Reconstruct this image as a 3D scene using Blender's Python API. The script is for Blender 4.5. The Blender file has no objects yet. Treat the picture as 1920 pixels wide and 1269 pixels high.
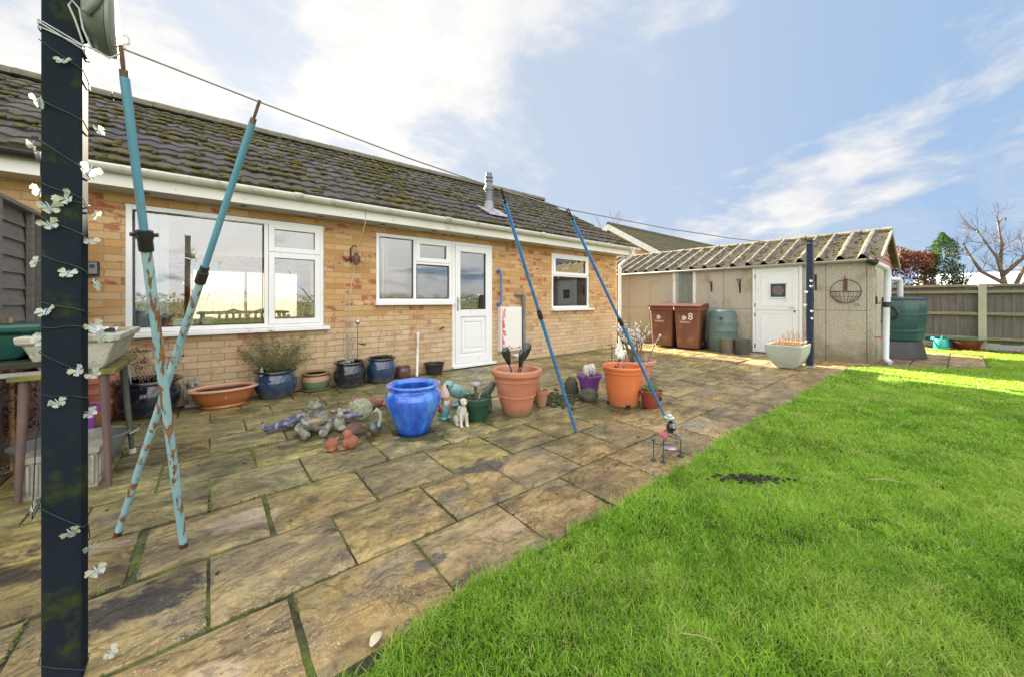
import bpy, bmesh, math, random
import numpy as np
from mathutils import Vector, Matrix, noise
R = math.radians
random.seed(7)
sc = bpy.context.scene
col = sc.collection
# ------------------------------------------------------------------ camera
cd = bpy.data.cameras.new('camera'); cam = bpy.data.objects.new('camera', cd); col.objects.link(cam)
cam.location = (0, 0, 1.1); cam.rotation_euler = (R(90), 0, R(-39.27))
cd.sensor_width = 36; cd.lens = 12.94; cd.shift_y = -0.037; cd.clip_start = .05; cd.clip_end = 2000
sc.camera = cam
# ------------------------------------------------------------------ light
SUN = Vector((.22, 2.2, 1.0)).normalized()
sl = bpy.data.lights.new('sun', 'SUN'); sl.energy = 5.0; sl.angle = R(.6); sl.color = (1, .88, .68)
so = bpy.data.objects.new('sun', sl); col.objects.link(so); so.rotation_euler = SUN.to_track_quat('Z', 'Y').to_euler()
sc.view_settings.view_transform = 'Standard'; sc.view_settings.look = 'None'; sc.view_settings.gamma = 1
sc.view_settings.exposure = 3.02
# ------------------------------------------------------------------ sky
w = bpy.data.worlds.new('World'); sc.world = w; w.use_nodes = True
nt = w.node_tree; nt.nodes.clear()
def N(nt, t, **k):
    n = nt.nodes.new(t)
    for a, v in k.items():
        if hasattr(n, a) and a not in ('Scale',): setattr(n, a, v)
    return n
class G:
    """tiny node helper"""
    def __init__(s, nt): s.nt = nt; s.L = nt.links.new
    def n(s, t, ins=None, **k):
        n = s.nt.nodes.new(t)
        for a, v in k.items(): setattr(n, a, v)
        for a, v in (ins or {}).items():
            if hasattr(v, 'is_linked') or hasattr(v, 'links'): s.L(v, n.inputs[a])
            else: n.inputs[a].default_value = v
        return n
    def math(s, op, a, b=None, c=None, clamp=False):
        n = s.nt.nodes.new('ShaderNodeMath'); n.operation = op; n.use_clamp = clamp
        for i, v in enumerate((a, b, c)):
            if v is None: continue
            if hasattr(v, 'links'): s.L(v, n.inputs[i])
            else: n.inputs[i].default_value = v
        return n.outputs[0]
    def mix(s, f, a, b, mode='MIX'):
        n = s.nt.nodes.new('ShaderNodeMix'); n.data_type = 'RGBA'; n.blend_type = mode
        for i, v in ((0, f), (6, a), (7, b)):
            if hasattr(v, 'links'): s.L(v, n.inputs[i])
            else: n.inputs[i].default_value = v if i == 0 else (tuple(v) + (1,))[:4]
        return n.outputs[2]
    def ramp(s, f, stops, interp='LINEAR'):
        n = s.nt.nodes.new('ShaderNodeValToRGB'); s.L(f, n.inputs[0]); r = n.color_ramp; r.interpolation = interp
        while len(r.elements) < len(stops): r.elements.new(.5)
        for e, (p, c) in zip(r.elements, stops):
            e.position = p; e.color = (c, c, c, 1) if isinstance(c, (int, float)) else tuple(c) + (1,)
        return n.outputs[0]
    def noise(s, vec, scale, detail=4, rough=.55, dist=0, out='Fac'):
        n = s.nt.nodes.new('ShaderNodeTexNoise'); s.L(vec, n.inputs['Vector'])
        n.inputs['Scale'].default_value = scale; n.inputs['Detail'].default_value = detail
        n.inputs['Roughness'].default_value = rough; n.inputs['Distortion'].default_value = dist
        return n.outputs[out]
    def map(s, vec, scale=(1, 1, 1), loc=(0, 0, 0), rot=(0, 0, 0)):
        n = s.nt.nodes.new('ShaderNodeMapping'); s.L(vec, n.inputs[0]); n.inputs['Scale'].default_value = scale
        n.inputs['Location'].default_value = loc; n.inputs['Rotation'].default_value = rot
        return n.outputs[0]
    def dot(s, vec, d):
        n = s.nt.nodes.new('ShaderNodeVectorMath'); n.operation = 'DOT_PRODUCT'; s.L(vec, n.inputs[0]); n.inputs[1].default_value = d
        return n.outputs['Value']
g = G(nt)
tc = g.n('ShaderNodeTexCoord').outputs['Generated']
sky = g.n('ShaderNodeTexSky'); sky.sky_type = 'NISHITA'; sky.sun_disc = False
sky.sun_elevation = math.asin(SUN.z); sky.sun_rotation = math.atan2(SUN.x, SUN.y)
sky.air_density = 1.0; sky.dust_density = .6; sky.ozone_density = 1.6
sep = g.n('ShaderNodeSeparateXYZ', {0: tc})
zz = g.math('ADD', g.math('MAXIMUM', sep.outputs[2], 0), .16)
cx = g.math('DIVIDE', sep.outputs[0], zz); cy = g.math('DIVIDE', sep.outputs[1], zz)
cp = g.n('ShaderNodeCombineXYZ', {0: cx, 1: cy, 2: 0.0}).outputs[0]
n1 = g.noise(g.map(cp, (1, 1, 1), (3.1, 1.7, 0)), .62, 10, .58, .3)
n2 = g.noise(g.map(cp, (.42, 1.9, 1), (7, 2, 0), (0, 0, R(-38))), .95, 9, .64, .8)
n3 = g.noise(g.map(cp, (1, 1, 1), (0, 9, 0)), 1.9, 8, .62, .2)
def pxdir(x, y):
    a = R(50.73); vx, vy, rx, ry = math.cos(a), math.sin(a), math.sin(a), -math.cos(a)
    s = (x - 960) / 690; t = (563.5 - y) / 690
    return Vector((vx + s * rx, vy + s * ry, t)).normalized()
def lobe(d, lo, hi):            # soft cap of sky around a compass direction
    n = g.n('ShaderNodeMapRange', {0: g.dot(tc, d), 1: lo, 2: hi, 3: 0.0, 4: 1.0}, interpolation_type='SMOOTHSTEP')
    return n.outputs[0]
D_main = pxdir(640, 250); D_low = pxdir(1440, 385); D_left = pxdir(40, 120); D_blue = pxdir(1270, 120); D_gap = pxdir(330, 20)
m = g.math('ADD', g.math('MULTIPLY', lobe(D_main, .78, .96), .24), g.math('MULTIPLY', lobe(D_low, .955, .995), .17))
m = g.math('ADD', m, g.math('MULTIPLY', lobe((-.25, -.55, .8), -.2, .7), .30))
m = g.math('ADD', m, g.math('MULTIPLY', lobe(D_left, .93, .99), .20))
m = g.math('SUBTRACT', m, g.math('MULTIPLY', lobe(D_blue, .93, .99), .05))
m = g.math('SUBTRACT', m, g.math('MULTIPLY', lobe(D_gap, .965, .995), .12))
hz = g.n('ShaderNodeMapRange', {0: sep.outputs[2], 1: 0.0, 2: .30, 3: .10, 4: 0.0}).outputs[0]
cl = g.math('ADD', g.math('ADD', g.math('ADD', .5, g.math('MULTIPLY', g.math('SUBTRACT', n1, .5), 1.5)), g.math('MULTIPLY', g.math('SUBTRACT', n3, .5), .75)), g.math('ADD', m, hz))
thick = g.ramp(cl, [(.60, 0.0), (.68, .55), (.80, 1.0)])
wisp = g.ramp(n2, [(.46, 0.0), (.70, .55)])
veil = g.math('MULTIPLY', lobe(D_main, .30, .95), .66)
cf = g.math('MAXIMUM', g.math('MAXIMUM', thick, wisp), veil, clamp=True)
glow = lobe(pxdir(560, 200), .86, 1.0)
dens = g.ramp(g.math('ADD', cl, g.math('MULTIPLY', g.math('SUBTRACT', n3, .5), .5)), [(.62, 0.0), (.95, 1.0)])
cloudc = g.mix(g.ramp(g.math('ADD', g.math('MULTIPLY', dens, .75), g.math('MULTIPLY', glow, .42)), [(0.0, 0.0), (1.0, 1.0)]), (1.67, 1.79, 2.02), (2.66, 2.59, 2.48))
sk = g.mix(1.0, sky.outputs[0], (.32, .36, .42), 'MULTIPLY')
sk = g.mix(.86, sk, (1.04, 1.47, 2.09))
back = lobe((-.25, -.55, .8), .15, .85)  # unseen cloud behind and overhead, brightened as added fill for the shaded foreground
cloudc = g.mix(back, cloudc, (8.08, 7.78, 7.3))
fin = g.mix(cf, sk, cloudc)
bg = g.n('ShaderNodeBackground', {'Color': fin, 'Strength': .05})
g.L(bg.outputs[0], g.n('ShaderNodeOutputWorld').inputs[0])

# ------------------------------------------------------------------ material helpers
def mat(name, c, rough=.6, c2=None, nscale=6, nfac=1., bump=0, bscale=40, metal=0, coat=0, c3=None, stretch=(1, 1, 1), dirt=None, spec=.5, trans=0):
    m = bpy.data.materials.new(name); m.use_nodes = True; t = m.node_tree; t.nodes.clear(); q = G(t)
    b = q.n('ShaderNodeBsdfPrincipled', {'Roughness': rough, 'Metallic': metal, 'Coat Weight': coat, 'Specular IOR Level': spec})
    b.inputs['Coat Roughness'].default_value = .06
    o = q.n('ShaderNodeOutputMaterial'); q.L(b.outputs[0], o.inputs[0])
    tc = q.n('ShaderNodeTexCoord').outputs['Object']
    v = q.map(tc, stretch) if stretch != (1, 1, 1) else tc
    if c2 is None: c2 = tuple(x * .8 for x in c)
    st = [(.32, c), (.68, c2)] if c3 is None else [(.3, c), (.5, c2), (.7, c3)]
    cc = q.ramp(q.noise(v, nscale, 7, .6), st)
    if nfac < 1: cc = q.mix(nfac, c, cc)
    if dirt:   # (colour, scale, amount 0..1)
        f = q.ramp(q.noise(q.map(tc, (1, 1, 1), (4, 2, 7)), dirt[1], 8, .68), [(.62 - .25 * dirt[2], 0.0), (.78 - .2 * dirt[2], 1.0)])
        cc = q.mix(f, cc, dirt[0]); 
    q.L(cc, b.inputs['Base Color'])
    if bump:
        bn = q.n('ShaderNodeBump', {'Height': q.noise(v, bscale, 5, .6), 'Strength': bump, 'Distance': .01})
        q.L(bn.outputs[0], b.inputs['Normal'])
    if trans:
        tr = q.n('ShaderNodeBsdfTranslucent'); q.L(cc, tr.inputs[0])
        mx = q.n('ShaderNodeMixShader', {0: trans}); q.L(b.outputs[0], mx.inputs[1]); q.L(tr.outputs[0], mx.inputs[2]); q.L(mx.outputs[0], o.inputs[0])
    return m
def brick_mat(name, wh=True):
    m = bpy.data.materials.new(name); m.use_nodes = True; t = m.node_tree; t.nodes.clear(); q = G(t)
    b = q.n('ShaderNodeBsdfPrincipled', {'Roughness': .85, 'Specular IOR Level': .3}); o = q.n('ShaderNodeOutputMaterial'); q.L(b.outputs[0], o.inputs[0])
    tc = q.n('ShaderNodeTexCoord').outputs['Object']; s = q.n('ShaderNodeSeparateXYZ', {0: tc})
    along = q.math('ADD', s.outputs[0], s.outputs[1])
    wob = q.math('MULTIPLY', q.math('SUBTRACT', q.noise(tc, 9, 3), .5), .006)
    v = q.n('ShaderNodeCombineXYZ', {0: q.math('ADD', along, wob), 1: q.math('ADD', s.outputs[2], wob), 2: 0.0}).outputs[0]
    def br(c1, c2, mo, ms=.0055):
        n = q.n('ShaderNodeTexBrick', {'Vector': v, 'Scale': 1.0, 'Mortar Size': ms, 'Mortar Smooth': .25, 'Brick Width': .2285, 'Row Height': .0735, 'Bias': 0.0})
        n.inputs['Color1'].default_value = c1; n.inputs['Color2'].default_value = c2; n.inputs['Mortar'].default_value = mo; n.offset = .5
        return n
    n = br((0, 0, 0, 1), (1, 1, 1, 1), (.5, .5, .5, 1)); rnd = n.outputs['Color']; mort = n.outputs['Fac']
    patch = q.noise(q.map(v, (1, 1.5, 1)), 7.5, 3, .5)                   # red flashes run over part of a brick
    base = q.ramp(rnd, [(0, (.43, .23, .085)), (.25, (.53, .31, .115)), (.5, (.56, .345, .155)), (.72, (.60, .41, .21)), (.9, (.52, .29, .145)), (1.0, (.50, .25, .12))])
    red = q.ramp(q.noise(v, 22, 4), [(.35, (.26, .045, .022)), (.65, (.40, .115, .05))])
    pick = q.math('ADD', q.math('MULTIPLY', rnd, .42), patch)
    c = q.mix(q.ramp(pick, [(.865, 0.0), (.93, .8)]), base, red)
    fine = q.noise(tc, 60, 5, .7)
    c = q.mix(.35, c, q.mix(1.0, c, q.ramp(fine, [(.3, (.6, .58, .55)), (.7, (1.25, 1.25, 1.25))]), 'MULTIPLY'))
    if wh:      # salts bloom over the lowest metre of the wall, worn and ragged
        h = q.math('SUBTRACT', 1.5, q.math('MULTIPLY', s.outputs[2], 1.05))
        h = q.math('ADD', h, q.math('MULTIPLY', q.math('SUBTRACT', q.noise(tc, 1.6, 6, .65), .5), 1.5))
        bl = q.math('MULTIPLY', q.ramp(h, [(.35, 0.0), (1.0, 1.0)]), q.ramp(q.noise(v, 12, 4), [(.3, .25), (.7, .8)]))
        c = q.mix(bl, c, (.58, .49, .35))
        gr = q.math('MULTIPLY', q.ramp(q.noise(tc, 2.3, 5, .6), [(.5, 0.0), (.75, .6)]), q.ramp(s.outputs[2], [(.0, 1.0), (.9, 0.0)]))
        c = q.mix(gr, c, (.20, .21, .08))
    c = q.mix(mort, c, q.ramp(q.noise(tc, 30, 3), [(.3, (.27, .23, .17)), (.7, (.36, .31, .23))]))
    q.L(c, b.inputs['Base Color'])
    hgt = q.math('ADD', q.math('MULTIPLY', q.math('SUBTRACT', 1.0, mort), 1.0), q.math('MULTIPLY', fine, .35))
    bn = q.n('ShaderNodeBump', {'Height': hgt, 'Strength': .7, 'Distance': .006}); q.L(bn.outputs[0], b.inputs['Normal'])
    return m
def glass_mat(name, refl=1.0, tint=(.93, .96, .96)):
    m = bpy.data.materials.new(name); m.use_nodes = True; t = m.node_tree; t.nodes.clear(); q = G(t)
    fr = q.n('ShaderNodeFresnel', {'IOR': 1.5}); f = q.math('ADD', q.math('MULTIPLY', fr.outputs[0], 2.0 * refl), .075 * refl, clamp=True)
    gl = q.n('ShaderNodeBsdfGlossy', {'Roughness': .0}); gl.inputs[0].default_value = (.95, .97, 1, 1)
    tcn = q.n('ShaderNodeTexCoord').outputs['Object']
    bn = q.n('ShaderNodeBump', {'Height': q.noise(tcn, 1.2, 1), 'Strength': .02, 'Distance': .05}); q.L(bn.outputs[0], gl.inputs['Normal'])
    tr = q.n('ShaderNodeBsdfTransparent'); tr.inputs[0].default_value = tint + (1,)
    mx = q.n('ShaderNodeMixShader', {0: f}); q.L(tr.outputs[0], mx.inputs[1]); q.L(gl.outputs[0], mx.inputs[2])
    q.L(mx.outputs[0], q.n('ShaderNodeOutputMaterial').inputs[0]); return m

# ------------------------------------------------------------------ mesh builder
class MB:
    def __init__(s): s.v = []; s.f = []
    def add(s, vs, fs):
        o = len(s.v); s.v += [tuple(p) for p in vs]; s.f += [tuple(i + o for i in q) for q in fs]; return s
    def box(s, x0, x1, y0, y1, z0, z1, M=None):
        vs = [Vector((x, y, z)) for x in (x0, x1) for y in (y0, y1) for z in (z0, z1)]
        if M: vs = [M @ p for p in vs]
        return s.add(vs, [(0, 1, 3, 2), (4, 6, 7, 5), (0, 4, 5, 1), (2, 3, 7, 6), (0, 2, 6, 4), (1, 5, 7, 3)])
    def tube(s, pts, r, seg=8, cap=True):
        pts = [Vector(p) for p in pts]; n = len(pts)
        if not hasattr(r, '__len__'): r = [r] * n
        vs = []; fs = []; pu = None
        for i, p in enumerate(pts):
            d = (pts[min(i + 1, n - 1)] - pts[max(i - 1, 0)])
            d = d.normalized() if d.length > 1e-9 else Vector((0, 0, 1))
            if pu is None: u = d.orthogonal().normalized()
            else:
                u = pu - d * pu.dot(d); u = u.normalized() if u.length > 1e-6 else d.orthogonal().normalized()
            pu = u; q = d.cross(u)
            for k in range(seg):
                a = 2 * math.pi * k / seg; vs.append(p + (u * math.cos(a) + q * math.sin(a)) * r[i])
        for i in range(n - 1):
            for k in range(seg):
                a = i * seg + k; b = i * seg + (k + 1) % seg; fs.append((a, b, b + seg, a + seg))
        if cap: fs.append(tuple(range(seg))[::-1]); fs.append(tuple((n - 1) * seg + k for k in range(seg)))
        return s.add(vs, fs)
    def lathe(s, prof, seg=32, c=(0, 0), sx=1, sy=1, M=None, fold=None):
        vs = []; fs = []
        for r, z in prof:
            for k in range(seg):
                a = 2 * math.pi * k / seg; rr = r * (fold(a, z) if fold else 1)
                p = Vector((c[0] + rr * sx * math.cos(a), c[1] + rr * sy * math.sin(a), z)); vs.append(M @ p if M else p)
        n = len(prof)
        for i in range(n - 1):
            for k in range(seg):
                a = i * seg + k; b = i * seg + (k + 1) % seg; fs.append((a, b, b + seg, a + seg))
        if prof[0][0] > 1e-5: fs.append(tuple(range(seg))[::-1])
        if prof[-1][0] > 1e-5: fs.append(tuple((n - 1) * seg + k for k in range(seg)))
        return s.add(vs, fs)
    def ell(s, c, r, rot=(0, 0, 0), sub=2):
        bm = bmesh.new(); bmesh.ops.create_icosphere(bm, subdivisions=sub, radius=1)
        from mathutils import Euler
        E = Euler(rot).to_matrix(); r = Vector(r) if hasattr(r, '__len__') else Vector((r, r, r))
        vs = [E @ Vector((v.co.x * r.x, v.co.y * r.y, v.co.z * r.z)) + Vector(c) for v in bm.verts]
        fs = [[v.index for v in f.verts] for f in bm.faces]; bm.free(); return s.add(vs, fs)
    def quad(s, a, b, c, d): return s.add([a, b, c, d], [(0, 1, 2, 3)])
    def sheet(s, fn, nu, nv, th=0):
        vs = [fn(i / nu, j / nv) for i in range(nu + 1) for j in range(nv + 1)]
        fs = [(i * (nv + 1) + j, (i + 1) * (nv + 1) + j, (i + 1) * (nv + 1) + j + 1, i * (nv + 1) + j + 1) for i in range(nu) for j in range(nv)]
        return s.add(vs, fs)
    def build(s, name, m, parent=None, world=False, smooth=None, bevel=0, solid=0, vox=0, sub=0):
        me = bpy.data.meshes.new(name); off = Vector((0, 0, 0))
        if world and parent is not None:
            top = parent
            while top.parent: top = top.parent
            off = Vector(top.location)
        me.from_pydata([tuple(Vector(p) - off) for p in s.v], [], s.f); me.update()
        bm = bmesh.new(); bm.from_mesh(me); bmesh.ops.recalc_face_normals(bm, faces=bm.faces); bm.to_mesh(me); bm.free()
        ob = bpy.data.objects.new(name, me); col.objects.link(ob); me.materials.append(m)
        if parent is not None:
            ob.parent = parent
        if solid: q = ob.modifiers.new('solid', 'SOLIDIFY'); q.thickness = solid; q.offset = 0
        if bevel: q = ob.modifiers.new('bevel', 'BEVEL'); q.width = bevel; q.segments = 2; q.limit_method = 'ANGLE'
        if vox:
            q = ob.modifiers.new('remesh', 'REMESH'); q.mode = 'VOXEL'; q.voxel_size = vox; q.use_smooth_shade = True
            q = ob.modifiers.new('smooth', 'SMOOTH'); q.factor = .4; q.iterations = 1
        if sub: q = ob.modifiers.new('sub', 'SUBSURF'); q.levels = sub; q.render_levels = sub
        if smooth is not None:
            me.polygons.foreach_set('use_smooth', [True] * len(me.polygons))
            if smooth < 180:
                try: me.set_sharp_from_angle(angle=R(smooth))
                except Exception: pass
        return ob
def thing(name, label, cat, loc=(0, 0, 0), rotz=0, group=None):
    o = bpy.data.objects.new(name, None); col.objects.link(o); o.empty_display_size = .1
    o.location = loc; o.rotation_euler = (0, 0, rotz); o['label'] = label; o['category'] = cat
    if group: o['group'] = group
    return o
def tag(o, label, cat, group=None):
    o['label'] = label; o['category'] = cat
    if group: o['group'] = group
    return o
def struct(o, kind='structure'): o['kind'] = kind; return o
def dup(root, loc=None, rotz=None, label=None):
    r = root.copy(); col.objects.link(r)
    if loc is not None: r.location = loc
    if rotz is not None: r.rotation_euler = (0, 0, rotz)
    if label: r['label'] = label
    for ch in list(root.children):
        c = ch.copy(); col.objects.link(c); c.parent = r
        for gch in ch.children:
            d = gch.copy(); col.objects.link(d); d.parent = c
    return r
def text_mb(txt, size, M, extrude=.001):
    cu = bpy.data.curves.new('t', 'FONT'); cu.body = txt; cu.size = size; cu.extrude = extrude; cu.align_x = 'CENTER'; cu.align_y = 'CENTER'
    ob = bpy.data.objects.new('t', cu); col.objects.link(ob)
    dg = bpy.context.evaluated_depsgraph_get(); me = bpy.data.meshes.new_from_object(ob.evaluated_get(dg))
    b = MB(); b.add([M @ v.co for v in me.vertices], [tuple(p.vertices) for p in me.polygons])
    bpy.data.objects.remove(ob); bpy.data.curves.remove(cu); bpy.data.meshes.remove(me); return b
def rv(a, b): return random.uniform(a, b)
# ------------------------------------------------------------------ shared materials
WHITE = mat('white_upvc', (.78, .80, .82), .28, (.74, .76, .78), 3, coat=.2, dirt=((.55, .53, .45), 5, .12))
WHITEP = mat('white_paint', (.74, .74, .72), .4, (.68, .68, .64), 2, dirt=((.42, .42, .33), 3, .25))
GUTTER = mat('cream_gutter', (.66, .65, .60), .35, (.56, .55, .50), 4, dirt=((.30, .30, .20), 5, .3))
BLACKP = mat('black_plastic', (.018, .018, .02), .4, (.03, .03, .03), 8)
BRICK = brick_mat('buff_brick'); BRICK2 = brick_mat('plain_brick', False)
GLASS = glass_mat('window_glass')
SOIL = mat('soil', (.055, .038, .025), .95, (.10, .07, .045), 14, bump=.9, bscale=30)
MOSS = mat('moss', (.05, .055, .012), .95, (.10, .095, .02), 5, bump=.8, bscale=120, c3=(.15, .115, .035))
STONE = mat('cast_stone', (.24, .24, .20), .85, (.36, .35, .29), 10, bump=.8, bscale=70, dirt=((.10, .12, .05), 9, .4))
# ------------------------------------------------------------------ ground
b = MB(); b.quad((-300, -300, -.09), (300, -300, -.09), (300, 400, -.09), (-300, 400, -.09))
struct(b.build('ground', mat('far_ground', (.05, .07, .025), .95, (.09, .09, .04), .3)))
# soil and moss seen in the joints
m = bpy.data.materials.new('joint_moss'); m.use_nodes = True; t = m.node_tree; t.nodes.clear(); q = G(t)
pb = q.n('ShaderNodeBsdfPrincipled', {'Roughness': .95}); q.L(pb.outputs[0], q.n('ShaderNodeOutputMaterial').inputs[0])
tco = q.n('ShaderNodeTexCoord').outputs['Object']
cc = q.mix(q.ramp(q.noise(tco, 2.2, 4, .6), [(.44, 0.0), (.56, 1.0)]), q.ramp(q.noise(tco, 40, 4), [(.3, (.018, .016, .012)), (.7, (.05, .045, .03))]), q.ramp(q.noise(tco, 60, 4), [(.3, (.06, .08, .012)), (.7, (.14, .17, .03))]))
q.L(cc, pb.inputs['Base Color']); bn = q.n('ShaderNodeBump', {'Height': q.noise(tco, 90, 4), 'Strength': .9, 'Distance': .01}); q.L(bn.outputs[0], pb.inputs['Normal'])
b = MB()
b.sheet(lambda u, v: (-3 + u * 15.2, -.6 + v * 5.85, -.012 + .004 * noise.noise(Vector((u * 300, v * 110, 0)))), 150, 60)
struct(b.build('patio_bed', m, smooth=180))
# --- slabs
m = bpy.data.materials.new('riven_slab'); m.use_nodes = True; t = m.node_tree; t.nodes.clear(); q = G(t)
pb = q.n('ShaderNodeBsdfPrincipled', {'Roughness': .6}); q.L(pb.outputs[0], q.n('ShaderNodeOutputMaterial').inputs[0])
tco = q.n('ShaderNodeTexCoord').outputs['Object']
sp = q.n('ShaderNodeSeparateXYZ', {0: tco})
rnd = q.n('ShaderNodeAttribute', attribute_name='rnd').outputs['Fac']
off = q.n('ShaderNodeCombineXYZ', {0: q.math('MULTIPLY', rnd, 37.0), 1: q.math('MULTIPLY', rnd, 11.0), 2: q.math('MULTIPLY', rnd, 5.0)}).outputs[0]
vv = q.n('ShaderNodeVectorMath', operation='ADD'); q.L(tco, vv.inputs[0]); q.L(off, vv.inputs[1]); V = vv.outputs[0]
st = q.noise(q.map(V, (1.1, 2.0, 1), rot=(0, 0, R(14))), 3.2, 14, .76, .35)
blot = q.noise(V, 2.1, 8, .62, .4); fine = q.noise(V, 34, 8, .72)
tan = q.ramp(st, [(.33, (.08, .055, .026)), (.43, (.18, .125, .054)), (.51, (.29, .20, .085)), (.59, (.38, .275, .125)), (.70, (.52, .40, .21))])
olive = q.ramp(st, [(.33, (.04, .04, .024)), (.43, (.115, .108, .045)), (.51, (.205, .185, .068)), (.59, (.30, .265, .10)), (.70, (.42, .37, .18))])
gm = q.n('ShaderNodeMapRange', {0: sp.outputs[1], 1: 1.2, 2: 2.9, 3: .1, 4: .95}).outputs[0]
gx = q.n('ShaderNodeMapRange', {0: sp.outputs[0], 1: 3.2, 2: 6.5, 3: 0.0, 4: .45}).outputs[0]
gm = q.math('SUBTRACT', q.math('ADD', gm, q.math('MULTIPLY', q.math('SUBTRACT', blot, .5), 1.8)), gx, clamp=True)
c = q.mix(gm, tan, olive)
c = q.mix(q.math('MULTIPLY', q.math('SUBTRACT', rnd, .25), .55, clamp=True), c, q.mix(.5, c, (.30, .27, .22)))
# grey flaked faces, soot-black biofilm and pale scoured ovals
c = q.mix(q.ramp(q.noise(q.map(V, (1, 1.8, 1), (5, 3, 1)), 2.3, 8, .6, .3), [(.58, 0.0), (.68, .55)]), c, q.ramp(fine, [(.3, (.10, .095, .08)), (.7, (.22, .20, .165))]))
c = q.mix(q.ramp(q.noise(q.map(V, (1, 2.3, 1), (9, 1, 4)), 2.0, 9, .7, .8), [(.60, 0.0), (.67, .85)]), c, (.035, .032, .028))
def spot(cxy, rx, ry, rot=0, rag=.35):
    mp = q.map(tco, (1 / rx, 1 / ry, 1), (0, 0, 0)); vs_ = q.n('ShaderNodeVectorMath', operation='DISTANCE'); q.L(mp, vs_.inputs[0]); vs_.inputs[1].default_value = (cxy[0] / rx, cxy[1] / ry, 0)
    return q.ramp(q.math('ADD', vs_.outputs['Value'], q.math('MULTIPLY', q.math('SUBTRACT', q.noise(tco, 7, 7, .65), .5), rag * 5.0)), [(.70, .88), (1.05, 0.0)])
for cxy, rx, ry, colr, rag in [((.13, 2.28), .17, .11, (.50, .40, .29), .35), ((-.02, 1.37), .13, .08, (.50, .40, .27), .3), ((-.19, 1.90), .21, .12, (.03, .028, .035), .5),
                               ((-.75, 2.45), .24, .2, (.035, .03, .022), .6), ((1.38, 2.02), .17, .11, (.09, .08, .075), .6), ((-.4, 2.42), .16, .06, (.45, .35, .22), .4),
                               ((4.0, 1.55), .2, .1, (.25, .225, .18), .5), ((3.35, 1.5), .2, .1, (.24, .21, .17), .5), ((4.6, 1.95), .2, .13, (.24, .22, .18), .5), ((.72, 1.42), .09, .05, (.12, .11, .10), .6), ((1.1, 1.4), .16, .09, (.52, .38, .20), .5), ((1.65, 1.85), .2, .1, (.50, .37, .18), .5), ((1.36, 2.80), .26, .19, (.045, .055, .022), .5), ((2.3, 2.85), .7, .22, (.09, .10, .035), .5), ((1.1, 3.2), .6, .25, (.09, .095, .045), .7), ((3.2, 2.3), .6, .25, (.12, .12, .04), .6)]:
    c = q.mix(spot(cxy, rx, ry, 0, rag), c, q.mix(q.ramp(fine, [(.3, 0.0), (.7, 1.0)]), colr, tuple(x * .6 for x in colr)))
# lichen specks on the open slabs nearest the lawn
near = q.math('MULTIPLY', q.n('ShaderNodeMapRange', {0: sp.outputs[1], 1: 2.5, 2: 1.5, 3: 0.0, 4: 1.0}).outputs[0], q.n('ShaderNodeMapRange', {0: sp.outputs[0], 1: 3.0, 2: .6, 3: .15, 4: 1.0}).outputs[0])
for sc_, th in ((58, .17), (120, .23)):
    vo = q.n('ShaderNodeTexVoronoi', {'Vector': q.map(tco, (1, 1, .01)), 'Scale': float(sc_)}); 
    spk = q.ramp(q.math('ADD', vo.outputs['Distance'], q.math('MULTIPLY', q.math('SUBTRACT', .54, q.noise(tco, 4, 6, .7)), 1.5, clamp=True)), [(th - .04, 1.0), (th, 0.0)])
    c = q.mix(q.math('MULTIPLY', q.math('MULTIPLY', spk, near), .7), c, (.56, .53, .43))
c = q.mix(1.0, c, q.ramp(rnd, [(0, (.72, .70, .66)), (.22, (1.08, 1.03, .90)), (.45, (.86, .88, .86)), (.7, (1.14, 1.10, 1.0)), (.85, (.78, .75, .70)), (1.0, (1.02, 1.0, .92))]), 'MULTIPLY')
bg2 = q.noise(q.map(tco, (1, 1, 1), (3, 8, 2)), 1.15, 9, .68, .3)
c = q.mix(1.0, c, q.ramp(bg2, [(.34, (.48, .48, .47)), (.45, (.94, .93, .90)), (.56, (1.24, 1.20, 1.10)), (.70, (1.45, 1.34, 1.06))]), 'MULTIPLY')
c = q.mix(.65, c, q.mix(1.0, c, q.ramp(fine, [(.25, (.45, .45, .45)), (.5, (1, 1, 1)), (.75, (1.5, 1.45, 1.35))]), 'MULTIPLY'))
q.L(c, pb.inputs['Base Color'])
c = q.mix(.22, c, q.mix(1.0, c, (.90, .98, 1.16), 'MULTIPLY')); c = q.mix(1.0, c, (.98, .99, 1.10), 'MULTIPLY'); q.L(c, pb.inputs['Base Color'])
q.L(q.ramp(blot, [(.40, .22), (.62, .60)]), pb.inputs['Roughness'])
rv1 = q.noise(q.map(V, (1, 1.8, 1)), 2.9, 12, .60, .5)
hh = q.math('ADD', q.math('MULTIPLY', q.ramp(rv1, [(.40, 0.0), (.43, .5), (.52, .55), (.55, 1.0), (.62, 1.0), (.64, .7)]), .6), q.math('ADD', q.math('MULTIPLY', fine, .35), q.math('MULTIPLY', rv1, 1.4)))
bn = q.n('ShaderNodeBump', {'Height': hh, 'Strength': 1.0, 'Distance': .02}); q.L(bn.outputs[0], pb.inputs['Normal'])
SLAB = m
rows = [1.17, 1.605, 2.055, 2.51, 2.955, 3.40, 3.84, 4.285, 4.70, 5.12]
vs = []; fs = []; rn = []
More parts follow.
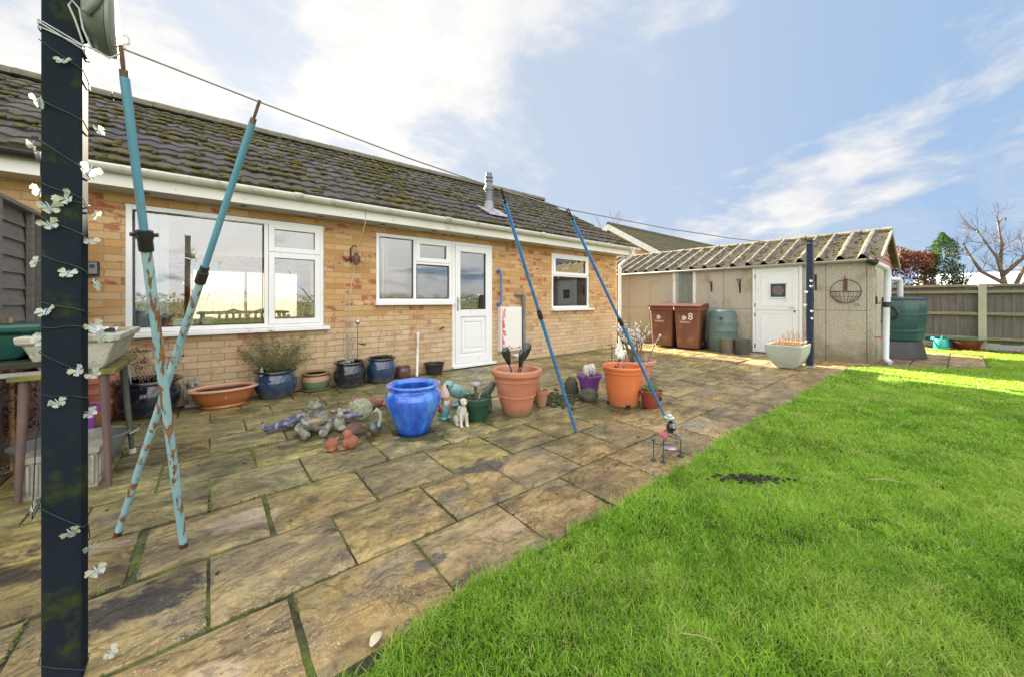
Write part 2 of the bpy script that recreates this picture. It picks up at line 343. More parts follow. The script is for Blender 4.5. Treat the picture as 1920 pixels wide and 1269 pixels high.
def slab(x0, x1, y0, y1, n=9, gap=.006):
    x0 += gap; x1 -= gap; y0 += gap; y1 -= gap; k = random.random(); tx, ty, z0 = rv(-.004, .004), rv(-.004, .004), rv(-.002, .003)
    o = len(vs); ns = Vector((k * 50, 0, 0))
    for i in range(n + 1):
        for j in range(n + 1):
            u, v = i / n, j / n; x = x0 + (x1 - x0) * u; y = y0 + (y1 - y0) * v
            e = min(u, 1 - u, v, 1 - v); jx = .004 * noise.noise(Vector((x * 22, y * 22, 3))) if e == 0 else 0
            z = z0 + tx * (u - .5) + ty * (v - .5) + .0035 * noise.noise(Vector((x * 4, y * 9, k * 20))) - (.007 if e == 0 else 0)
            vs.append((x + jx, y + jx, z))
    idx = lambda i, j: o + i * (n + 1) + j
    for i in range(n):
        for j in range(n): fs.append((idx(i, j), idx(i + 1, j), idx(i + 1, j + 1), idx(i, j + 1))); rn.append(k)
    ring = [idx(i, 0) for i in range(n + 1)] + [idx(n, j) for j in range(1, n + 1)] + [idx(i, n) for i in range(n - 1, -1, -1)] + [idx(0, j) for j in range(n - 1, 0, -1)]
    o2 = len(vs)
    for r_ in ring: p = vs[r_]; vs.append((p[0], p[1], -.03))
    L = len(ring)
    for a in range(L): fs.append((ring[a], o2 + a, o2 + (a + 1) % L, ring[(a + 1) % L])); rn.append(k)
for k in range(9):
    x = (.236 if k % 2 == 0 else -.008) - .4845 * 8
    while x < 8.95:
        x1 = min(x + .4845, 8.95)
        if x1 - x > .08 and not (rows[k] > 3.8 and x1 < -.9) and not (k == 3 + 0 and 7.2 < x + .25 < 7.6):
            wd = .018 if k < 3 and x < .5 else .006
            slab(x, x1, rows[k], rows[k + 1], 12 if x < 3.2 else 6, wd if random.random() < .3 else .006)
        x = x1
y = -.26
for k in range(4):
    x = 8.45 + (.25 if k % 2 else 0)
    while x < 11.8: slab(x, x + .62, y, y + .36 if k == 3 else y + .41, 5); x += .62
    y += .42
me = bpy.data.meshes.new('patio'); me.from_pydata(vs, [], fs); me.update()
at = me.attributes.new('rnd', 'FLOAT', 'FACE'); at.data.foreach_set('value', rn)
me.polygons.foreach_set('use_smooth', [True] * len(fs)); me.set_sharp_from_angle(angle=R(50))
me.materials.append(SLAB); o = bpy.data.objects.new('patio', me); col.objects.link(o); struct(o)
# bare square of earth let into the patio, near the shed
b = MB(); b.sheet(lambda u, v: (7.19 + u * .48, 2.53 + v * .42, .004 + .012 * noise.noise(Vector((u * 9, v * 9, 5)))), 16, 16)
struct(b.build('soil_patch', mat('brown_mat', (.09, .055, .03), .95, (.17, .11, .06), 30, bump=.9, bscale=90), smooth=180))
# planting bed along the left fence
b = MB(); b.sheet(lambda u, v: (-3.2 + u * 2.2, 3.8 + v * 1.5, .01 + .04 * noise.noise(Vector((u * 7, v * 7, 1)))), 30, 24)
struct(b.build('flower_bed', mat('bed_soil', (.05, .035, .025), .95, (.14, .11, .085), 40, bump=1, bscale=60), smooth=180))
# ------------------------------------------------------------------ lawn
def lawn_edge(x):
    e = 1.185 + .03 * math.sin(x * 2.3) * .6 + .03 * noise.noise(Vector((x * 2.1, 0, 4))) + .035 * noise.noise(Vector((x * 7, 0, 9))) + .022 * noise.noise(Vector((x * 19, 0, 2)))
    if x < 1: e -= .02 + .05 * min(1, max(0, (.8 - x) / .5))
    if x > 8.05: e -= (min(x, 9.75) - 8.05) * .86
    if x > 9.75: e -= 0.02
    if x > 11.85: e += min((x - 11.85) * 3, .9)
    return e
m = bpy.data.materials.new('lawn_turf'); m.use_nodes = True; t = m.node_tree; t.nodes.clear(); q = G(t)
pb = q.n('ShaderNodeBsdfPrincipled', {'Roughness': .95, 'Specular IOR Level': .2}); q.L(pb.outputs[0], q.n('ShaderNodeOutputMaterial').inputs[0])
tco = q.n('ShaderNodeTexCoord').outputs['Object']
c = q.ramp(q.noise(tco, 3.2, 9, .7), [(.3, (.035, .045, .012)), (.5, (.075, .13, .018)), (.7, (.16, .20, .04))])
c = q.mix(q.ramp(q.noise(tco, 60, 6, .75), [(.3, .0), (.7, .7)]), c, (.035, .045, .012))
q.L(c, pb.inputs['Base Color']); bn = q.n('ShaderNodeBump', {'Height': q.noise(tco, 70, 5, .8), 'Strength': 1.0, 'Distance': .02}); q.L(bn.outputs[0], pb.inputs['Normal'])
b = MB(); b.sheet(lambda u, v: (-3 + 30 * u, (lambda e: e + (-18 - e) * v ** 1.6)(lawn_edge(-3 + 30 * u)), -.004), 240, 30)
struct(b.build('lawn', m, smooth=180))
def grass():
    rg = np.random.default_rng(5)
    vx, vy = math.cos(R(50.73)), math.sin(R(50.73)); P = []
    for z0, z1, dens in ((.7, 1.6, 42000), (1.6, 2.6, 26000), (2.6, 4.5, 12500), (4.5, 8, 5000), (8, 16, 1600)):
        area = (z1 - z0) * 2 * 1.55 * z1; n = int(area * dens)
        Z = rg.uniform(z0, z1, n); S = rg.uniform(-1.5 * z1, 1.5 * z1, n)
        X = Z * vx + S * vy; Y = Z * vy - S * vx
        k = (np.abs(S) < 1.5 * Z) & (Y < 1.25) & (X < 13.3); X, Y, Z = X[k], Y[k], Z[k]
        e = np.interp(X, np.linspace(-3, 14, 1700), [lawn_edge(a) for a in np.linspace(-3, 14, 1700)])
        k = Y < e + rg.normal(0, .012, len(X)); P.append(np.stack([X[k], Y[k], Z[k]], 1))
    P = np.concatenate(P); n = len(P); X, Y, Z = P.T
    # tufts: height and colour vary in patches
    def wav(s, a): return sum(np.sin(X * s * f + a * f + np.cos(Y * s * f * .8 + f)) * np.cos(Y * s * f * 1.1 + a + np.sin(X * s * f * .7)) for f in (1, 2.1, 4.3)) / 3
    pt = wav(1.7, 1.0); p2 = wav(4.5, 3.0); p3 = wav(11, .4)
    edge = np.interp(X, np.linspace(-3, 14, 1700), [lawn_edge(a) for a in np.linspace(-3, 14, 1700)]) - Y
    bare = np.clip((wav(6.5, 2.2) - .38) * 3, 0, 1)
    H = (.016 + .004 * pt + .006 * p2 + .009 * p3 + .014 * rg.random(n) ** 2) * (1 - .7 * bare) * (1 + .6 * np.exp(-edge / .05)); H = np.clip(H, .006, .055)
    stray = rg.random(n) < .03; H[stray] *= 1.5
    W = (.0010 + .0008 * rg.random(n)) * np.clip(Z / 1.7, 1, 5) ; a = rg.uniform(0, 2 * np.pi, n); le = rg.uniform(.3, 1.9, n) * H; la = rg.uniform(0, 2 * np.pi, n)
    dx, dy = np.cos(a) * W, np.sin(a) * W; lx, ly = np.cos(la) * le, np.sin(la) * le; z = np.zeros(n) - .002
    V = np.stack([np.stack([X - dx, Y - dy, z], 1), np.stack([X + dx, Y + dy, z], 1),
                  np.stack([X + dx * .8 + lx * .35, Y + dy * .8 + ly * .35, H * .62], 1), np.stack([X - dx * .8 + lx * .35, Y - dy * .8 + ly * .35, H * .62], 1),
                  np.stack([X + lx, Y + ly, H], 1)], 1).reshape(-1, 3)
    me = bpy.data.meshes.new('grass'); me.vertices.add(n * 5); me.vertices.foreach_set('co', V.ravel())
    base = (np.arange(n) * 5)[:, None]; loops = np.concatenate([base + np.array([0, 1, 2, 3]), base + np.array([3, 2, 4])], 1).ravel()
    me.loops.add(n * 7); me.loops.foreach_set('vertex_index', loops)
    me.polygons.add(n * 2); ls = np.stack([np.arange(n) * 7, np.arange(n) * 7 + 4], 1).ravel(); me.polygons.foreach_set('loop_start', ls)
    me.polygons.foreach_set('loop_total', np.tile([4, 3], n)); me.update(calc_edges=True)
    at = me.attributes.new('rnd', 'FLOAT', 'FACE'); at.data.foreach_set('value', np.repeat(np.clip(np.where(rg.random(n) < .05, .97, .43 + .20 * p2 + .16 * pt + rg.normal(0, .15, n) + .12 * p3 + .15 * bare), 0, 1), 2))
    me.polygons.foreach_set('use_smooth', np.ones(n * 2, bool))
    ob = bpy.data.objects.new('grass', me); col.objects.link(ob); ob['kind'] = 'stuff'
    m = bpy.data.materials.new('grass_blade'); m.use_nodes = True; t = m.node_tree; t.nodes.clear(); q = G(t)
    r_ = q.n('ShaderNodeAttribute', attribute_name='rnd').outputs['Fac']
    tco = q.n('ShaderNodeTexCoord').outputs['Object']
    c = q.ramp(r_, [(0, (.06, .155, .012)), (.28, (.18, .39, .022)), (.5, (.32, .57, .045)), (.72, (.46, .66, .10)), (.90, (.56, .58, .21)), (1, (.68, .58, .36))])
    c = q.mix(q.ramp(q.noise(tco, .9, 5, .6), [(.45, 0.0), (.70, .45)]), c, (.42, .47, .11))
    c = q.mix(q.ramp(q.noise(q.map(tco, (1, 1, 1), (5, 5, 0)), 2.4, 7, .68), [(.50, 0.0), (.68, .45)]), c, (.07, .22, .012))
    c = q.mix(q.ramp(q.noise(q.map(tco, (1, 1, 1), (9, 1, 0)), 3.4, 7, .7), [(.60, 0.0), (.70, .5)]), c, (.52, .48, .22))
    d1 = q.n('ShaderNodeBsdfPrincipled', {'Base Color': c, 'Roughness': .5, 'Specular IOR Level': .25}); d2 = q.n('ShaderNodeBsdfTranslucent'); q.L(c, d2.inputs[0])
    mx = q.n('ShaderNodeMixShader', {0: .42}); q.L(d1.outputs[0], mx.inputs[1]); q.L(d2.outputs[0], mx.inputs[2]); q.L(mx.outputs[0], q.n('ShaderNodeOutputMaterial').inputs[0])
    me.materials.append(m)
grass()
# ------------------------------------------------------------------ roofs
def tile_roof_mat(name, base, light, mossf=.5):
    m = bpy.data.materials.new(name); m.use_nodes = True; t = m.node_tree; t.nodes.clear(); q = G(t)
    b = q.n('ShaderNodeBsdfPrincipled', {'Roughness': .8}); q.L(b.outputs[0], q.n('ShaderNodeOutputMaterial').inputs[0])
    tco = q.n('ShaderNodeTexCoord').outputs['Object']; r_ = q.n('ShaderNodeAttribute', attribute_name='rnd').outputs['Fac']
    c = q.mix(r_, base, light)
    c = q.mix(q.ramp(q.noise(tco, 1.3, 6, .65), [(.62, 0.0), (.72, .55)]), c, (.17, .055, .045))
    mo = q.math('ADD', q.noise(tco, 7, 8, .72), q.math('MULTIPLY', q.noise(tco, .7, 4), .35))
    c = q.mix(q.ramp(mo, [(.80 - mossf * .28, 0.0), (.92 - mossf * .28, .9)]), c, q.ramp(q.noise(tco, 24, 4), [(.3, (.05, .05, .012)), (.7, (.125, .105, .035))]))
    c = q.mix(.4, c, q.mix(1.0, c, q.ramp(q.noise(tco, 70, 4, .7), [(.3, (.5, .5, .5)), (.7, (1.5, 1.5, 1.5))]), 'MULTIPLY'))
    q.L(c, b.inputs['Base Color']); bn = q.n('ShaderNodeBump', {'Height': q.noise(tco, 45, 6, .75), 'Strength': .8, 'Distance': .012}); q.L(bn.outputs[0], b.inputs['Normal'])
    return m
def tile_roof(name, m, par, x0, x1, y0, z0, y1, z1, n, period=.168, wave=.014, step=.026, axis='x', tailx=0):
    """tiled slope from eave (y0,z0) to ridge (y1,z1)"""
    d = Vector((0, y1 - y0, z1 - z0)); L = d.length; d.normalize(); nn = Vector((0, -d.z, d.y));
    if nn.z < 0: nn = -nn
    gz = L / n; vs = []; fs = []; rn = []; pp = 6; nu = int((x1 - x0) / period) * pp
    prof = [0, .55, .95, 1, .75, .2]
    for k in range(n):
        s0 = k * gz; s1 = (k + 1) * gz + .02; o = len(vs); kr = random.Random(k)
        lift = {}
        for i in range(nu + 1):
            x = x0 + (x1 - x0) * i / nu; t_ = (i + (3 * k % pp if False else 0)) // (pp * 2); h = wave * prof[i % pp]
            if t_ not in lift: lift[t_] = (kr.uniform(-.006, .006), kr.uniform(-.012, .012))
            j0, js = lift[t_]; base = Vector((x, y0, z0))
            jj = noise.noise(Vector((x * 5, k, 0))) * .004
            vs.append(base + d * (s0 + js) + nn * 0.0)
            vs.append(base + d * (s0 + js) + nn * (step + h + j0 + jj))
            vs.append(base + d * (s0 + js + .3 * gz) + nn * (step * .75 + h + j0 + jj))
            vs.append(base + d * s1 + nn * (.004 + h))
        for i in range(nu):
            r_ = random.Random(k * 999 + i // (pp * 2)).random()
            for a in range(3): p = o + i * 4 + a; fs.append((p, p + 4, p + 5, p + 1)); rn.append(r_)
    if par is not None:
        top = par
        while top.parent: top = top.parent
        off = Vector(top.location); vs = [v - off for v in vs]
    me = bpy.data.meshes.new(name); me.from_pydata([tuple(v) for v in vs], [], fs); me.update()
    at = me.attributes.new('rnd', 'FLOAT', 'FACE'); at.data.foreach_set('value', rn)
    bm = bmesh.new(); bm.from_mesh(me)
    bmesh.ops.recalc_face_normals(bm, faces=bm.faces); bm.to_mesh(me); bm.free()
    me.polygons.foreach_set('use_smooth', [True] * len(fs)); me.set_sharp_from_angle(angle=R(40)); me.materials.append(m)
    o = bpy.data.objects.new(name, me); col.objects.link(o); o.parent = par
    return o, d, nn, gz
def moss_clumps(par, x0, x1, y0, z0, d, nn, gz, n, cnt, seed, dens=lambda x, s: 1, r0=.012, r1=.04):
    rg = random.Random(seed); b = MB(); i = 0; tries = 0
    while i < cnt and tries < cnt * 20:
        tries += 1; x = rg.uniform(x0, x1); k = rg.randrange(n)
        if noise.noise(Vector((x * 1.1, k * .7, seed))) + noise.noise(Vector((x * 4, k * 2, seed))) * .7 < .02 - .25 * (rg.random() < .3): continue
        if rg.random() > dens(x, k / n): continue
        s = k * gz + (rg.uniform(-.015, .03) if rg.random() < .75 else rg.uniform(0, gz)); r = rg.uniform(r0, r1)
        p = Vector((x, y0, z0)) + d * s + nn * (.035 + .008); b.ell(p, (r * rg.uniform(1, 2.0), r * .8, r * .55), (math.atan2(d.z, d.y), 0, 0), 1); i += 1
    return b
ROOF = tile_roof_mat('grey_brown_tiles', (.034, .029, .034), (.085, .074, .082), .50)
FASC = mat('white_fascia', (.72, .73, .70), .35, (.66, .66, .62), 2.5, dirt=((.45, .45, .36), 3, .2))
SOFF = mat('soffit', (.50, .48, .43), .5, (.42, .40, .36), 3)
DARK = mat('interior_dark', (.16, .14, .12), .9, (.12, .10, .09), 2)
CREAM = mat('interior_cream', (.72, .66, .56), .9, (.66, .60, .50), 2)
EY, EZ, RY, RZ = 4.86, 2.335, 8.0, 4.07
def house(name, label, x0, x1, openings, rear, gut, loc, gap_right=.0):
    h = thing(name, label, 'bungalow', loc)
    b = MB()
    xs = sorted({x0, x1} | {a for o in openings for a in o[:2]})
    for a, c_ in zip(xs[:-1], xs[1:]):
        zs = [(0, 2.16)]
        for o in openings:
            if a >= o[0] - 1e-4 and c_ <= o[1] + 1e-4: zs = [(0, o[2]), (o[3], 2.16)]
        for z0, z1 in zs:
            if z1 - z0 > .005: b.box(a, c_, 5.22, 5.45, z0 - (.1 if z0 == 0 else 0), z1)
    b.build('wall', BRICK, h, True)
    b = MB()
    # gable end walls and rear wall
    for xa in ((x0, x0 + .22), (x1 - .22, x1)):
        yy0, yy1, yr = 5.45, 10.75, 8.0; P = []
        for x in xa: P += [Vector((x, yy0, -.1)), Vector((x, yy1, -.1)), Vector((x, yy1, 2.3)), Vector((x, yr, 3.88)), Vector((x, yy0, 2.4))]
        b.add(P, [(0, 1, 2, 3, 4), (5, 6, 7, 8, 9), (0, 1, 6, 5), (1, 2, 7, 6), (2, 3, 8, 7), (3, 4, 9, 8), (4, 0, 5, 9)])
    if rear:
        a, c_, z0, z1 = rear
        b.box(x0 + .22, a, 10.75, 10.95, -.1, 2.3); b.box(c_, x1 - .22, 10.75, 10.95, -.1, 2.3); b.box(a, c_, 10.75, 10.95, -.1, z0); b.box(a, c_, 10.75, 10.95, z1, 2.3)
    else: b.box(x0 + .22, x1 - .22, 10.75, 10.95, -.1, 2.3)
    b.build('end_wall', BRICK2, h, True)
    # roof
    xr0, xr1 = x0, x1 + gap_right
    rf, d, nn, gz = tile_roof('roof', ROOF, h, xr0, xr1, EY, EZ, RY, RZ, 12)
    rb, d2, nn2, gz2 = tile_roof('rear_roof', ROOF, h, xr0, xr1, 2 * RY - EY, EZ, RY, RZ, 12)
    b = MB(); b.box(xr0, xr1 - .03, EY + .02, RY, 0, .03, Matrix(((1, 0, 0, 0), (0, 1, 0, 0), (0, (RZ - EZ) / (RY - EY), 1, EZ - .035 - (RZ - EZ) / (RY - EY) * EY), (0, 0, 0, 1))))
    b.box(xr0, xr1 - .03, RY, 2 * RY - EY - .02, 0, .03, Matrix(((1, 0, 0, 0), (0, 1, 0, 0), (0, -(RZ - EZ) / (RY - EY), 1, RZ - .035 + (RZ - EZ) / (RY - EY) * RY), (0, 0, 0, 1))))
    b.build('roof_deck', mat('deck_' + name, (.10, .09, .08), .9), rf, True)
    mb = moss_clumps(h, xr0 + .03, xr1 - .05, EY, EZ, d, nn, gz, 12, int(175 * (xr1 - xr0)), 3 + int(x1), dens=lambda x, s: (1.0 if x < 3 else .6) * (1 - .25 * s))
    o = mb.build('moss', MOSS, rf, True, smooth=180); o['kind'] = 'stuff'
    b = MB(); rx1 = xr1 - (.1 if gap_right else 0); n = int((xr1 - xr0) / .42)
    for i in range(n):      # half round ridge tiles
        a = xr0 + (rx1 - xr0) * i / n; c_ = xr0 + (rx1 - xr0) * (i + 1) / n - .004; pr = []
        for x in (a, c_):
            for k in range(9): t_ = math.pi * k / 8; pr.append((x, RY + .125 * math.cos(t_), RZ + .005 + .115 * math.sin(t_) + (.006 if x == a else 0)))
        b.add(pr, [(k, k + 1, k + 10, k + 9) for k in range(8)] + [tuple(range(9)), tuple(range(9, 18))])
    b.build('ridge_tiles', mat('ridge_' + name, (.10, .095, .085), .9, (.16, .15, .11), 9, bump=.7, bscale=50, dirt=((.10, .10, .03), 6, .5)), rf, True, smooth=50)
    b = MB(); b.box(x0 - (0 if x0 > -2 else 0), xr1 + .02, 4.93, 4.952, 2.15, 2.30); fa = b.build('fascia', FASC, h, True, bevel=.002)
    for k in range(int((xr1 - x0) / .55)):
        b = MB(); b.ell((x0 + .3 + k * .55, 4.929, 2.19), (.005, .003, .005), sub=1); b.build('nail_head', BLACKP, fa, True)
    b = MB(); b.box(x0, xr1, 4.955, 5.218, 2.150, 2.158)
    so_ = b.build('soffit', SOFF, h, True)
    for k in range(int((xr1 - x0) / .78)):
        b = MB(); xx = x0 + .62 + k * .78; b.lathe([(.036, 2.146), (.036, 2.152)], 14, (xx, 5.07)); b.build('vent', BLACKP, so_, True)
    # half round gutter
    b = MB(); P = []; Q = []
    nseg = 10
    for x in (x0, xr1 + .03):
        for k in range(nseg + 1): t_ = math.pi * k / nseg; P.append((x, 4.872 + .056 * math.cos(t_), 2.325 - .062 * math.sin(t_)))
    b.add(P, [(k, k + 1, k + nseg + 2, k + nseg + 1) for k in range(nseg)] + [tuple(range(nseg + 1)), tuple(range(nseg + 1, 2 * nseg + 2))])
    gu = b.build('gutter', gut, h, True, smooth=60, solid=.004)
    b = MB()
    xx = x0 + 1.9
    while xx < xr1 - .2:
        P = []
        for x in (xx - .045, xx + .045):
            for k in range(nseg + 1): t_ = math.pi * k / nseg; P.append((x, 4.872 + .063 * math.cos(t_), 2.333 - .069 * math.sin(t_)))
        b = MB(); b.add(P, [(k, k + 1, k + nseg + 2, k + nseg + 1) for k in range(nseg)]); xx += 1.95
        b.build('gutter_joint', gut, gu, True, smooth=60, solid=.004)
    return h
OP = [(-.655, 1.125, .775, 2.055), (1.80, 3.02, 1.075, 2.055), (3.02, 3.82, .02, 2.055), (5.30, 6.46, .935, 2.055)]
H = house('bungalow', 'buff brick bungalow with mossy tiled roof, white windows and half glazed door', -1.12, 7.50, OP, (-.35, 1.75, .68, 1.87), GUTTER, (3.2, 5.22, 0), .34)
H2 = house('neighbouring_bungalow', 'adjoining buff brick bungalow half seen past the lapped fence on the left', -6.5, -1.125, [], None, BLACKP, (-3.8, 5.22, 0))
def frame_box(b, x0, x1, z0, z1, wd, y0, y1, wt=None):
    wt = wt or wd
    b.box(x0, x0 + wd, y0, y1, z0, z1); b.box(x1 - wd, x1, y0, y1, z0, z1); b.box(x0 + wd, x1 - wd, y0 + .001, y1, z0, z0 + wt); b.box(x0 + wd, x1 - wd, y0 + .001, y1, z1 - wt, z1)
def window(x0, x1, z0, z1, lights, sill_x=(.03, .03), mull=()):
    """lights: (x0,x1,z0,z1,opening) ; the frame stands 3 cm back from the brick face"""
    b = MB(); frame_box(b, x0, x1, z0, z1, .048, 5.225, 5.30)
    for a in mull: b.box(*a)
    wn = b.build('window', WHITE, H, True, bevel=.003)
    gl = MB(); ga = MB()
    for (a, c_, e, f, opn) in lights:
        if opn:
            s = MB(); frame_box(s, a, c_, e, f, .062, 5.212, 5.29); s.build('sash', WHITE, wn, True, bevel=.004); i = .062
        else: i = .012
        gl.box(a + i, c_ - i, 5.250, 5.254, e + i, f - i)
        frame_box(ga, a + i - .001, c_ - i + .001, e + i - .001, f - i + .001, .006, 5.238, 5.249)
    gl.build('glass_pane', GLASS, wn, True); ga.build('gasket', BLACKP, wn, True)
    if sill_x:
        s = MB(); s.box(x0 - sill_x[0], x1 + sill_x[1], 5.13, 5.226, z0 - .045, z0 - .002); s.build('sill', WHITE, wn, True, bevel=.006)
    return wn
# living room window
window(-.655, 1.125, .775, 2.055, [(-.607, .487, .823, 2.007, 0), (.53, 1.085, 1.68, 2.015, 1), (.53, 1.085, .815, 1.672, 1)], (.03, .06), [(.487, .527, 5.226, 5.299, .823, 2.007), (.527, 1.077, 5.226, 5.299, 1.655, 1.695)])
window(1.80, 3.02, 1.075, 2.055, [(1.842, 2.36, 1.118, 2.012, 0), (2.395, 2.975, 1.69, 2.02, 1), (2.405, 2.972, 1.118, 1.65, 0)], (.03, 0), [(2.36, 2.405, 5.226, 5.299, 1.123, 2.007), (2.405, 2.972, 5.226, 5.299, 1.65, 1.70)])
window(5.30, 6.46, .935, 2.055, [(5.345, 6.415, 1.62, 2.012, 1), (5.345, 6.415, .98, 1.60, 0)], (.02, .10), [(5.348, 6.412, 5.226, 5.299, 1.59, 1.63)])
# door
b = MB(); frame_box(b, 3.023, 3.82, .03, 2.055, .05, 5.222, 5.30); b.box(3.0, 3.86, 5.14, 5.222, .01, .045); df = b.build('door', WHITE, H, True, bevel=.004)
b = MB(); b.box(3.075, 3.165, 5.205, 5.275, .075, 2.0); b.box(3.675, 3.765, 5.205, 5.275, .075, 2.0)
for a, c_ in ((.075, .20), (.83, .945), (1.90, 2.0)): b.box(3.165, 3.675, 5.206, 5.275, a, c_)
lf = b.build('door_leaf', WHITE, df, True, bevel=.004)
b = MB(); b.box(3.165, 3.675, 5.232, 5.26, .20, .83); b.build('door_panel', WHITE, df, True)
b = MB(); frame_box(b, 3.20, 3.64, .235, .795, .05, 5.216, 5.233); b.box(3.28, 3.56, 5.222, 5.233, .315, .715); b.build('panel_moulding', WHITE, df, True, bevel=.008)
b = MB(); b.box(3.165, 3.675, 5.240, 5.244, .945, 1.90); b.build('glass_pane', GLASS, df, True)
b = MB(); frame_box(b, 3.164, 3.676, .944, 1.901, .007, 5.222, 5.239); b.build('gasket', BLACKP, df, True)
STEEL = mat('steel', (.55, .55, .56), .25, metal=1)
b = MB(); b.box(3.098, 3.128, 5.196, 5.206, .93, 1.15); b.tube([(3.113, 5.2, 1.10), (3.113, 5.165, 1.10), (3.22, 5.16, 1.10)], .009, 10); b.lathe([(.0, 0), (.009, 0), (.009, .012), (0, .012)], 12, M=Matrix.Translation((3.113, 5.196, 1.0)) @ Matrix.Rotation(R(90), 4, 'X')); b.build('handle', STEEL, df, True, smooth=40)
# fittings on the brickwork
BLUEP = mat('blue_enamel', (.035, .16, .48), .3, (.03, .13, .42), 4, coat=.4)
b = MB(); b.tube([(3.945, 5.22, 1.61), (3.945, 5.165, 1.625), (3.952, 5.15, 1.60), (3.965, 5.148, 1.54), (3.965, 5.148, 1.10), (3.952, 5.15, 1.04), (3.945, 5.165, 1.02), (3.945, 5.22, 1.03)], .017, 12)
for z in (1.615, 1.025): b.lathe([(.0, 0), (.038, 0), (.038, .01), (0, .012)], 16, M=Matrix.Translation((3.945, 5.22, z)) @ Matrix.Rotation(R(90), 4, 'X'))
b.build('grab_rail', BLUEP, H, True, smooth=50)
b = MB(); b.box(3.94, 4.43, 5.13, 5.225, .20, .985); mt = b.build('meter_box', mat('meter_white', (.72, .72, .71), .4, (.66, .65, .63), 4), H, True, bevel=.006)
b = MB(); b.box(3.972, 4.398, 5.118, 5.131, .235, .955)
mmb = bpy.data.materials.new('flaking_red'); mmb.use_nodes = True; t = mmb.node_tree; t.nodes.clear(); q = G(t)
pb = q.n('ShaderNodeBsdfPrincipled', {'Roughness': .5}); q.L(pb.outputs[0], q.n('ShaderNodeOutputMaterial').inputs[0]); tco = q.n('ShaderNodeTexCoord').outputs['Object']; sp = q.n('ShaderNodeSeparateXYZ', {0: tco})
ed = q.math('MAXIMUM', q.n('ShaderNodeMapRange', {0: sp.outputs[0], 1: .77, 2: .93, 3: 1.0, 4: 0.0}).outputs[0], q.n('ShaderNodeMapRange', {0: sp.outputs[2], 1: .23, 2: .38, 3: .9, 4: 0.0}).outputs[0])
fl = q.ramp(q.math('ADD', q.noise(tco, 14, 7, .7), q.math('MULTIPLY', ed, .28)), [(.70, 0.0), (.74, .9)])
q.L(q.mix(fl, (.74, .73, .72), (.55, .05, .07)), pb.inputs['Base Color'])
b.build('meter_door', mmb, mt, True, bevel=.004)
GREYP = mat('grey_pipe', (.16, .17, .185), .45, (.21, .215, .22), 5)
b = MB(); b.tube([(4.33, 5.2, 1.215), (4.40, 5.165, 1.215), (4.47, 5.16, 1.21), (4.505, 5.16, 1.17), (4.505, 5.16, .25)], .034, 12); b.lathe([(.042, 1.10), (.042, 1.16)], 14, (4.505, 5.16)); b.lathe([(.042, 0.6), (.042, .66)], 14, (4.505, 5.16)); b.build('waste_pipe', GREYP, H, True, smooth=50)
b = MB(); b.tube([(4.52, 5.17, .25), (4.52, 5.17, .02)], .018, 10); b.lathe([(.07, .0), (.07, .03)], 16, (4.30, 5.15), M=Matrix.Translation((0, 0, .1))); b.build('air_grille', WHITEP, H, True, smooth=50)
b = MB(); b.box(-.903, -.822, 5.172, 5.222, 1.335, 1.465); ks = b.build('key_safe', mat('key_safe_black', (.03, .03, .033), .4), H, True, bevel=.006)
b = MB(); b.box(-.892, -.833, 5.163, 5.173, 1.345, 1.452); ks2 = b.build('cover', mat('key_safe_grey', (.25, .26, .28), .35, metal=.6), ks, True, bevel=.006)
b = MB(); b.box(-.878, -.847, 5.158, 5.164, 1.405, 1.435); b.build('dial', BLACKP, ks, True)
b = MB(); b.tube([(2.82, 5.22, .66), (2.80, 5.17, .665), (2.775, 5.14, .655)], [.012, .014, .009], 8); b.ell((2.82, 5.15, .68), (.02, .02, .012), sub=2); b.build('outdoor_tap', BLACKP, H, True, smooth=60)
# corner downpipe
b = MB(); b.tube([(7.62, 4.872, 2.27), (7.62, 4.872, 2.19), (7.59, 4.93, 2.12), (7.56, 5.10, 1.98), (7.555, 5.165, 1.92), (7.555, 5.17, 1.80), (7.555, 5.17, .03)], .034, 14)
for z in (1.80, 1.0, 2.24): b.lathe([(.041, z), (.041, z + .05)], 14, (7.555 if z < 2 else 7.62, 5.17 if z < 2 else 4.872))
b.build('downpipe', WHITEP, H, True, smooth=50)
# flue
FL = mat('flue_grey', (.13, .14, .165), .45, (.18, .185, .20), 5); 
rz = EZ + (5.6 - EY) * (RZ - EZ) / (RY - EY)
b = MB(); b.box(3.82, 4.30, 5.28, 5.72, 0, .006, Matrix(((1, 0, 0, 0), (0, 1, 0, 0), (0, .5525, 1, EZ + .055 - .5525 * EY), (0, 0, 0, 1)))); b.lathe([(.10, rz + .0), (.085, rz + .12), (.076, rz + .2)], 20, (4.02, 5.6)); fb = b.build('flue_flashing', mat('flashing', (.34, .34, .38), .5, (.26, .26, .30), 4), H, True, smooth=50)
b = MB(); b.lathe([(.068, rz), (.068, 3.15), (.085, 3.15), (.09, 3.19), (.066, 3.23), (.066, 3.30), (.078, 3.31), (.078, 3.335), (.06, 3.345), (.06, 3.37), (.078, 3.38), (.078, 3.40), (.06, 3.42), (.06, 3.47), (.04, 3.47)], 20, (4.02, 5.6)); b.build('flue', FL, H, True, smooth=40)
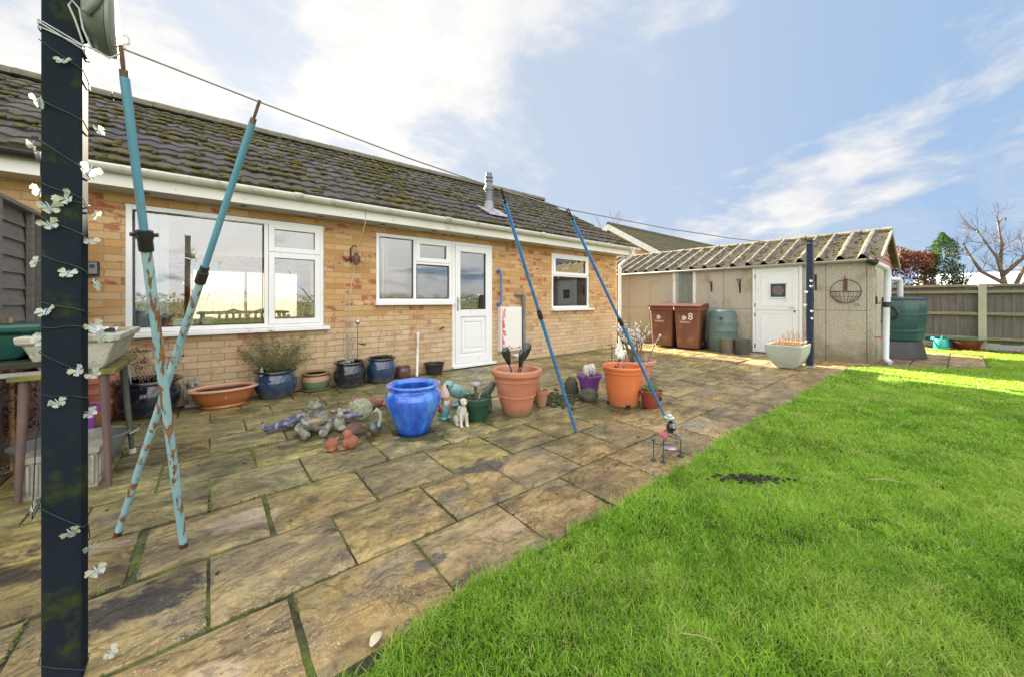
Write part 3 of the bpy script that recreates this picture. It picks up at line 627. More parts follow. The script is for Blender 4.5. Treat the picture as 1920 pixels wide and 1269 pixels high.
# --- rooms behind the glass
def room(x0, x1, y1, wallm, z0=.15, z1=2.12, open_back=None, fl=None):
    b = MB(); b.box(x0 - .05, x0, 5.46, y1, z0, z1); b.box(x1, x1 + .05, 5.46, y1, z0, z1); b.box(x0, x1, 5.46, y1, z1, z1 + .04)
    if not open_back: b.box(x0, x1, y1, y1 + .05, z0, z1)
    o = b.build('room_walls', wallm, H, True); b = MB(); b.box(x0, x1, 5.46, y1, z0 - .05, z0); b.build('room_floor', fl or mat('carpet', (.25, .16, .10), .95, (.20, .13, .08), 20), H, True)
room(-.95, 1.98, 10.74, CREAM, open_back=True)
room(2.05, 4.5, 8.2, mat('kitchen_wall', (.42, .38, .30), .8, (.36, .33, .27), 2))
room(4.9, 7.2, 8.0, mat('bedroom_wall', (.34, .36, .33), .8, (.30, .32, .30), 2))
# rear window and its vertical blind, lit from outside by the low sun
b = MB(); frame_box(b, -.35, 1.75, .68, 1.87, .05, 10.80, 10.86); b.box(.62, .67, 10.8, 10.86, .73, 1.82); b.build('window', WHITE, H, True)
BL = mat('blind_fabric', (.36, .335, .30), .8, (.25, .23, .20), 9, trans=.42, stretch=(4, 1, .3))
b = MB()
for k in range(24):
    a = -.33 + k * .088; b.quad((a, 10.70, .70), (a + .094, 10.735, .70), (a + .094, 10.735, 1.86), (a, 10.70, 1.86))
b.build('vertical_blind', BL, H, True)
CURT = mat('pale_curtain', (.42, .50, .58), .8, (.50, .57, .64), 3, stretch=(6, 6, .4), trans=.2)
def curtain(x0, x1, z0, z1, y=5.50, m=CURT, par=H):
    b = MB(); n = int((x1 - x0) / .012); b.sheet(lambda u, v: (x0 + (x1 - x0) * u, y + .022 * math.sin(u * (x1 - x0) * 75) + .01 * math.sin(u * 31), z0 + (z1 - z0) * v), n, 4)
    return b.build('curtain', m, par, True, smooth=180)
curtain(-.64, -.36, .80, 2.05); curtain(6.05, 6.44, .95, 2.05, 5.52, mat('white_curtain', (.62, .66, .66), .8, (.52, .56, .56), 3, stretch=(6, 6, .4), trans=.3)); curtain(5.30, 5.46, .95, 2.05, 5.52)
# inner sills
b = MB(); b.box(-.62, 1.09, 5.305, 5.50, .79, .812); b.box(1.84, 2.98, 5.305, 5.50, 1.08, 1.105); b.box(5.33, 6.42, 5.305, 5.50, .95, .968); b.build('inner_sill', WHITE, H, True)
PINE = mat('pine_wood', (.42, .24, .10), .5, (.34, .18, .07), 3, stretch=(1, 1, 8))
b = MB(); b.box(2.12, 2.42, 5.62, 5.9, .2, 1.62); b.box(2.15, 2.39, 5.60, 5.62, .25, 1.58); b.build('cupboard', PINE, H, True, bevel=.004)
# ------------------------------------------------------------------ outbuilding
SX, SR = 8.95, .98         # front plane x, right hand end y
SH = thing('garage_shed', 'long pebbledashed concrete outbuilding with mossy ribbed roof and white door', 'outbuilding', (SX, 3.6, 0))
PEB = mat('pebble_dash', (.24, .21, .155), .95, (.42, .385, .31), 62, bump=1.0, bscale=75, c3=(.68, .64, .55), dirt=((.26, .20, .10), 1.6, .3))
# algae and splashed soil on the foot of the concrete panels
_q = G(PEB.node_tree); _p = [n for n in PEB.node_tree.nodes if n.type == 'BSDF_PRINCIPLED'][0]; _src = _p.inputs['Base Color'].links[0].from_socket
_t = _q.n('ShaderNodeTexCoord').outputs['Object']; _s = _q.n('ShaderNodeSeparateXYZ', {0: _t})
_h = _q.math('ADD', _q.math('MULTIPLY', _s.outputs[2], -1.6), _q.math('MULTIPLY', _q.noise(_t, 2.6, 7, .68), 1.7))
_c = _q.mix(_q.ramp(_h, [(.12, 0.0), (.75, .8)]), _src, (.17, .155, .085))
_c = _q.mix(_q.ramp(_q.noise(_q.map(_t, (1, 7, .5)), 1.5, 6, .6), [(.55, 0.0), (.72, .4)]), _c, (.22, .20, .16))
PEB.node_tree.links.new(_c, _p.inputs['Base Color'])
def shed_panels():
    b = MB(); DY0, DY1 = 1.97, 2.83
    ys = [(SR, 1.06), (1.067, 1.62), (1.627, DY0), (DY1, 3.40), (3.407, 4.02), (4.58, 5.20), (5.207, 5.82), (5.827, 6.44), (6.447, 7.4)]
    for i, (a, c_) in enumerate(ys):
        if i == 3: b.build('front_wall', PEB, SH, True, bevel=.003); b = MB()
        b2 = 0 if i else 0
        if c_ - a > .1: b.box(SX, SX + .06, a, c_, .92, 1.84); b.box(SX, SX + .06, a, c_, -.05, .914)
        else: b.box(SX - .004, SX + .06, a, c_, -.05, 1.84)
    b.box(SX + .01, SX + .06, 4.02, 4.58, -.05, .95)
    o = b.build('front_wall', PEB, SH, True, bevel=.003)
    b = MB(); b.box(SX + .02, SX + .09, SR + .05, DY0 - .02, -.06, 1.8); b.box(SX + .02, SX + .09, DY1 + .02, 4.01, -.06, 1.8); b.box(SX + .021, SX + .09, 4.6, 7.4, -.06, 1.8)
    b.build('joint_strip', mat('dark_joint', (.06, .055, .05), .95), o, True)
    # end wall with pink boarded gable
    P = [(SX + .06, -.05), (11.55, -.05), (11.55, 1.80), (SX + .06, 1.80)]
    b = MB(); b.add([(x, SR, z) for x, z in P] + [(x, SR + .1, z) for x, z in P], [(0, 1, 2, 3), (7, 6, 5, 4), (0, 1, 5, 4), (1, 2, 6, 5), (2, 3, 7, 6), (3, 0, 4, 7)])
    b.box(11.45, 11.55, SR + .1, 7.4, -.05, 1.84); b.box(SX + .06, 11.45, 7.3, 7.4, -.05, 1.84)
    b.build('end_wall', PEB, SH, True)
    b = MB()
    for k in range(6):
        z0 = 1.805 + k * .105; hw = lambda z: max(.02, (2.43 - z) / .60 * 1.26)
        b.add([(10.26 - hw(z0), SR - .015, z0), (10.26 + hw(z0), SR - .015, z0), (10.26 + hw(z0 + .1), SR + .0, z0 + .1), (10.26 - hw(z0 + .1), SR + .0, z0 + .1),
               (10.26 - hw(z0), SR + .05, z0), (10.26 + hw(z0), SR + .05, z0), (10.26 + hw(z0 + .1), SR + .05, z0 + .1), (10.26 - hw(z0 + .1), SR + .05, z0 + .1)], [(0, 1, 2, 3), (7, 6, 5, 4), (0, 1, 5, 4), (1, 2, 6, 5), (2, 3, 7, 6), (3, 0, 4, 7)])
    b.build('gable_boarding', mat('faded_red_boards', (.34, .14, .12), .8, (.42, .20, .17), 8), SH, True)
shed_panels()
# corrugated cement sheeting: raised trapezoid ribs with mossy pans between
AS = bpy.data.materials.new('lichen_cement_sheet'); AS.use_nodes = True; t = AS.node_tree; t.nodes.clear(); q = G(t)
pb = q.n('ShaderNodeBsdfPrincipled', {'Roughness': .95}); q.L(pb.outputs[0], q.n('ShaderNodeOutputMaterial').inputs[0]); tco = q.n('ShaderNodeTexCoord').outputs['Object']
c = q.ramp(q.noise(tco, 11, 9, .72), [(.32, (.07, .06, .042)), (.48, (.18, .15, .10)), (.66, (.31, .27, .19))])
c = q.mix(q.ramp(q.noise(q.map(tco, (1, 1, 1), (3, 0, 0)), 5, 8, .72), [(.50, 0.0), (.60, .85)]), c, q.ramp(q.noise(tco, 30, 5), [(.3, (.09, .09, .02)), (.7, (.24, .19, .05))]))
c = q.mix(q.ramp(q.noise(tco, 42, 5, .7), [(.62, 0.0), (.68, .7)]), c, (.45, .43, .36))
q.L(c, pb.inputs['Base Color']); bn = q.n('ShaderNodeBump', {'Height': q.noise(tco, 40, 6, .8), 'Strength': 1, 'Distance': .02}); q.L(bn.outputs[0], pb.inputs['Normal'])
AD = mat('shade_painted_rib', (.045, .045, .048), .9, (.075, .075, .075), 14, bump=.8, bscale=60, dirt=((.26, .22, .13), 9, .5))  # shade of the ribs painted into the colour of their side and top
def ribbed(xe, ze, xr, zr, nm):
    b = MB(); per = .297; Y = SR - .10; cols = []
    while Y < 7.5:
        for dy, h in ((0, 0), (.160, .004), (.213, .074), (.250, .074)): cols.append((Y + dy, h))
        Y += per
    nx = 12; vs = []; sg = 1 if xr > xe else -1; nrm = Vector((-(zr - ze) * sg, 0, abs(xr - xe))).normalized()
    for (y, h) in cols:
        for i in range(nx + 1):
            p = Vector((xe + (xr - xe) * i / nx, y, ze + (zr - ze) * i / nx)); p += nrm * (h + .005 * noise.noise(Vector((p.x * 6, y * 6, 0)))); vs.append(p)
    fs = [(a * (nx + 1) + i, (a + 1) * (nx + 1) + i, (a + 1) * (nx + 1) + i + 1, a * (nx + 1) + i + 1) for a in range(len(cols) - 1) for i in range(nx)]
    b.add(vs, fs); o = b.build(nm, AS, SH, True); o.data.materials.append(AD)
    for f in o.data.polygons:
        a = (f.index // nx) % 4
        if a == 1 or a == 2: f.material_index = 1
    q_ = o.modifiers.new('solid', 'SOLIDIFY'); q_.thickness = .012; q_.offset = 0
    return o
r1 = ribbed(SX - .10, 1.835, 10.28, 2.445, 'roof'); ribbed(11.70, 1.835, 10.27, 2.44, 'rear_roof')
b = MB(); rg = random.Random(3)
for k in range(520):
    u = rg.random(); y = rg.uniform(SR - .08, 7.2); ph = ((y - SR + .10) % .297)
    if ph > .17: continue
    x = SX - .08 + 1.3 * u; r = rg.uniform(.008, .026); b.ell((x, y, 1.845 + .61 / 1.43 * (x - SX + .10) + .008), (r * 1.4, r * 1.3, r * .6), sub=1)
o = b.build('moss', MOSS, r1, True, smooth=180); o['kind'] = 'stuff'
b = MB()
y = SR - .12
while y < 7.4: b.tube([(10.275, y, 2.47), (10.275, y + .44, 2.462)], .062, 12); y += .45
b.build('ridge_cap', AS, r1, True, smooth=60)
b = MB()
for x0, z0, x1, z1 in ((SX - .10, 1.83, 10.27, 2.45), (11.70, 1.83, 10.27, 2.45)):
    b.add([(x0, SR - .125, z0 - .055), (x1, SR - .125, z1 - .055), (x1, SR - .125, z1 + .03), (x0, SR - .125, z0 + .03), (x0, SR - .103, z0 - .055), (x1, SR - .103, z1 - .055), (x1, SR - .103, z1 + .03), (x0, SR - .103, z0 + .03)], [(0, 1, 2, 3), (7, 6, 5, 4), (0, 1, 5, 4), (1, 2, 6, 5), (2, 3, 7, 6), (3, 0, 4, 7)])
b.build('bargeboard', mat('grey_green_board', (.24, .25, .19), .85, (.34, .32, .24), 7), SH, True)
b = MB(); P = []
for y in (SR - .02, 7.4):
    for k in range(9): t_ = math.pi * k / 8; P.append((SX - .075 + .045 * math.cos(t_), y, 1.828 - .045 * math.sin(t_)))
b.add(P, [(k, k + 1, k + 10, k + 9) for k in range(8)] + [tuple(range(9)), tuple(range(9, 18))]); b.build('gutter', mat('grey_gutter', (.42, .43, .42), .5, (.34, .35, .32), 5), SH, True, smooth=60, solid=.004)
# door (stable style) with a small decorated window
b = MB(); X = SX - .02
b.box(X - .01, X + .05, 1.975, 2.025, .02, 1.83); b.box(X - .01, X + .05, 2.775, 2.825, .02, 1.83); b.box(X - .01, X + .05, 2.025, 2.775, 1.77, 1.829)
dd = b.build('door', WHITE, SH, True, bevel=.004)
b = MB(); b.box(X, X + .035, 2.03, 2.77, .90, 1.765); b.box(X, X + .035, 2.03, 2.77, .03, .894); lf = b.build('door_leaf', WHITE, dd, True, bevel=.003)
b = MB()
for z0, z1 in ((.98, 1.70), (.10, .84)):
    b.box(X - .006, X, 2.115, 2.125, z0, z1); b.box(X - .006, X, 2.66, 2.67, z0, z1); b.box(X - .006, X, 2.125, 2.66, z1 - .01, z1); b.box(X - .006, X, 2.125, 2.66, z0, z0 + .01)
b.build('panel_moulding', WHITEP, dd, True)
b = MB(); b.box(X - .016, X - .0005, 2.215, 2.24, 1.14, 1.46); b.box(X - .016, X - .0005, 2.50, 2.525, 1.14, 1.46); b.box(X - .016, X - .0005, 2.24, 2.50, 1.435, 1.46); b.box(X - .016, X - .0005, 2.24, 2.50, 1.14, 1.165); wn = b.build('window', WHITEP, dd, True, bevel=.003)
b = MB(); b.box(X - .004, X - .001, 2.24, 2.50, 1.165, 1.435); b.build('glass_pane', mat('dark_glass', (.05, .075, .085), .12, (.06, .08, .09), 6), wn, True)
b = MB(); M_ = Matrix.Translation((X - .006, 2.37, 1.30)) @ Matrix.Rotation(R(-90), 4, 'Y')
b.lathe([(.0, 0), (.098, 0), (.10, .002), (.0, .002)], 28, M=M_); eb = b.build('emblem', mat('emblem_grey', (.22, .22, .23), .5, (.07, .08, .09), 40, c3=(.30, .29, .29)), wn, True)
b = MB()
for k in range(5): a = k * 1.3; b.lathe([(0, 0), (.016, 0), (.0, .003)], 8, M=Matrix.Translation((X - .009, 2.36 + .03 * math.cos(a), 1.30 + .018 * math.sin(a))) @ Matrix.Rotation(R(-90), 4, 'Y'))
b.build('red_flower', mat('red_pattern', (.42, .06, .06), .5, (.30, .05, .05), 20), eb, True)
b = MB(); b.tube([(X, 2.095, .95), (X - .03, 2.095, .95), (X - .032, 2.19, .955)], .008, 8); b.box(X - .012, X, 2.08, 2.11, .86, .90); b.build('handle', STEEL, dd, True, smooth=50)
b = MB()
for z in (1.6, 1.0, .80, .15): b.box(X - .014, X, 2.765, 2.79, z - .04, z + .04)
b.build('hinge', STEEL, dd, True, bevel=.002)
b = MB(); b.box(SX - .03, SX + .06, 1.97, 2.83, -.05, .018); b.build('threshold', mat('green_sill', (.09, .12, .08), .9), dd, True)
# curtained side window
b = MB(); b.box(SX - .02, SX + .05, 4.02, 4.085, .952, 1.83); b.box(SX - .02, SX + .05, 4.515, 4.58, .952, 1.83); b.box(SX - .018, SX + .05, 4.085, 4.515, .952, .99); b.box(SX - .018, SX + .05, 4.085, 4.515, 1.80, 1.829); wn = b.build('window', WHITEP, SH, True, bevel=.003)
b = MB(); b.box(SX + .02, SX + .024, 4.085, 4.515, .99, 1.80); b.build('glass_pane', glass_mat('shed_glass', .5), wn, True)
b = MB(); b.sheet(lambda u, v: (SX + .06 + .012 * math.sin(u * 46) * (1 - .2 * v), 4.07 + .46 * u, .97 + .84 * v), 60, 3); b.build('net_curtain', mat('net_curtain', (.50, .56, .56), .9, (.36, .43, .44), 3, stretch=(5, 14, .5)), wn, True, smooth=180)
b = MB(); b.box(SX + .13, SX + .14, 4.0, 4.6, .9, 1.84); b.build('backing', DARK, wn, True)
# downpipe at the corner
b = MB(); b.tube([(8.875, 1.03, 1.82), (8.875, 1.00, 1.78), (8.95, .93, 1.73), (9.16, .84, 1.66), (9.20, .83, 1.60), (9.20, .83, 1.40), (9.17, .83, 1.22), (9.17, .835, 1.02), (9.17, .84, .98), (9.12, .85, .10), (9.10, .82, .05), (9.08, .78, .03)], .047, 14); dp = b.build('downpipe', mat('pale_pipe', (.62, .65, .70), .35, (.52, .55, .60), 4, coat=.2), SH, True, smooth=50)
b = MB(); b.lathe([(.056, .98), (.056, 1.07)], 16, (9.17, .835)); b.build('joint_collar', BLACKP, dp, True, smooth=50); b = MB(); b.tube([(8.873, 1.05, 1.80), (8.873, 1.0, 1.785), (8.93, .95, 1.75)], .056, 12); b.build('joint_collar', BLACKP, dp, True, smooth=50)
b = MB(); b.tube([(9.12, .86, .45), (9.08, .99, .46)], .012, 8); b.build('red_clip', mat('red_clip', (.45, .05, .08), .4), dp, True)
b = MB(); b.tube([(10.3, .955, 1.52), (10.55, .80, 1.52), (10.6, .78, 1.50), (10.6, .78, 1.12)], .045, 12); b.build('downpipe', dp.data.materials[0], SH, True, smooth=50)
# three iron hanging-basket brackets
IRON = mat('black_iron', (.02, .02, .022), .55, (.045, .03, .025), 20)
for y, lb in ((3.66, 'small black iron bracket on the outbuilding wall, nearest the curtained window'), (3.07, 'large black iron bracket on the outbuilding wall left of its white door'), (1.77, 'black iron bracket half hidden behind the dark post by the outbuilding')):
    L = .17 if y < 3.5 else .13; z0 = 1.43 if y > 2 else 1.46
    r = thing('wall_bracket', lb, 'bracket', (SX - .002, y, z0), 0, 'wall brackets on the outbuilding')
    b = MB(); b.box(-.012, 0, -.014, .014, -L * 1.0, L * .8); b.build('back_plate', IRON, r)
    b = MB(); b.tube([(-.006, 0, L * .72), (-L * 1.3, 0, L * .72), (-L * 1.45, 0, L * .66), (-L * 1.5, 0, L * .5)], .007, 6); b.tube([(-.006, 0, -L * .75), (-L * .5, 0, -.0), (-L * 1.0, 0, L * .70)], .006, 6)
    b.build('arm', IRON, r, smooth=60)
# half round wire hay-rack basket
r = thing('wire_basket', 'round wire wall basket with brown wooden hook on the outbuilding', 'wall basket', (SX - .006, 1.345, 1.26))
b = MB(); n = 26
b.tube([(-.0, .215 * math.cos(2 * math.pi * k / n), .215 * math.sin(2 * math.pi * k / n) + .0) for k in range(n + 1)], .0045, 5)
b.tube([(-.16 * math.sin(math.pi * k / 16), .215 * math.cos(math.pi * k / 16), .0) for k in range(17)], .005, 5); b.tube([(0, -.215, 0), (0, .215, 0)], .004, 5)
for k in range(1, 10):
    th = math.pi * k / 10; p0 = Vector((-.16 * math.sin(th), .215 * math.cos(th), 0)); p1 = Vector((0, .215 * math.cos(th) * .35, -.205))
    b.tube([p0, p0 * .95 + Vector((0, 0, -.07)), p0 * .62 + Vector((0, 0, -.15)), p1], .0035, 5)
b.tube([(-.13 * math.sin(math.pi * k / 12), .18 * math.cos(math.pi * k / 12), -.10) for k in range(13)], .0035, 5)
b.tube([(-.01, -.06 - .05, -.225), (-.02, -.14, -.24), (-.02, -.17, -.22), (-.02, -.19, -.24), (-.02, -.16, -.26)], .004, 5)
b.build('wire_frame', IRON, r, smooth=60)
b = MB(); b.box(-.03, -.0, -.028, .022, .02, .23); b.tube([(-.03, 0, .22), (-.06, 0, .26), (-.04, 0, .30)], .008, 6); b.build('wooden_hook', mat('brown_wood', (.13, .05, .03), .7), r, bevel=.003)
r = thing('key_hook', 'small dark metal hook on the shed corner beside the pale downpipe', 'hook', (9.2, SR - .004, 1.10)); b = MB(); b.box(-.02, .02, -.02, .0, -.07, .07); b.tube([(0, -.02, -.05), (0, -.05, -.06), (0, -.05, -.02)], .006, 6); b.build('hook_plate', IRON, r, bevel=.003)

# ------------------------------------------------------------------ bins, butts, buckets
def bin_(name, label, loc, rz, m, mlid, number=None, sc_=1.0):
    r = thing(name, label, 'wheelie bin', loc, rz, 'wheelie bins by the outbuilding')
    h, w0, w1, d0, d1 = .94, .46, .555, .50, .66
    def ringz(z, inset=0):
        k = z / h; w_, d_ = (w0 + (w1 - w0) * k) / 2 - inset, (d0 + (d1 - d0) * k); y0 = -.5 * d0 - (d1 - d0) * k * .3
        return w_, y0, y0 + d_
    def rring(z, ex=0, n=5, rr=.045):
        w_, y0, y1 = ringz(z); w_ += ex; y0 -= ex; y1 += ex; P = []
        for cx_, cy_, a0 in ((w_ - rr, y0 + rr, -90), (w_ - rr, y1 - rr, 0), (-w_ + rr, y1 - rr, 90), (-w_ + rr, y0 + rr, 180)):
            for k in range(n): a = R(a0 + 90 * k / (n - 1)); P.append((cx_ + rr * math.cos(a), cy_ + rr * math.sin(a), z))
        return P
    b = MB(); L = [rring(z, e) for z, e in ((.03, -.01), (.06, 0), (.30, 0), (.86, 0), (.865, .018), (.93, .02), (.94, .016))]; n = 20
    vs = sum(L, []); fs = [(i * n + k, i * n + (k + 1) % n, (i + 1) * n + (k + 1) % n, (i + 1) * n + k) for i in range(len(L) - 1) for k in range(n)] + [tuple(range(n))[::-1], tuple((len(L) - 1) * n + k for k in range(n))]
    b.add(vs, fs); body = b.build('body', m, r, smooth=35)
    b = MB(); w_, y0, y1 = ringz(.93); t_ = []
    prof = [(y0 - .045, .945), (y0 - .045, .975), (y0 + .05, 1.0), (y0 + .30, 1.022), (y1 - .06, 1.03), (y1 + .02, 1.015), (y1 + .05, .98), (y1 + .05, .945)]
    for s in (-1, 1):
        for (y, z) in prof: t_.append((s * (w_ + .028), y, z - (.012 if 0 else 0)))
    K = len(prof); b.add(t_, [(k, (k + 1) % K, K + (k + 1) % K, K + k) for k in range(K)] + [tuple(range(K)), tuple(range(K, 2 * K))[::-1]]); b.build('lid', mlid, r, bevel=.008)
    b = MB(); b.tube([(-.20, y1 + .03, .90), (-.20, y1 + .08, .93), (.20, y1 + .08, .93), (.20, y1 + .03, .90)], .014, 8); b.build('handle', mlid, r, smooth=60)
    for s in (-1, 1):
        b = MB(); b.lathe([(0, -.03), (.09, -.03), (.10, -.02), (.10, .02), (.09, .03), (0, .03)], 20, M=Matrix.Translation((s * .235, .20, .10)) @ Matrix.Rotation(R(90), 4, 'Y')); b.build('wheel', BLACKP, r, smooth=50)
    # white printing on the front face
    tl = math.atan2((d1 - d0) * .3, h)
    def FM(x, z): 
        wv, yy, _ = ringz(z); return Matrix.Translation((x, yy - .004, z)) @ Matrix.Rotation(R(90) + tl, 4, 'X')
    PW = mat('white_print_' + name + str(loc[1]), (.75, .72, .70), .6)
    b = MB()
    for a in range(3):
        b.lathe([(.026, 0), (.034, 0), (.034, .002), (.026, .002), (.026, 0)], 18, M=FM(-.06 + .02 * math.cos(a * 2.1), .705 + .02 * math.sin(a * 2.1)))
    b.build('logo', PW, r)
    text_mb('Breckland', .052, FM(-.045, .61)).build('lettering', PW, r)
    if number: text_mb(number, .21, FM(.075, .73), .002).build('house_number', PW, r)
    return r
BINM = mat('brown_bin', (.115, .040, .022), .48, (.15, .055, .030), 3, dirt=((.19, .11, .075), 5, .4), stretch=(1, 1, .4)); BINL = mat('brown_lid', (.085, .030, .020), .38, (.11, .04, .025), 5)
bin_('wheelie_bin', 'brown wheelie bin without a number, left of the numbered one', (8.56, 4.56, 0), R(-83), BINM, BINL)
bin_('wheelie_bin', 'brown wheelie bin with a white number 8, beside the green barrel', (8.55, 3.96, 0), R(-80), BINM, BINL, '8')
BAR = mat('green_barrel', (.055, .105, .10), .5, (.085, .13, .12), 3, coat=.1, dirt=((.13, .16, .14), 4, .4))
r = thing('water_barrel', 'blue green plastic water barrel between brown bin and outbuilding', 'barrel', (8.66, 3.33, 0))
b = MB(); b.lathe([(.25, 0), (.262, .02), (.285, .25), (.289, .26), (.283, .27), (.295, .44), (.299, .45), (.292, .46), (.296, .62), (.299, .63), (.290, .64), (.285, .76), (.26, .85), (.20, .885), (0, .90)], 40); b.build('body', BAR, r, smooth=50)
b = MB(); b.box(-.30, -.28, -.12, -.07, .70, .74); b.build('overflow_plug', BLACKP, r)
BKT = mat('grey_bucket', (.045, .05, .05), .55, (.07, .075, .07), 5)
for x, y, lb, mm in ((8.44, 3.13, 'tan sided plastic bucket tucked behind the dark bucket by the barrel', mat('tan_bucket', (.11, .10, .085), .6, (.16, .13, .10), 4)), (8.44, 2.86, 'dark grey plastic bucket in front of the pebbledashed wall', BKT)):
    r = thing('bucket', lb, 'bucket', (x, y, 0), 0, 'buckets by the outbuilding'); b = MB(); b.lathe([(.0, 0), (.115, 0), (.145, .27), (.158, .275), (.158, .30), (.15, .305), (.142, .28), (.110, .02), (0, .02)], 28); b.build('body', mm, r, smooth=50)
    b = MB(); b.tube([(.155, 0, .28), (.165, .05, .20), (.16, .10, .15), (.13, .16, .13)], .003, 5); b.build('handle', STEEL, r)
# stone trough planter beside the far post
r = thing('trough_planter', 'pale green square planter with dead grass beside the far post', 'planter', (7.50, 1.83, 0), R(2))
PLM = mat('pale_planter', (.50, .55, .48), .6, (.40, .46, .38), 3, dirt=((.24, .27, .12), 4, .3))
b = MB(); L = []; 
for z, hx, hy in ((0, .27, .10), (.03, .30, .13), (.12, .36, .19), (.24, .41, .235), (.36, .435, .25), (.385, .44, .255)): L.append([(sx * hx, sy * hy, z) for sx, sy in ((-1, -1), (1, -1), (1, 1), (-1, 1))])
L += [[(sx * .41, sy * .225, .385) for sx, sy in ((-1, -1), (1, -1), (1, 1), (-1, 1))], [(sx * .40, sy * .215, .34) for sx, sy in ((-1, -1), (1, -1), (1, 1), (-1, 1))]]
b.add(sum(L, []), [(i * 4 + k, i * 4 + (k + 1) % 4, (i + 1) * 4 + (k + 1) % 4, (i + 1) * 4 + k) for i in range(len(L) - 1) for k in range(4)] + [(3, 2, 1, 0)]); b.build('body', PLM, r, bevel=.012, smooth=40)
b = MB(); b.sheet(lambda u, v: (-.405 + .81 * u, -.22 + .44 * v, .355 + .02 * noise.noise(Vector((u * 7, v * 7, 0)))), 14, 10); b.build('soil', SOIL, r, smooth=180)
DEAD = mat('dead_stems', (.42, .26, .12), .8, (.55, .38, .20), 9, trans=.3)
b = MB(); rg = random.Random(8)
for k in range(220):
    x, y = rg.uniform(-.38, .38), rg.uniform(-.2, .2); L_ = rg.uniform(.03, .10) * (1 + 1.6 * (x > .2)); a = rg.uniform(0, 6.28); le = rg.uniform(.02, .08)
    b.tube([(x, y, .355), (x + le * .5 * math.cos(a), y + le * .5 * math.sin(a), .355 + L_ * .7), (x + le * math.cos(a), y + le * math.sin(a), .355 + L_)], [.003, .0025, .001], 4)
b.tube([(.1, -.1, .36), (.1, -.1, .50), (.11, -.09, .60)], .003, 4); b.build('dead_grass', DEAD, r)
# compost / water butt on a stand
CB = mat('dark_green_plastic', (.010, .055, .055), .38, (.014, .07, .066), 4, coat=.15)
r = thing('water_butt', 'large dark green ribbed water butt on a black stand by the outbuilding', 'water butt', (10.42, .88, 0))
b = MB(); b.lathe([(.40, .33), (.435, .36), (.45, .50), (.465, .51), (.465, .55), (.45, .56), (.475, .72), (.475, .80), (.49, .81), (.49, .85), (.475, .86), (.48, 1.0), (.465, 1.07), (.46, 1.11), (.10, 1.13), (0, 1.13)], 14); b.build('body', CB, r, smooth=25)
b = MB(); b.lathe([(.46, 1.105), (.475, 1.11), (.475, 1.135), (.40, 1.16), (0, 1.17)], 28); b.build('lid', mat('butt_lid', (.02, .04, .06), .4), r, smooth=40)
b = MB(); b.lathe([(.47, 0), (.47, .03), (.41, .33), (0, .33)], 8, fold=lambda a, z: 1); b.build('stand', mat('black_stand', (.03, .032, .04), .45, (.05, .05, .055), 5), r, smooth=20)
b = MB(); b.tube([(-.44, .06, 1.04), (-.50, .02, 1.02), (-.53, -.08, .96), (-.53, -.13, .86), (-.52, -.10, .77), (-.51, .02, .72), (-.51, .20, .71), (-.46, .32, .74)], .018, 10); b.build('hose', mat('hose_black', (.02, .025, .035), .35), r, smooth=80)
r = thing('watering_can', 'turquoise plastic watering can standing beside the red bowl by the fence', 'watering can', (12.85, .30, 0), R(160))
TQ = mat('turquoise_plastic', (.02, .36, .34), .35, (.02, .30, .29), 4, coat=.2)
b = MB(); b.lathe([(.0, 0), (.12, 0), (.125, .02), (.115, .20), (.10, .225), (0, .225)], 24, sx=1.2); b.build('body', TQ, r, smooth=50)
b = MB(); b.tube([(.12, 0, .05), (.22, 0, .13), (.33, 0, .24)], [.022, .018, .014], 10); b.lathe([(.014, 0), (.035, .03), (0, .035)], 14, M=Matrix.Translation((.33, 0, .24)) @ Matrix.Rotation(R(50), 4, 'Y')); b.build('spout', TQ, r, smooth=50)
b = MB(); b.tube([(.02, 0, .22), (-.04, 0, .28), (-.13, 0, .26), (-.18, 0, .17), (-.13, 0, .06)], .013, 10); b.build('handle', TQ, r, smooth=80)
r = thing('plastic_bowl', 'dark red shallow bowl with a green saucer on top by the far fence', 'bowl', (13.0, -.06, 0))
b = MB(); b.lathe([(0, 0), (.14, 0), (.17, .02), (.23, .20), (.245, .205), (.245, .22), (0, .22)], 30); b.build('bowl_body', mat('maroon_plastic', (.18, .03, .03), .4, (.15, .025, .025), 4), r, smooth=50)
b = MB(); b.lathe([(0, .222), (.24, .222), (.30, .24), (.31, .25), (.30, .252), (.24, .235), (0, .235)], 30); b.build('saucer', mat('green_plastic', (.03, .16, .10), .4), r, smooth=50)

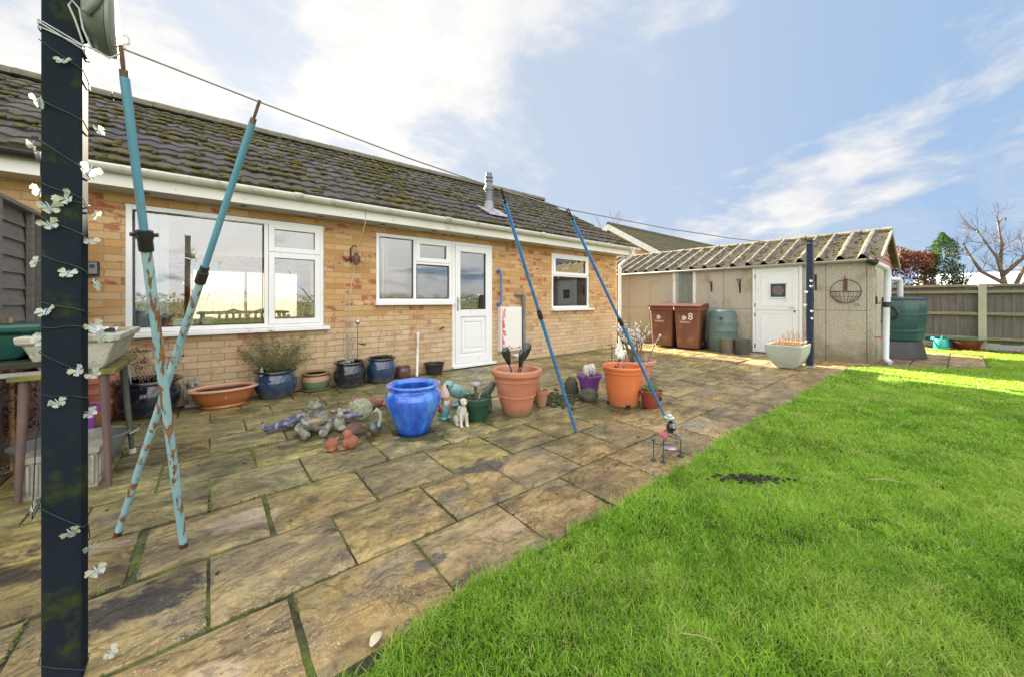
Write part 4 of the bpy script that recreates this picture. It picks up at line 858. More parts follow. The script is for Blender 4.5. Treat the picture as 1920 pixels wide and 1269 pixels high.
# ------------------------------------------------------------------ boundaries on the right
WOODG = mat('weathered_board', (.10, .09, .088), .85, (.165, .145, .14), 4, stretch=(6, 6, .6), bump=.6, bscale=22, dirt=((.16, .17, .09), 2, .3))
RAIL = mat('green_rail', (.17, .16, .10), .9, (.27, .24, .16), 6, stretch=(3, .6, 3), bump=.5)
CONC = mat('concrete_post', (.34, .33, .25), .9, (.42, .40, .32), 9, bump=.5, bscale=80)
FX = 13.2
r = thing('board_fence', 'grey vertical board fence with concrete posts beyond the lawn', 'fence', (FX, -.3, 0))
def bay(y0, y1):
    b = MB(); y = y0; k = 0
    while y > y1 + .02:
        w_ = .125; zt = 1.40 + rv(-.008, .008); b.add([(FX + .02, y, .16), (FX + .03, y - w_, .16), (FX + .03, y - w_, zt), (FX + .02, y, zt), (FX + .045, y, .16), (FX + .038, y - w_, .16), (FX + .038, y - w_, zt), (FX + .045, y, zt)], [(0, 1, 2, 3), (7, 6, 5, 4), (0, 1, 5, 4), (2, 3, 7, 6), (0, 3, 7, 4), (1, 2, 6, 5)]); y -= w_ - .012
    b.build('board_panel', WOODG, r, True)
    b = MB(); b.box(FX - .05, FX + .02, y1, y0, .775, .84); b.box(FX - .05, FX + .02, y1, y0, .24, .30); b.box(FX - .05, FX + .02, y1, y0, 1.26, 1.32); b.box(FX - .03, FX + .06, y1, y0, 1.405, 1.455); b.build('rail', RAIL, r, True, bevel=.004)
    b = MB(); b.box(FX - .02, FX + .03, y1, y0, -.03, .15); b.build('gravel_board', mat('gravel_board', (.36, .39, .40), .9, (.28, .31, .30), 6), r, True)
for y0, y1 in ((8.0, 5.2), (5.1, 2.45), (2.35, -.22), (-.34, -3.2), (-3.3, -6.1), (-6.2, -9.0)):
    bay(y0, y1)
    b = MB(); yp = y1 - .055 if y0 != 2.35 else -.28; b.box(FX - .075, FX + .05, yp - .06, yp + .055, -.05, 1.46); b.add([(FX - .075, yp - .06, 1.46), (FX + .05, yp - .06, 1.46), (FX + .05, yp + .055, 1.46), (FX - .075, yp + .055, 1.46), (FX - .012, yp, 1.50)], [(0, 1, 4), (1, 2, 4), (2, 3, 4), (3, 0, 4)]); b.build('post', CONC, r, True)
# fallen leaves along the fence foot
LEAFB = mat('fallen_leaves', (.14, .05, .03), .8, (.24, .11, .06), 8)
b = MB(); rg = random.Random(2)
for k in range(900):
    x = 13.15 - abs(rg.gauss(0, .22)) - .02; y = rg.uniform(-3.0, 1.4); s = rg.uniform(.015, .035); a = rg.uniform(0, 6.28); z = rg.uniform(.01, .045)
    c0, s0 = math.cos(a) * s, math.sin(a) * s; b.quad((x - c0, y - s0, z), (x + s0 * .6, y - c0 * .6, z + rg.uniform(0, .015)), (x + c0, y + s0, z + rg.uniform(0, .02)), (x - s0 * .6, y + c0 * .6, z))
o = struct(b.build('fallen_leaves', LEAFB), 'stuff')

# ------------------------------------------------------------------ vegetation helpers
def leafcloud(b, cnt, fn, s0, s1, rg, flat=.5):
    for k in range(cnt):
        p = fn(rg)
        if p is None: continue
        s = rg.uniform(s0, s1); n_ = Vector((rg.gauss(0, 1), rg.gauss(0, 1), rg.gauss(0, 1) + flat)).normalized(); u = n_.orthogonal().normalized(); u.rotate(Matrix.Rotation(rg.uniform(0, 6.28), 3, n_)); v_ = n_.cross(u)
        p = Vector(p); b.add([p - u * s, p - v_ * s * .45 + n_ * s * .15, p + u * s, p + v_ * s * .45 + n_ * s * .15], [(0, 1, 2, 3)])
def branch(b, p, d, L, r, depth, rg, spread=.6, up=.1, seg=6, kids=(2, 3), shrink=.72, tips=None, wig=.18):
    pts = [p.copy()]; rs = [r]; q_ = p.copy(); n = 4
    for i in range(n):
        d = (d + Vector((rg.gauss(0, wig), rg.gauss(0, wig), rg.gauss(0, wig) + up * .4))).normalized(); q_ = q_ + d * (L / n); pts.append(q_.copy()); rs.append(r * (1 - .38 * (i + 1) / n))
    b.tube(pts, rs, max(4, seg), cap=depth == 0)
    if tips is not None and depth <= 1: tips += pts[1:]
    if depth <= 0: return
    for k in range(rg.randint(*kids)):
        dd_ = (d + Vector((rg.gauss(0, spread), rg.gauss(0, spread), rg.gauss(0, spread * .7) + up))).normalized()
        at_ = rg.choice(pts[2:]) if k else pts[-1]
        branch(b, at_, dd_, L * shrink * rg.uniform(.75, 1.15), r * .60, depth - 1, rg, spread, up, max(4, seg - 1), kids, shrink, tips, wig)
# brown dying conifer hedge with a green end
def hedge_pt(x0, x1, y0, y1, z1, sd, top=.18):
    def fn(rg):
        x, y = rg.uniform(x0, x1), rg.uniform(y0, y1); zt = z1 + top * noise.noise(Vector((x * 1.3, y * 1.3, sd))) * 1.6 + .10 * noise.noise(Vector((y * 4, x * 3, sd)))
        z = rg.uniform(.3, zt); 
        if rg.random() < .55: z = zt - abs(rg.gauss(0, .22))
        # gaps
        if noise.noise(Vector((x * 2.6, y * 2.6, z * 2.6 + sd))) < -.16: return None
        ed = min(y - y0, y1 - y, zt - z); 
        if ed < .15 and rg.random() < .4: return None
        return (x, y, z)
    return fn
r = thing('brown_hedge', 'brown withered conifer hedge behind the fence beside the shed roof', 'hedge', (15.0, 1.2, 0)); rg = random.Random(11)
b = MB(); tips = []
for k in range(9): branch(b, Vector((15.0 + rg.uniform(-.3, .3), .55 + k * .27, 0.2)), Vector((rg.gauss(0, .15), rg.gauss(0, .25), 1)), 1.0, .03, 3, rg, .75, .25, 6, (3, 4), .62, tips)
b.build('branches', mat('bare_brown_wood', (.15, .075, .045), .9, (.24, .13, .08), 7), r, True)
b = MB(); leafcloud(b, 26000, hedge_pt(14.5, 15.5, .45, 3.0, 2.42, 2.0), .022, .060, rg); b.build('foliage', mat('withered_foliage', (.16, .065, .04), .9, (.27, .13, .085), 1.6, trans=.2), r, True)
GRN = mat('conifer_green', (.018, .06, .012), .8, (.05, .11, .022), 2.2, trans=.25)
r = thing('green_conifer', 'dense dark green conifer at the end of the brown hedge', 'conifer', (15.0, .2, 0))
b = MB(); leafcloud(b, 42000, lambda g_: (lambda a, rr, z: (15.0 + rr * math.cos(a) * (.5), .33 + rr * math.sin(a) * (.40 + .06 * (z < 2.0)) * (1 if z < 2.35 else max(0, 1 - (z - 2.35) / .6)), z) if noise.noise(Vector((a * 2, z * 3, 1))) > -.12 and (rr < .8 + .55 * noise.noise(Vector((math.cos(a) * 2.2, math.sin(a) * 2.2, z * 2.6)))) else None)(g_.uniform(0, 6.28), 1.25 - g_.random() ** 1.5 * .9, g_.uniform(.2, 2.85)), .014, .036, rg); b.build('foliage', GRN, r, True)
b = MB(); branch(b, Vector((15, .25, 0)), Vector((0, 0, 1)), .8, .05, 3, rg, .3, .3); b.build('trunk', mat('conifer_bark', (.10, .06, .04), .9), r, True)
r = thing('green_shrub', 'low green conifer top showing above the fence right of the bare tree', 'shrub', (15.6, -1.35, 0)); b = MB()
leafcloud(b, 6000, lambda g_: (lambda a, rr, z: (15.6 + rr * math.cos(a) * .6, -1.45 + rr * math.sin(a) * .62 * max(.1, 1 - (z / 2.15) ** 3), z))(g_.uniform(0, 6.28), 1 - g_.random() ** 2 * .6, g_.uniform(.2, 2.1)), .02, .05, rg); b.build('foliage', GRN, r, True)
b = MB(); branch(b, Vector((15.6, -1.4, 0)), Vector((0, 0, 1)), 1.2, .06, 2, rg); b.build('trunk', mat('shrub_bark', (.10, .06, .04), .9), r, True)
# pollarded bare fruit tree
r = thing('bare_tree', 'leafless pruned fruit tree with knobbly limbs behind the board fence', 'tree', (14.6, -.72, 0)); rg = random.Random(21)
BARK = mat('tree_bark', (.13, .10, .07), .9, (.21, .165, .12), 8, bump=.8, bscale=40)
b = MB(); b.tube([(14.6, -.72, 0), (14.6, -.70, .9), (14.6, -.70, 1.35)], [.15, .125, .12], 12)
limbs = [[(14.6, -.66, 1.25), (14.62, -.60, 1.75), (14.6, -.52, 2.15), (14.55, -.36, 2.50), (14.5, -.24, 2.78)], [(14.6, -.68, 1.3), (14.7, -.58, 1.9), (14.68, -.60, 2.4), (14.7, -.55, 2.95)], [(14.6, -.75, 1.3), (14.5, -.86, 1.7), (14.5, -1.0, 2.1), (14.5, -1.02, 2.35)],
         [(14.6, -.78, 1.3), (14.6, -1.0, 1.6), (14.6, -1.35, 1.9), (14.6, -1.7, 2.0)], [(14.6, -.62, 1.7), (14.5, -.9, 2.1), (14.5, -1.2, 2.4), (14.5, -1.5, 2.7)], [(14.6, -.64, 1.5), (14.6, -.3, 1.8), (14.6, -.12, 2.2), (14.6, -.02, 2.5)], [(14.5, -1.0, 2.1), (14.5, -1.4, 2.35), (14.5, -1.9, 2.6)]]
for L in limbs:
    b.tube(L, [.044 * (1 - .20 * i) for i in range(len(L))], 8)
    for p in L[1:]: b.ell(p, (.032, .032, .032), sub=1)
b.build('trunk', BARK, r, True, smooth=80)
b = MB()
for L in limbs:
    for p in L[1:]:
        for k in range(rg.randint(3, 5)): branch(b, Vector(p), Vector((rg.gauss(0, .4), rg.gauss(0, .9), rg.uniform(.0, 1))).normalized(), rg.uniform(.18, .36), .0065, 3, rg, .6, .15, 4, (2, 3), .75)
b.tube([(14.5, -.24, 2.78), (14.5, -.12, 2.92), (14.5, .0, 3.15), (14.5, .08, 3.38)], [.018, .014, .009, .004], 5); b.tube([(14.7, -.55, 2.95), (14.7, -.60, 3.05), (14.7, -.66, 3.08), (14.7, -.66, 3.0)], [.018, .016, .014, .01], 6)
b.build('twigs', mat('tree_twigs', (.15, .09, .07), .9), r, True)
# pale glasshouse roof beyond
r = thing('greenhouse', 'pale whitish low building beyond the fence behind the bare tree', 'outbuilding', (19, -1.3, 0))
b = MB(); b.box(19, 22, -3.4, 1.0, 0, 1.55); b.build('wall', mat('pale_wall', (.55, .60, .62), .5, (.48, .54, .58), 1), r, True)
b = MB(); b.add([(18.9, -3.5, 1.55), (18.9, 1.1, 1.55), (20.5, 1.1, 2.05), (20.5, -3.5, 2.05), (22.1, 1.1, 1.55), (22.1, -3.5, 1.55)], [(0, 1, 2, 3), (3, 2, 4, 5), (1, 4, 2), (0, 3, 5)]); b.build('roof', mat('pale_roof', (.55, .60, .62), .35, (.45, .50, .55), 2, stretch=(1, 8, 1)), r, True)
# ------------------------------------------------------------------ neighbour's gable beyond the outbuilding
r = thing('gabled_house', 'brick gable with white bargeboards and mossy green roof behind the outbuilding', 'house', (14, 10.07, 0))
zr_, ye = 4.50, 3.15; ez = 4.50 - ye * .60
b = MB(); P = [(14.0, 10.07 - 2.9, -.1), (14.0, 10.07 + 2.9, -.1), (14.0, 10.07 + 2.9, 2.62), (14.0, 10.07, 4.36), (14.0, 10.07 - 2.9, 2.62)]
b.add(P + [(25.2, y, z) for _, y, z in P], [(0, 1, 2, 3, 4), (9, 8, 7, 6, 5), (0, 1, 6, 5), (1, 2, 7, 6), (2, 3, 8, 7), (3, 4, 9, 8), (4, 0, 5, 9)]); b.build('wall', BRICK2, r, True)
GR = tile_roof_mat('mossy_green_tiles', (.055, .048, .032), (.10, .09, .055), .72)
o1, d_, nn_, g_ = tile_roof('roof', GR, r, 13.8, 25.5, 10.07 - ye, ez, 10.07, zr_, 11, .30, .02, .03)
tile_roof('rear_roof', GR, r, 13.8, 25.5, 10.07 + ye, ez, 10.07, zr_, 11, .30, .02, .03)
b = MB(); b.tube([(13.8, 10.07, zr_ + .02), (25.5, 10.07, zr_ + .02)], .10, 10); b.build('ridge_tiles', GR, o1, True, smooth=60)
b = MB()
for s in (-1, 1):
    b.add([(13.78, 10.07, zr_ + .02), (13.78, 10.07 + s * ye, ez + .02), (13.78, 10.07 + s * ye, ez - .22), (13.78, 10.07, zr_ - .24), (13.82, 10.07, zr_ + .02), (13.82, 10.07 + s * ye, ez + .02), (13.82, 10.07 + s * ye, ez - .22), (13.82, 10.07, zr_ - .24)], [(0, 1, 2, 3), (7, 6, 5, 4), (0, 1, 5, 4), (1, 2, 6, 5), (2, 3, 7, 6), (3, 0, 4, 7)])
b.build('bargeboard', WHITEP, r, True)
rg = random.Random(5); r = thing('winter_tree', 'thin leafless branches rising above the neighbouring gable', 'tree', (27, 20, 0)); b = MB()
branch(b, Vector((27, 20, 0)), Vector((0, 0, 1)), 3.9, .09, 5, rg, .35, .3, 5, (2, 3), .60); b.build('trunk', BARK, r, True)
# ------------------------------------------------------------------ clothes posts, line and props
POSTM = mat('slate_blue_post', (.013, .018, .025), .8, (.020, .027, .036), 3, spec=.015, dirt=((.05, .07, .012), 6, .30))
r = thing('clothes_post', 'tall slate blue square post in the foreground wound with butterfly lights', 'post', (-.328, 1.654, 0))
b = MB(); b.box(-.038, .038, -.038, .038, -.3, 2.25); b.build('pole', POSTM, r, bevel=.006); b = MB(); b.box(-.043, .043, -.043, .043, 2.25, 2.27); b.build('cap', BLACKP, r, bevel=.004)
CORD = mat('white_cord', (.50, .53, .55), .5, (.40, .43, .45), 30)
def around(z0, z1, e=.0415, x=-.328, y=1.654):
    return [(x - e, y - e, z0), (x + e, y - e, z1), (x + e, y + e, z1 + .003), (x - e, y + e, z0 + .003), (x - e, y - e, z0 - .004)]
r = thing('cord_wrap', 'pale cord wrapped round the foreground post below the line reel', 'cord', (-.328, 1.654, 1.85))
b = MB()
for z0, z1 in ((1.875, 1.838), (1.868, 1.826), (1.856, 1.836)): b.tube(around(z0, z1), .0022, 6)
b.tube([(-.287, 1.612, 1.838), (-.26, 1.60, 1.83), (-.235, 1.61, 1.822), (-.212, 1.62, 1.85)], .0022, 6)
b.tube([(-.287, 1.612, 1.845), (-.30, 1.60, 1.90), (-.312, 1.60, 1.935), (-.305, 1.598, 1.95), (-.292, 1.60, 1.935), (-.285, 1.60, 1.88), (-.27, 1.605, 1.835)], .0026, 6)
b.build('cord_coils', CORD, r, True, smooth=80)
r = thing('line_reel', 'round grey green plastic clothesline reel at the top of the foreground post', 'line reel', (-.288, 1.66, 1.945))
RE = mat('reel_plastic', (.10, .125, .115), .4, (.14, .165, .14), 8, dirt=((.13, .15, .05), 9, .35)); M_ = Matrix.Translation((0, 0, 0)) @ Matrix.Rotation(R(90), 4, 'Y')
b = MB(); b.lathe([(0, 0), (.070, 0), (.084, .012), (.088, .03), (.088, .046), (.0, .047)], 36, M=M_); b.build('housing', RE, r, smooth=40)
b = MB(); b.lathe([(.0, .0475), (.090, .0475), (.091, .056), (.085, .061), (.03, .064), (0, .064)], 36, M=M_); b.build('cover', mat('reel_cover', (.24, .25, .22), .4, (.18, .20, .16), 8), r, smooth=40)
b = MB(); b.tube([(.012, -.088, -.03), (.03, -.094, .0), (.04, -.085, .035)], .010, 8); b.build('grip', RE, r, smooth=70)
r = thing('washing_line', 'thin grey washing line sagging from foreground post to far post', 'washing line', (-.28, 1.62, 0))
b = MB(); LP = [(-.285, 1.625, 1.872), (-.22, 1.62, 1.868), (.134, 1.62, 1.822), (.7, 1.62, 1.757), (1.248, 1.62, 1.712), (1.794, 1.62, 1.690), (3.055, 1.615, 1.72), (4.5, 1.605, 1.785), (5.9, 1.60, 1.875), (7.66, 1.59, 2.04)]
b.tube(LP, [.0028, .0028, .0028, .003, .0032, .0035, .004, .005, .006, .006], 6); b.build('rope', mat('line_grey', (.18, .17, .16), .6, (.26, .25, .23), 40), r, True, smooth=80)
b = MB(); b.tube([(-.206, 1.618, 1.905), (-.20, 1.618, 1.91), (-.193, 1.618, 1.90), (-.195, 1.618, 1.885), (-.207, 1.619, 1.878), (-.199, 1.619, 1.865)], .0028, 6); b.build('line_hook', WHITEP, r, True, smooth=80)
TQR = bpy.data.materials.new('rusty_turquoise'); TQR.use_nodes = True; t = TQR.node_tree; t.nodes.clear(); q = G(t)
pb = q.n('ShaderNodeBsdfPrincipled', {'Roughness': .42}); q.L(pb.outputs[0], q.n('ShaderNodeOutputMaterial').inputs[0]); tco = q.n('ShaderNodeTexCoord').outputs['Object']
c = q.ramp(q.noise(tco, 5, 6), [(.35, (.22, .43, .50)), (.65, (.34, .54, .57))])
rs = q.ramp(q.noise(q.map(tco, (11, 11, .42)), 4, 10, .58), [(.535, 0.0), (.58, .95)])
c = q.mix(rs, c, q.ramp(q.noise(tco, 50, 5), [(.3, (.10, .04, .015)), (.7, (.36, .15, .04))])); q.L(c, pb.inputs['Base Color'])
bn = q.n('ShaderNodeBump', {'Height': rs, 'Strength': .35, 'Distance': .002}); q.L(bn.outputs[0], pb.inputs['Normal'])
TQC = mat('turquoise_tube', (.085, .27, .40), .38, (.14, .34, .44), 3, coat=.2, dirt=((.22, .10, .04), 16, .12)); BLT = mat('blue_tube', (.03, .17, .48), .35, (.045, .22, .52), 3, coat=.3, dirt=((.30, .38, .45), 20, .2))
def prop(label, base, top, tc_, rl, ru, ml, mu, wing=False, fork='black'):
    r = thing('line_prop', label, 'clothes prop', base, 0, 'props holding up the washing line')
    A = Vector((0, 0, 0)); B = Vector(top) - Vector(base); C_ = A.lerp(B, tc_); d = B.normalized()
    e1 = B - d * .085
    b = MB(); b.tube([A + d * .012, C_], rl, 14); b.build('lower_tube', ml, r, smooth=60)
    b = MB(); b.tube([C_ - d * .02, e1 + d * .01], ru, 14); b.build('upper_tube', mu, r, smooth=60)
    b = MB(); b.tube([C_ - d * .038, C_ - d * .034, C_ + d * .012, C_ + d * .014, C_ + d * .036], [rl * 1.25, rl * 1.38, rl * 1.38, rl * 1.15, rl * 1.15], 14)
    if wing:
        s_ = d.cross(Vector((0, 1, 0))).normalized(); M2 = Matrix.Translation(C_ + d * .02); b.tube([C_ + d * .02 - s_ * rl * 2.4, C_ + d * .02 + s_ * rl * 2.4], rl * .45, 8); b.tube([C_ + d * .006, C_ + d * .034], rl * 1.6, 12)
    b.build('clamp', BLACKP, r, smooth=40)
    FM_ = BLACKP if fork == 'black' else mat('rusty_fork', (.10, .06, .045), .7, (.20, .12, .08), 30)
    s_ = Vector((0, 1, 0)).cross(d).normalized(); s_ = d.cross(s_).normalized()
    b = MB(); b.tube([e1 - d * .02, e1 + d * .03], [ru * .98, ru * .9], 10); b.tube([e1 + d * .025, e1 + d * .05 + s_ * ru * .7, e1 + d * .098 + s_ * ru * .8], ru * .42, 8); b.tube([e1 + d * .025, e1 + d * .05 - s_ * ru * .7, e1 + d * .098 - s_ * ru * .8], ru * .42, 8); b.build('fork', FM_, r, smooth=60)
    b = MB(); b.tube([A - d * .004, A + d * .03], rl * 1.08, 12); b.build('foot', mat('rust_foot', (.10, .035, .02), .8) if ml is TQR else BLT, r, smooth=50)
prop('turquoise clothes prop with rusty lower tube, leaning right from the paving to the line', (-.341, 2.509, .0), (.134, 1.62, 1.815), .662, .0135, .0112, TQR, TQC, False, 'rust')
prop('turquoise clothes prop with winged black clamp, standing nearest the foreground post', (-.094, 2.2, .0), (-.212, 1.62, 1.862), .702, .0150, .0120, TQR, TQC, True, 'rust')
prop('blue clothes prop standing nearer the biggest terracotta tub, with a worn pale band', (2.383, 2.062, .0), (1.248, 1.62, 1.709), .589, .0125, .0105, BLT, BLT)
prop('blue clothes prop leaning over the orange tub, foot beside the dark red pot', (3.306, 1.763, .0), (1.794, 1.62, 1.684), .556, .0125, .0105, BLT, BLT)
# far post
r = thing('clothes_post', 'dark blue square post at the lawn corner in front of the outbuilding', 'post', (7.75, 1.61, 0))
b = MB(); b.box(-.045, .045, -.045, .045, -.1, 2.09); b.build('pole', mat('dark_blue_post', (.012, .022, .055), .4, (.02, .032, .07), 3), r, bevel=.006)
b = MB(); b.box(-.075, .075, -.075, .075, -.02, .02); b.build('base_plate', CONC, r); b = MB(); b.tube([(-.045, 0, 2.03), (-.08, 0, 2.04), (-.085, 0, 2.06)], .006, 6); b.box(-.048, .048, -.048, .048, 2.09, 2.10); b.build('cap', BLACKP, r)
# string of butterfly lights
WING = mat('clear_wing', (.55, .60, .36), .2, (.80, .82, .74), 60, coat=.6, trans=.4, c3=(.40, .46, .16))
WING.node_tree.nodes['Material Output'].inputs[0].links[0]
_q = G(WING.node_tree); _s = WING.node_tree.nodes['Material Output'].inputs[0].links[0].from_socket; _m = _q.n('ShaderNodeMixShader', {0: .38}); _q.L(_s, _m.inputs[1]); _q.L(_q.n('ShaderNodeBsdfTransparent').outputs[0], _m.inputs[2]); _q.L(_m.outputs[0], WING.node_tree.nodes['Material Output'].inputs[0]); CLIP = mat('pale_blue_clip', (.28, .45, .60), .35); WIREM = mat('dark_green_wire', (.015, .035, .04), .45)
r = thing('string_light', 'string of clear butterfly lights on dark wire wound round the foreground post', 'string lights', (-.328, 1.654, 0))
TZ = [(1.821, 1.766), (1.658, 1.62), (1.545, 1.482), (1.428, 1.394), (1.371, 1.382), (1.334, 1.29), (1.228, 1.19), (1.098, 1.07), (1.027, 1.024), (.958, .893), (.843, .821), (.53, .445), (.095, .03)]
pts = []
for i, (a, c_) in enumerate(TZ):
    e = .0405; nx = TZ[i + 1][0] if i + 1 < len(TZ) else c_ - .05
    pts += [(-e, -e, a), (-e * .4, -e - .0012, a * .72 + c_ * .28 - .004), (e * .5, -e - .0012, a * .2 + c_ * .8 + .003), (e, -e, c_), (e + .002, 0, c_ - .01), (e, e, c_ * .8 + nx * .2), (-e, e, c_ * .3 + nx * .7), (-e - .003, 0, nx + (.004 if nx > c_ - .2 else .02))]
b = MB(); b.tube(pts, .0014, 5); b.tube([(-e - .002, -.03, .53), (-.052, -.04, .50), (-.05, -.04, .56), (-.046, -.04, .70), (-e - .002, -e, .80)], .0014, 5); b.build('wire', WIREM, r)
BF = [(-.324, 1.775), (-.367, 1.647), (-.258, 1.601), (-.376, 1.523), (-.276, 1.481), (-.371, 1.405), (-.316, 1.388), (-.348, 1.357), (-.269, 1.354), (-.347, 1.31), (-.279, 1.275), (-.378, 1.204), (-.316, 1.176), (-.265, 1.144), (-.355, 1.068), (-.269, 1.023), (-.254, .993), (-.373, .988), (-.38, .953), (-.294, .899), (-.271, .88), (-.333, .814), (-.279, .765), (-.376, .53), (-.307, .441), (-.28, .367), (-.262, .299), (-.234, .03)]
def bfly(par, loc, rot, s):
    E_ = Matrix.Translation(loc) @ __import__('mathutils').Euler(rot).to_matrix().to_4x4() @ Matrix.Scale(s, 4)
    b = MB(); folds = (random.uniform(-.1, 1.0), random.uniform(-.1, 1.0))
    for sg in (-1, 1):
        fold_ = folds[0] if sg < 0 else folds[1]
        for (ang, L_, W_, up_) in ((28, .034, .016, .35), (-42, .024, .014, .2)):
            n_ = 7; c0 = []; dir_ = Vector((math.cos(R(ang)) * sg, 0, math.sin(R(ang)))); per = Vector((-math.sin(R(ang)) * sg, 0, math.cos(R(ang))))
            vs_ = [Vector((0, 0, 0))]
            for k in range(n_ + 1):
                a_ = math.pi * (k / n_ - .5); u_ = L_ * (.70 + .30 * math.cos(a_ * .9) * (1 if k % 2 else .72)) * random.uniform(.9, 1.08); v_ = W_ * math.sin(a_) * (.9 if k % 2 else .75)
                vs_.append(dir_ * u_ + per * v_ + Vector((0, -fold_ * u_ * up_ * 2, 0)))
            lo = [p + Vector((0, .0009, 0)) for p in vs_]; m_ = len(vs_)
            b.add([E_ @ p for p in vs_ + lo], [(0, k, k + 1) for k in range(1, m_ - 1)] + [(m_, m_ + k + 1, m_ + k) for k in range(1, m_ - 1)] + [(k, m_ + k, m_ + k + 1, k + 1) for k in range(1, m_ - 1)])
    o = b.build('butterfly', WING, par); b = MB(); b.tube([E_ @ Vector((0, -.001, -.017)), E_ @ Vector((0, -.004, 0)), E_ @ Vector((0, -.002, .012)), E_ @ Vector((0, .006, .022))], [.0018 * s, .0028 * s, .0024 * s, .0012 * s], 6); b.build('bulb_clip', CLIP, o, smooth=60)
rg = random.Random(4)
for x, z in BF:
    X = x + .328; front = abs(X) < .036; side = 1 if X > 0 else -1
    yy = -.047 if front else rg.uniform(-.04, -.01); rz = rg.uniform(-.7, .7) if front else side * rg.uniform(.2, 1.5)
    bfly(r, (X, yy, z), (rg.uniform(-.7, .5), rg.uniform(-.8, .8), rz), rg.uniform(.58, .80))
r = thing('string_light', 'small pale lights on a thin wire down the far dark blue post', 'string lights', (7.75, 1.61, 0)); b = MB(); P = []
for k in range(14): zz_ = 1.5 - k * .105; P.append((.048 * (1 if k % 4 in (0, 1) else -1), .048 * (1 if k % 4 in (1, 2) else -1), zz_))
b.tube(P, .003, 5); b.build('wire', WIREM, r)
for k, z in enumerate((1.42, 1.33, 1.24, .92, .80, .42, .28, 1.02)): bfly(r, (-.055, rg.uniform(-.05, .05), z), (0, 0, -1.2), .8)

# ------------------------------------------------------------------ left side: fence, shrub, tables
r = thing('lap_fence', 'weathered grey lapped fence panel between the two bungalows', 'fence', (-1.12, 4.2, 0))
LAPM = mat('lap_board', (.15, .135, .125), .9, (.22, .20, .185), 5, stretch=(.8, .8, 8), bump=.6, bscale=20, dirt=((.12, .13, .06), 2, .3))
b = MB(); z = .12; k = 0
while z < 1.74:
    zo = rv(-.006, .006); b.add([(-1.095, 3.35, z + zo), (-1.095, 5.19, z + rv(-.006, .006)), (-1.115, 5.19, z + .15), (-1.115, 3.35, z + .15), (-1.108, 3.35, z), (-1.108, 5.19, z), (-1.122, 5.19, z + .15), (-1.122, 3.35, z + .15)], [(0, 1, 2, 3), (7, 6, 5, 4), (0, 1, 5, 4), (2, 3, 7, 6)]); z += .118
b.build('lap_boards', LAPM, r, True)
b = MB()
for y in (3.36, 3.95, 4.52, 4.71, 5.14): b.box(-1.095, -1.06, y, y + .045, .1, 1.77)
b.build('batten', LAPM, r, True, bevel=.003); b = MB(); b.box(-1.135, -1.055, 3.33, 5.20, 1.77, 1.80); b.build('capping', LAPM, r, True, bevel=.003)
def pprof(H_, rb, rt, rim=.02, rimh=.03, belly=0, wall=.012, neck=0, lip=1):
    """outer profile up, rim, back down inside to the soil"""
    P = [(0, 0), (rb * .96, 0), (rb, .006)]
    for k in range(1, 9):
        t_ = k / 8; rr = rb + (rt - rb) * t_ + belly * math.sin(math.pi * min(1, t_ * 1.0)) ** .9 - neck * max(0, t_ - .8) * 5; P.append((rr, (H_ - rimh) * t_))
    rr = P[-1][0]; P += [(rr + rim, H_ - rimh + .003), (rr + rim * 1.15, H_ - rimh * .5), (rr + rim * .8, H_ - .002), (rr + rim * .2, H_), (rr - wall, H_ - .006), (rr - wall * 1.5, H_ - rimh * 1.2), (rr - wall + belly * .4, H_ * .62), (0, H_ * .62)]
    return P
def pot(name, label, cat, x, y, prof, m, group=None, soil=None, seg=40, sx=1, sy=1, rz=0, smooth=42):
    r = thing(name, label, cat, (x, y, 0), rz, group); b = MB(); b.lathe(prof, seg, sx=sx, sy=sy); b.build('pot_body', m, r, smooth=smooth)
    if soil: 
        sr, sz = soil; b = MB(); b.lathe([(sr, sz), (sr * .6, sz + .012), (sr * .2, sz + .006), (0, sz + .012)], 20, sx=sx, sy=sy); b.build('soil', SOIL, r, smooth=80)
    return r
GLZ = lambda n, a, b_, rough=.12: mat(n, a, rough, b_, 4, coat=.8, c3=tuple(x * 1.3 for x in b_), stretch=(1, 1, .35))
NAVY = GLZ('navy_glaze', (.010, .024, .06), (.018, .045, .105)); NAVYD = GLZ('dark_navy_glaze', (.005, .008, .016), (.009, .014, .028)); RIMD = mat('dark_rim', (.012, .012, .016), .18, coat=.6)
TERRA = mat('terracotta', (.42, .155, .085), .75, (.50, .21, .125), 4, dirt=((.58, .34, .25), 3, .35), bump=.15, bscale=120)
ORNG = mat('orange_plastic', (.62, .175, .055), .42, (.56, .155, .05), 3, coat=.1)
def weather(m, colr, sc_=7, lo=.56, hi=.66, foot=0, amt=.8):
    q_ = G(m.node_tree); p_ = [n for n in m.node_tree.nodes if n.type == 'BSDF_PRINCIPLED'][0]; src = p_.inputs['Base Color'].links[0].from_socket
    t_ = q_.n('ShaderNodeTexCoord').outputs['Object']; f_ = q_.noise(q_.map(t_, (1, 1, 1), (sc_, 3, 1)), sc_, 8, .7)
    if foot:
        s_ = q_.n('ShaderNodeSeparateXYZ', {0: t_}); f_ = q_.math('ADD', f_, q_.math('MULTIPLY', q_.math('MAXIMUM', q_.math('SUBTRACT', foot, s_.outputs[2]), 0.0), .28 / foot))
    p_.inputs['Base Color'].links[0]; m.node_tree.links.new(q_.mix(q_.ramp(f_, [(lo, 0.0), (hi, amt)]), src, colr), p_.inputs['Base Color'])
for m_, c_, a_ in ((NAVY, (.14, .14, .12), .5), (NAVYD, (.10, .10, .09), .5), (TERRA, (.20, .17, .10), .7), (ORNG, (.40, .20, .12), .55)): weather(m_, c_, 9, .56, .70, .12, a_)
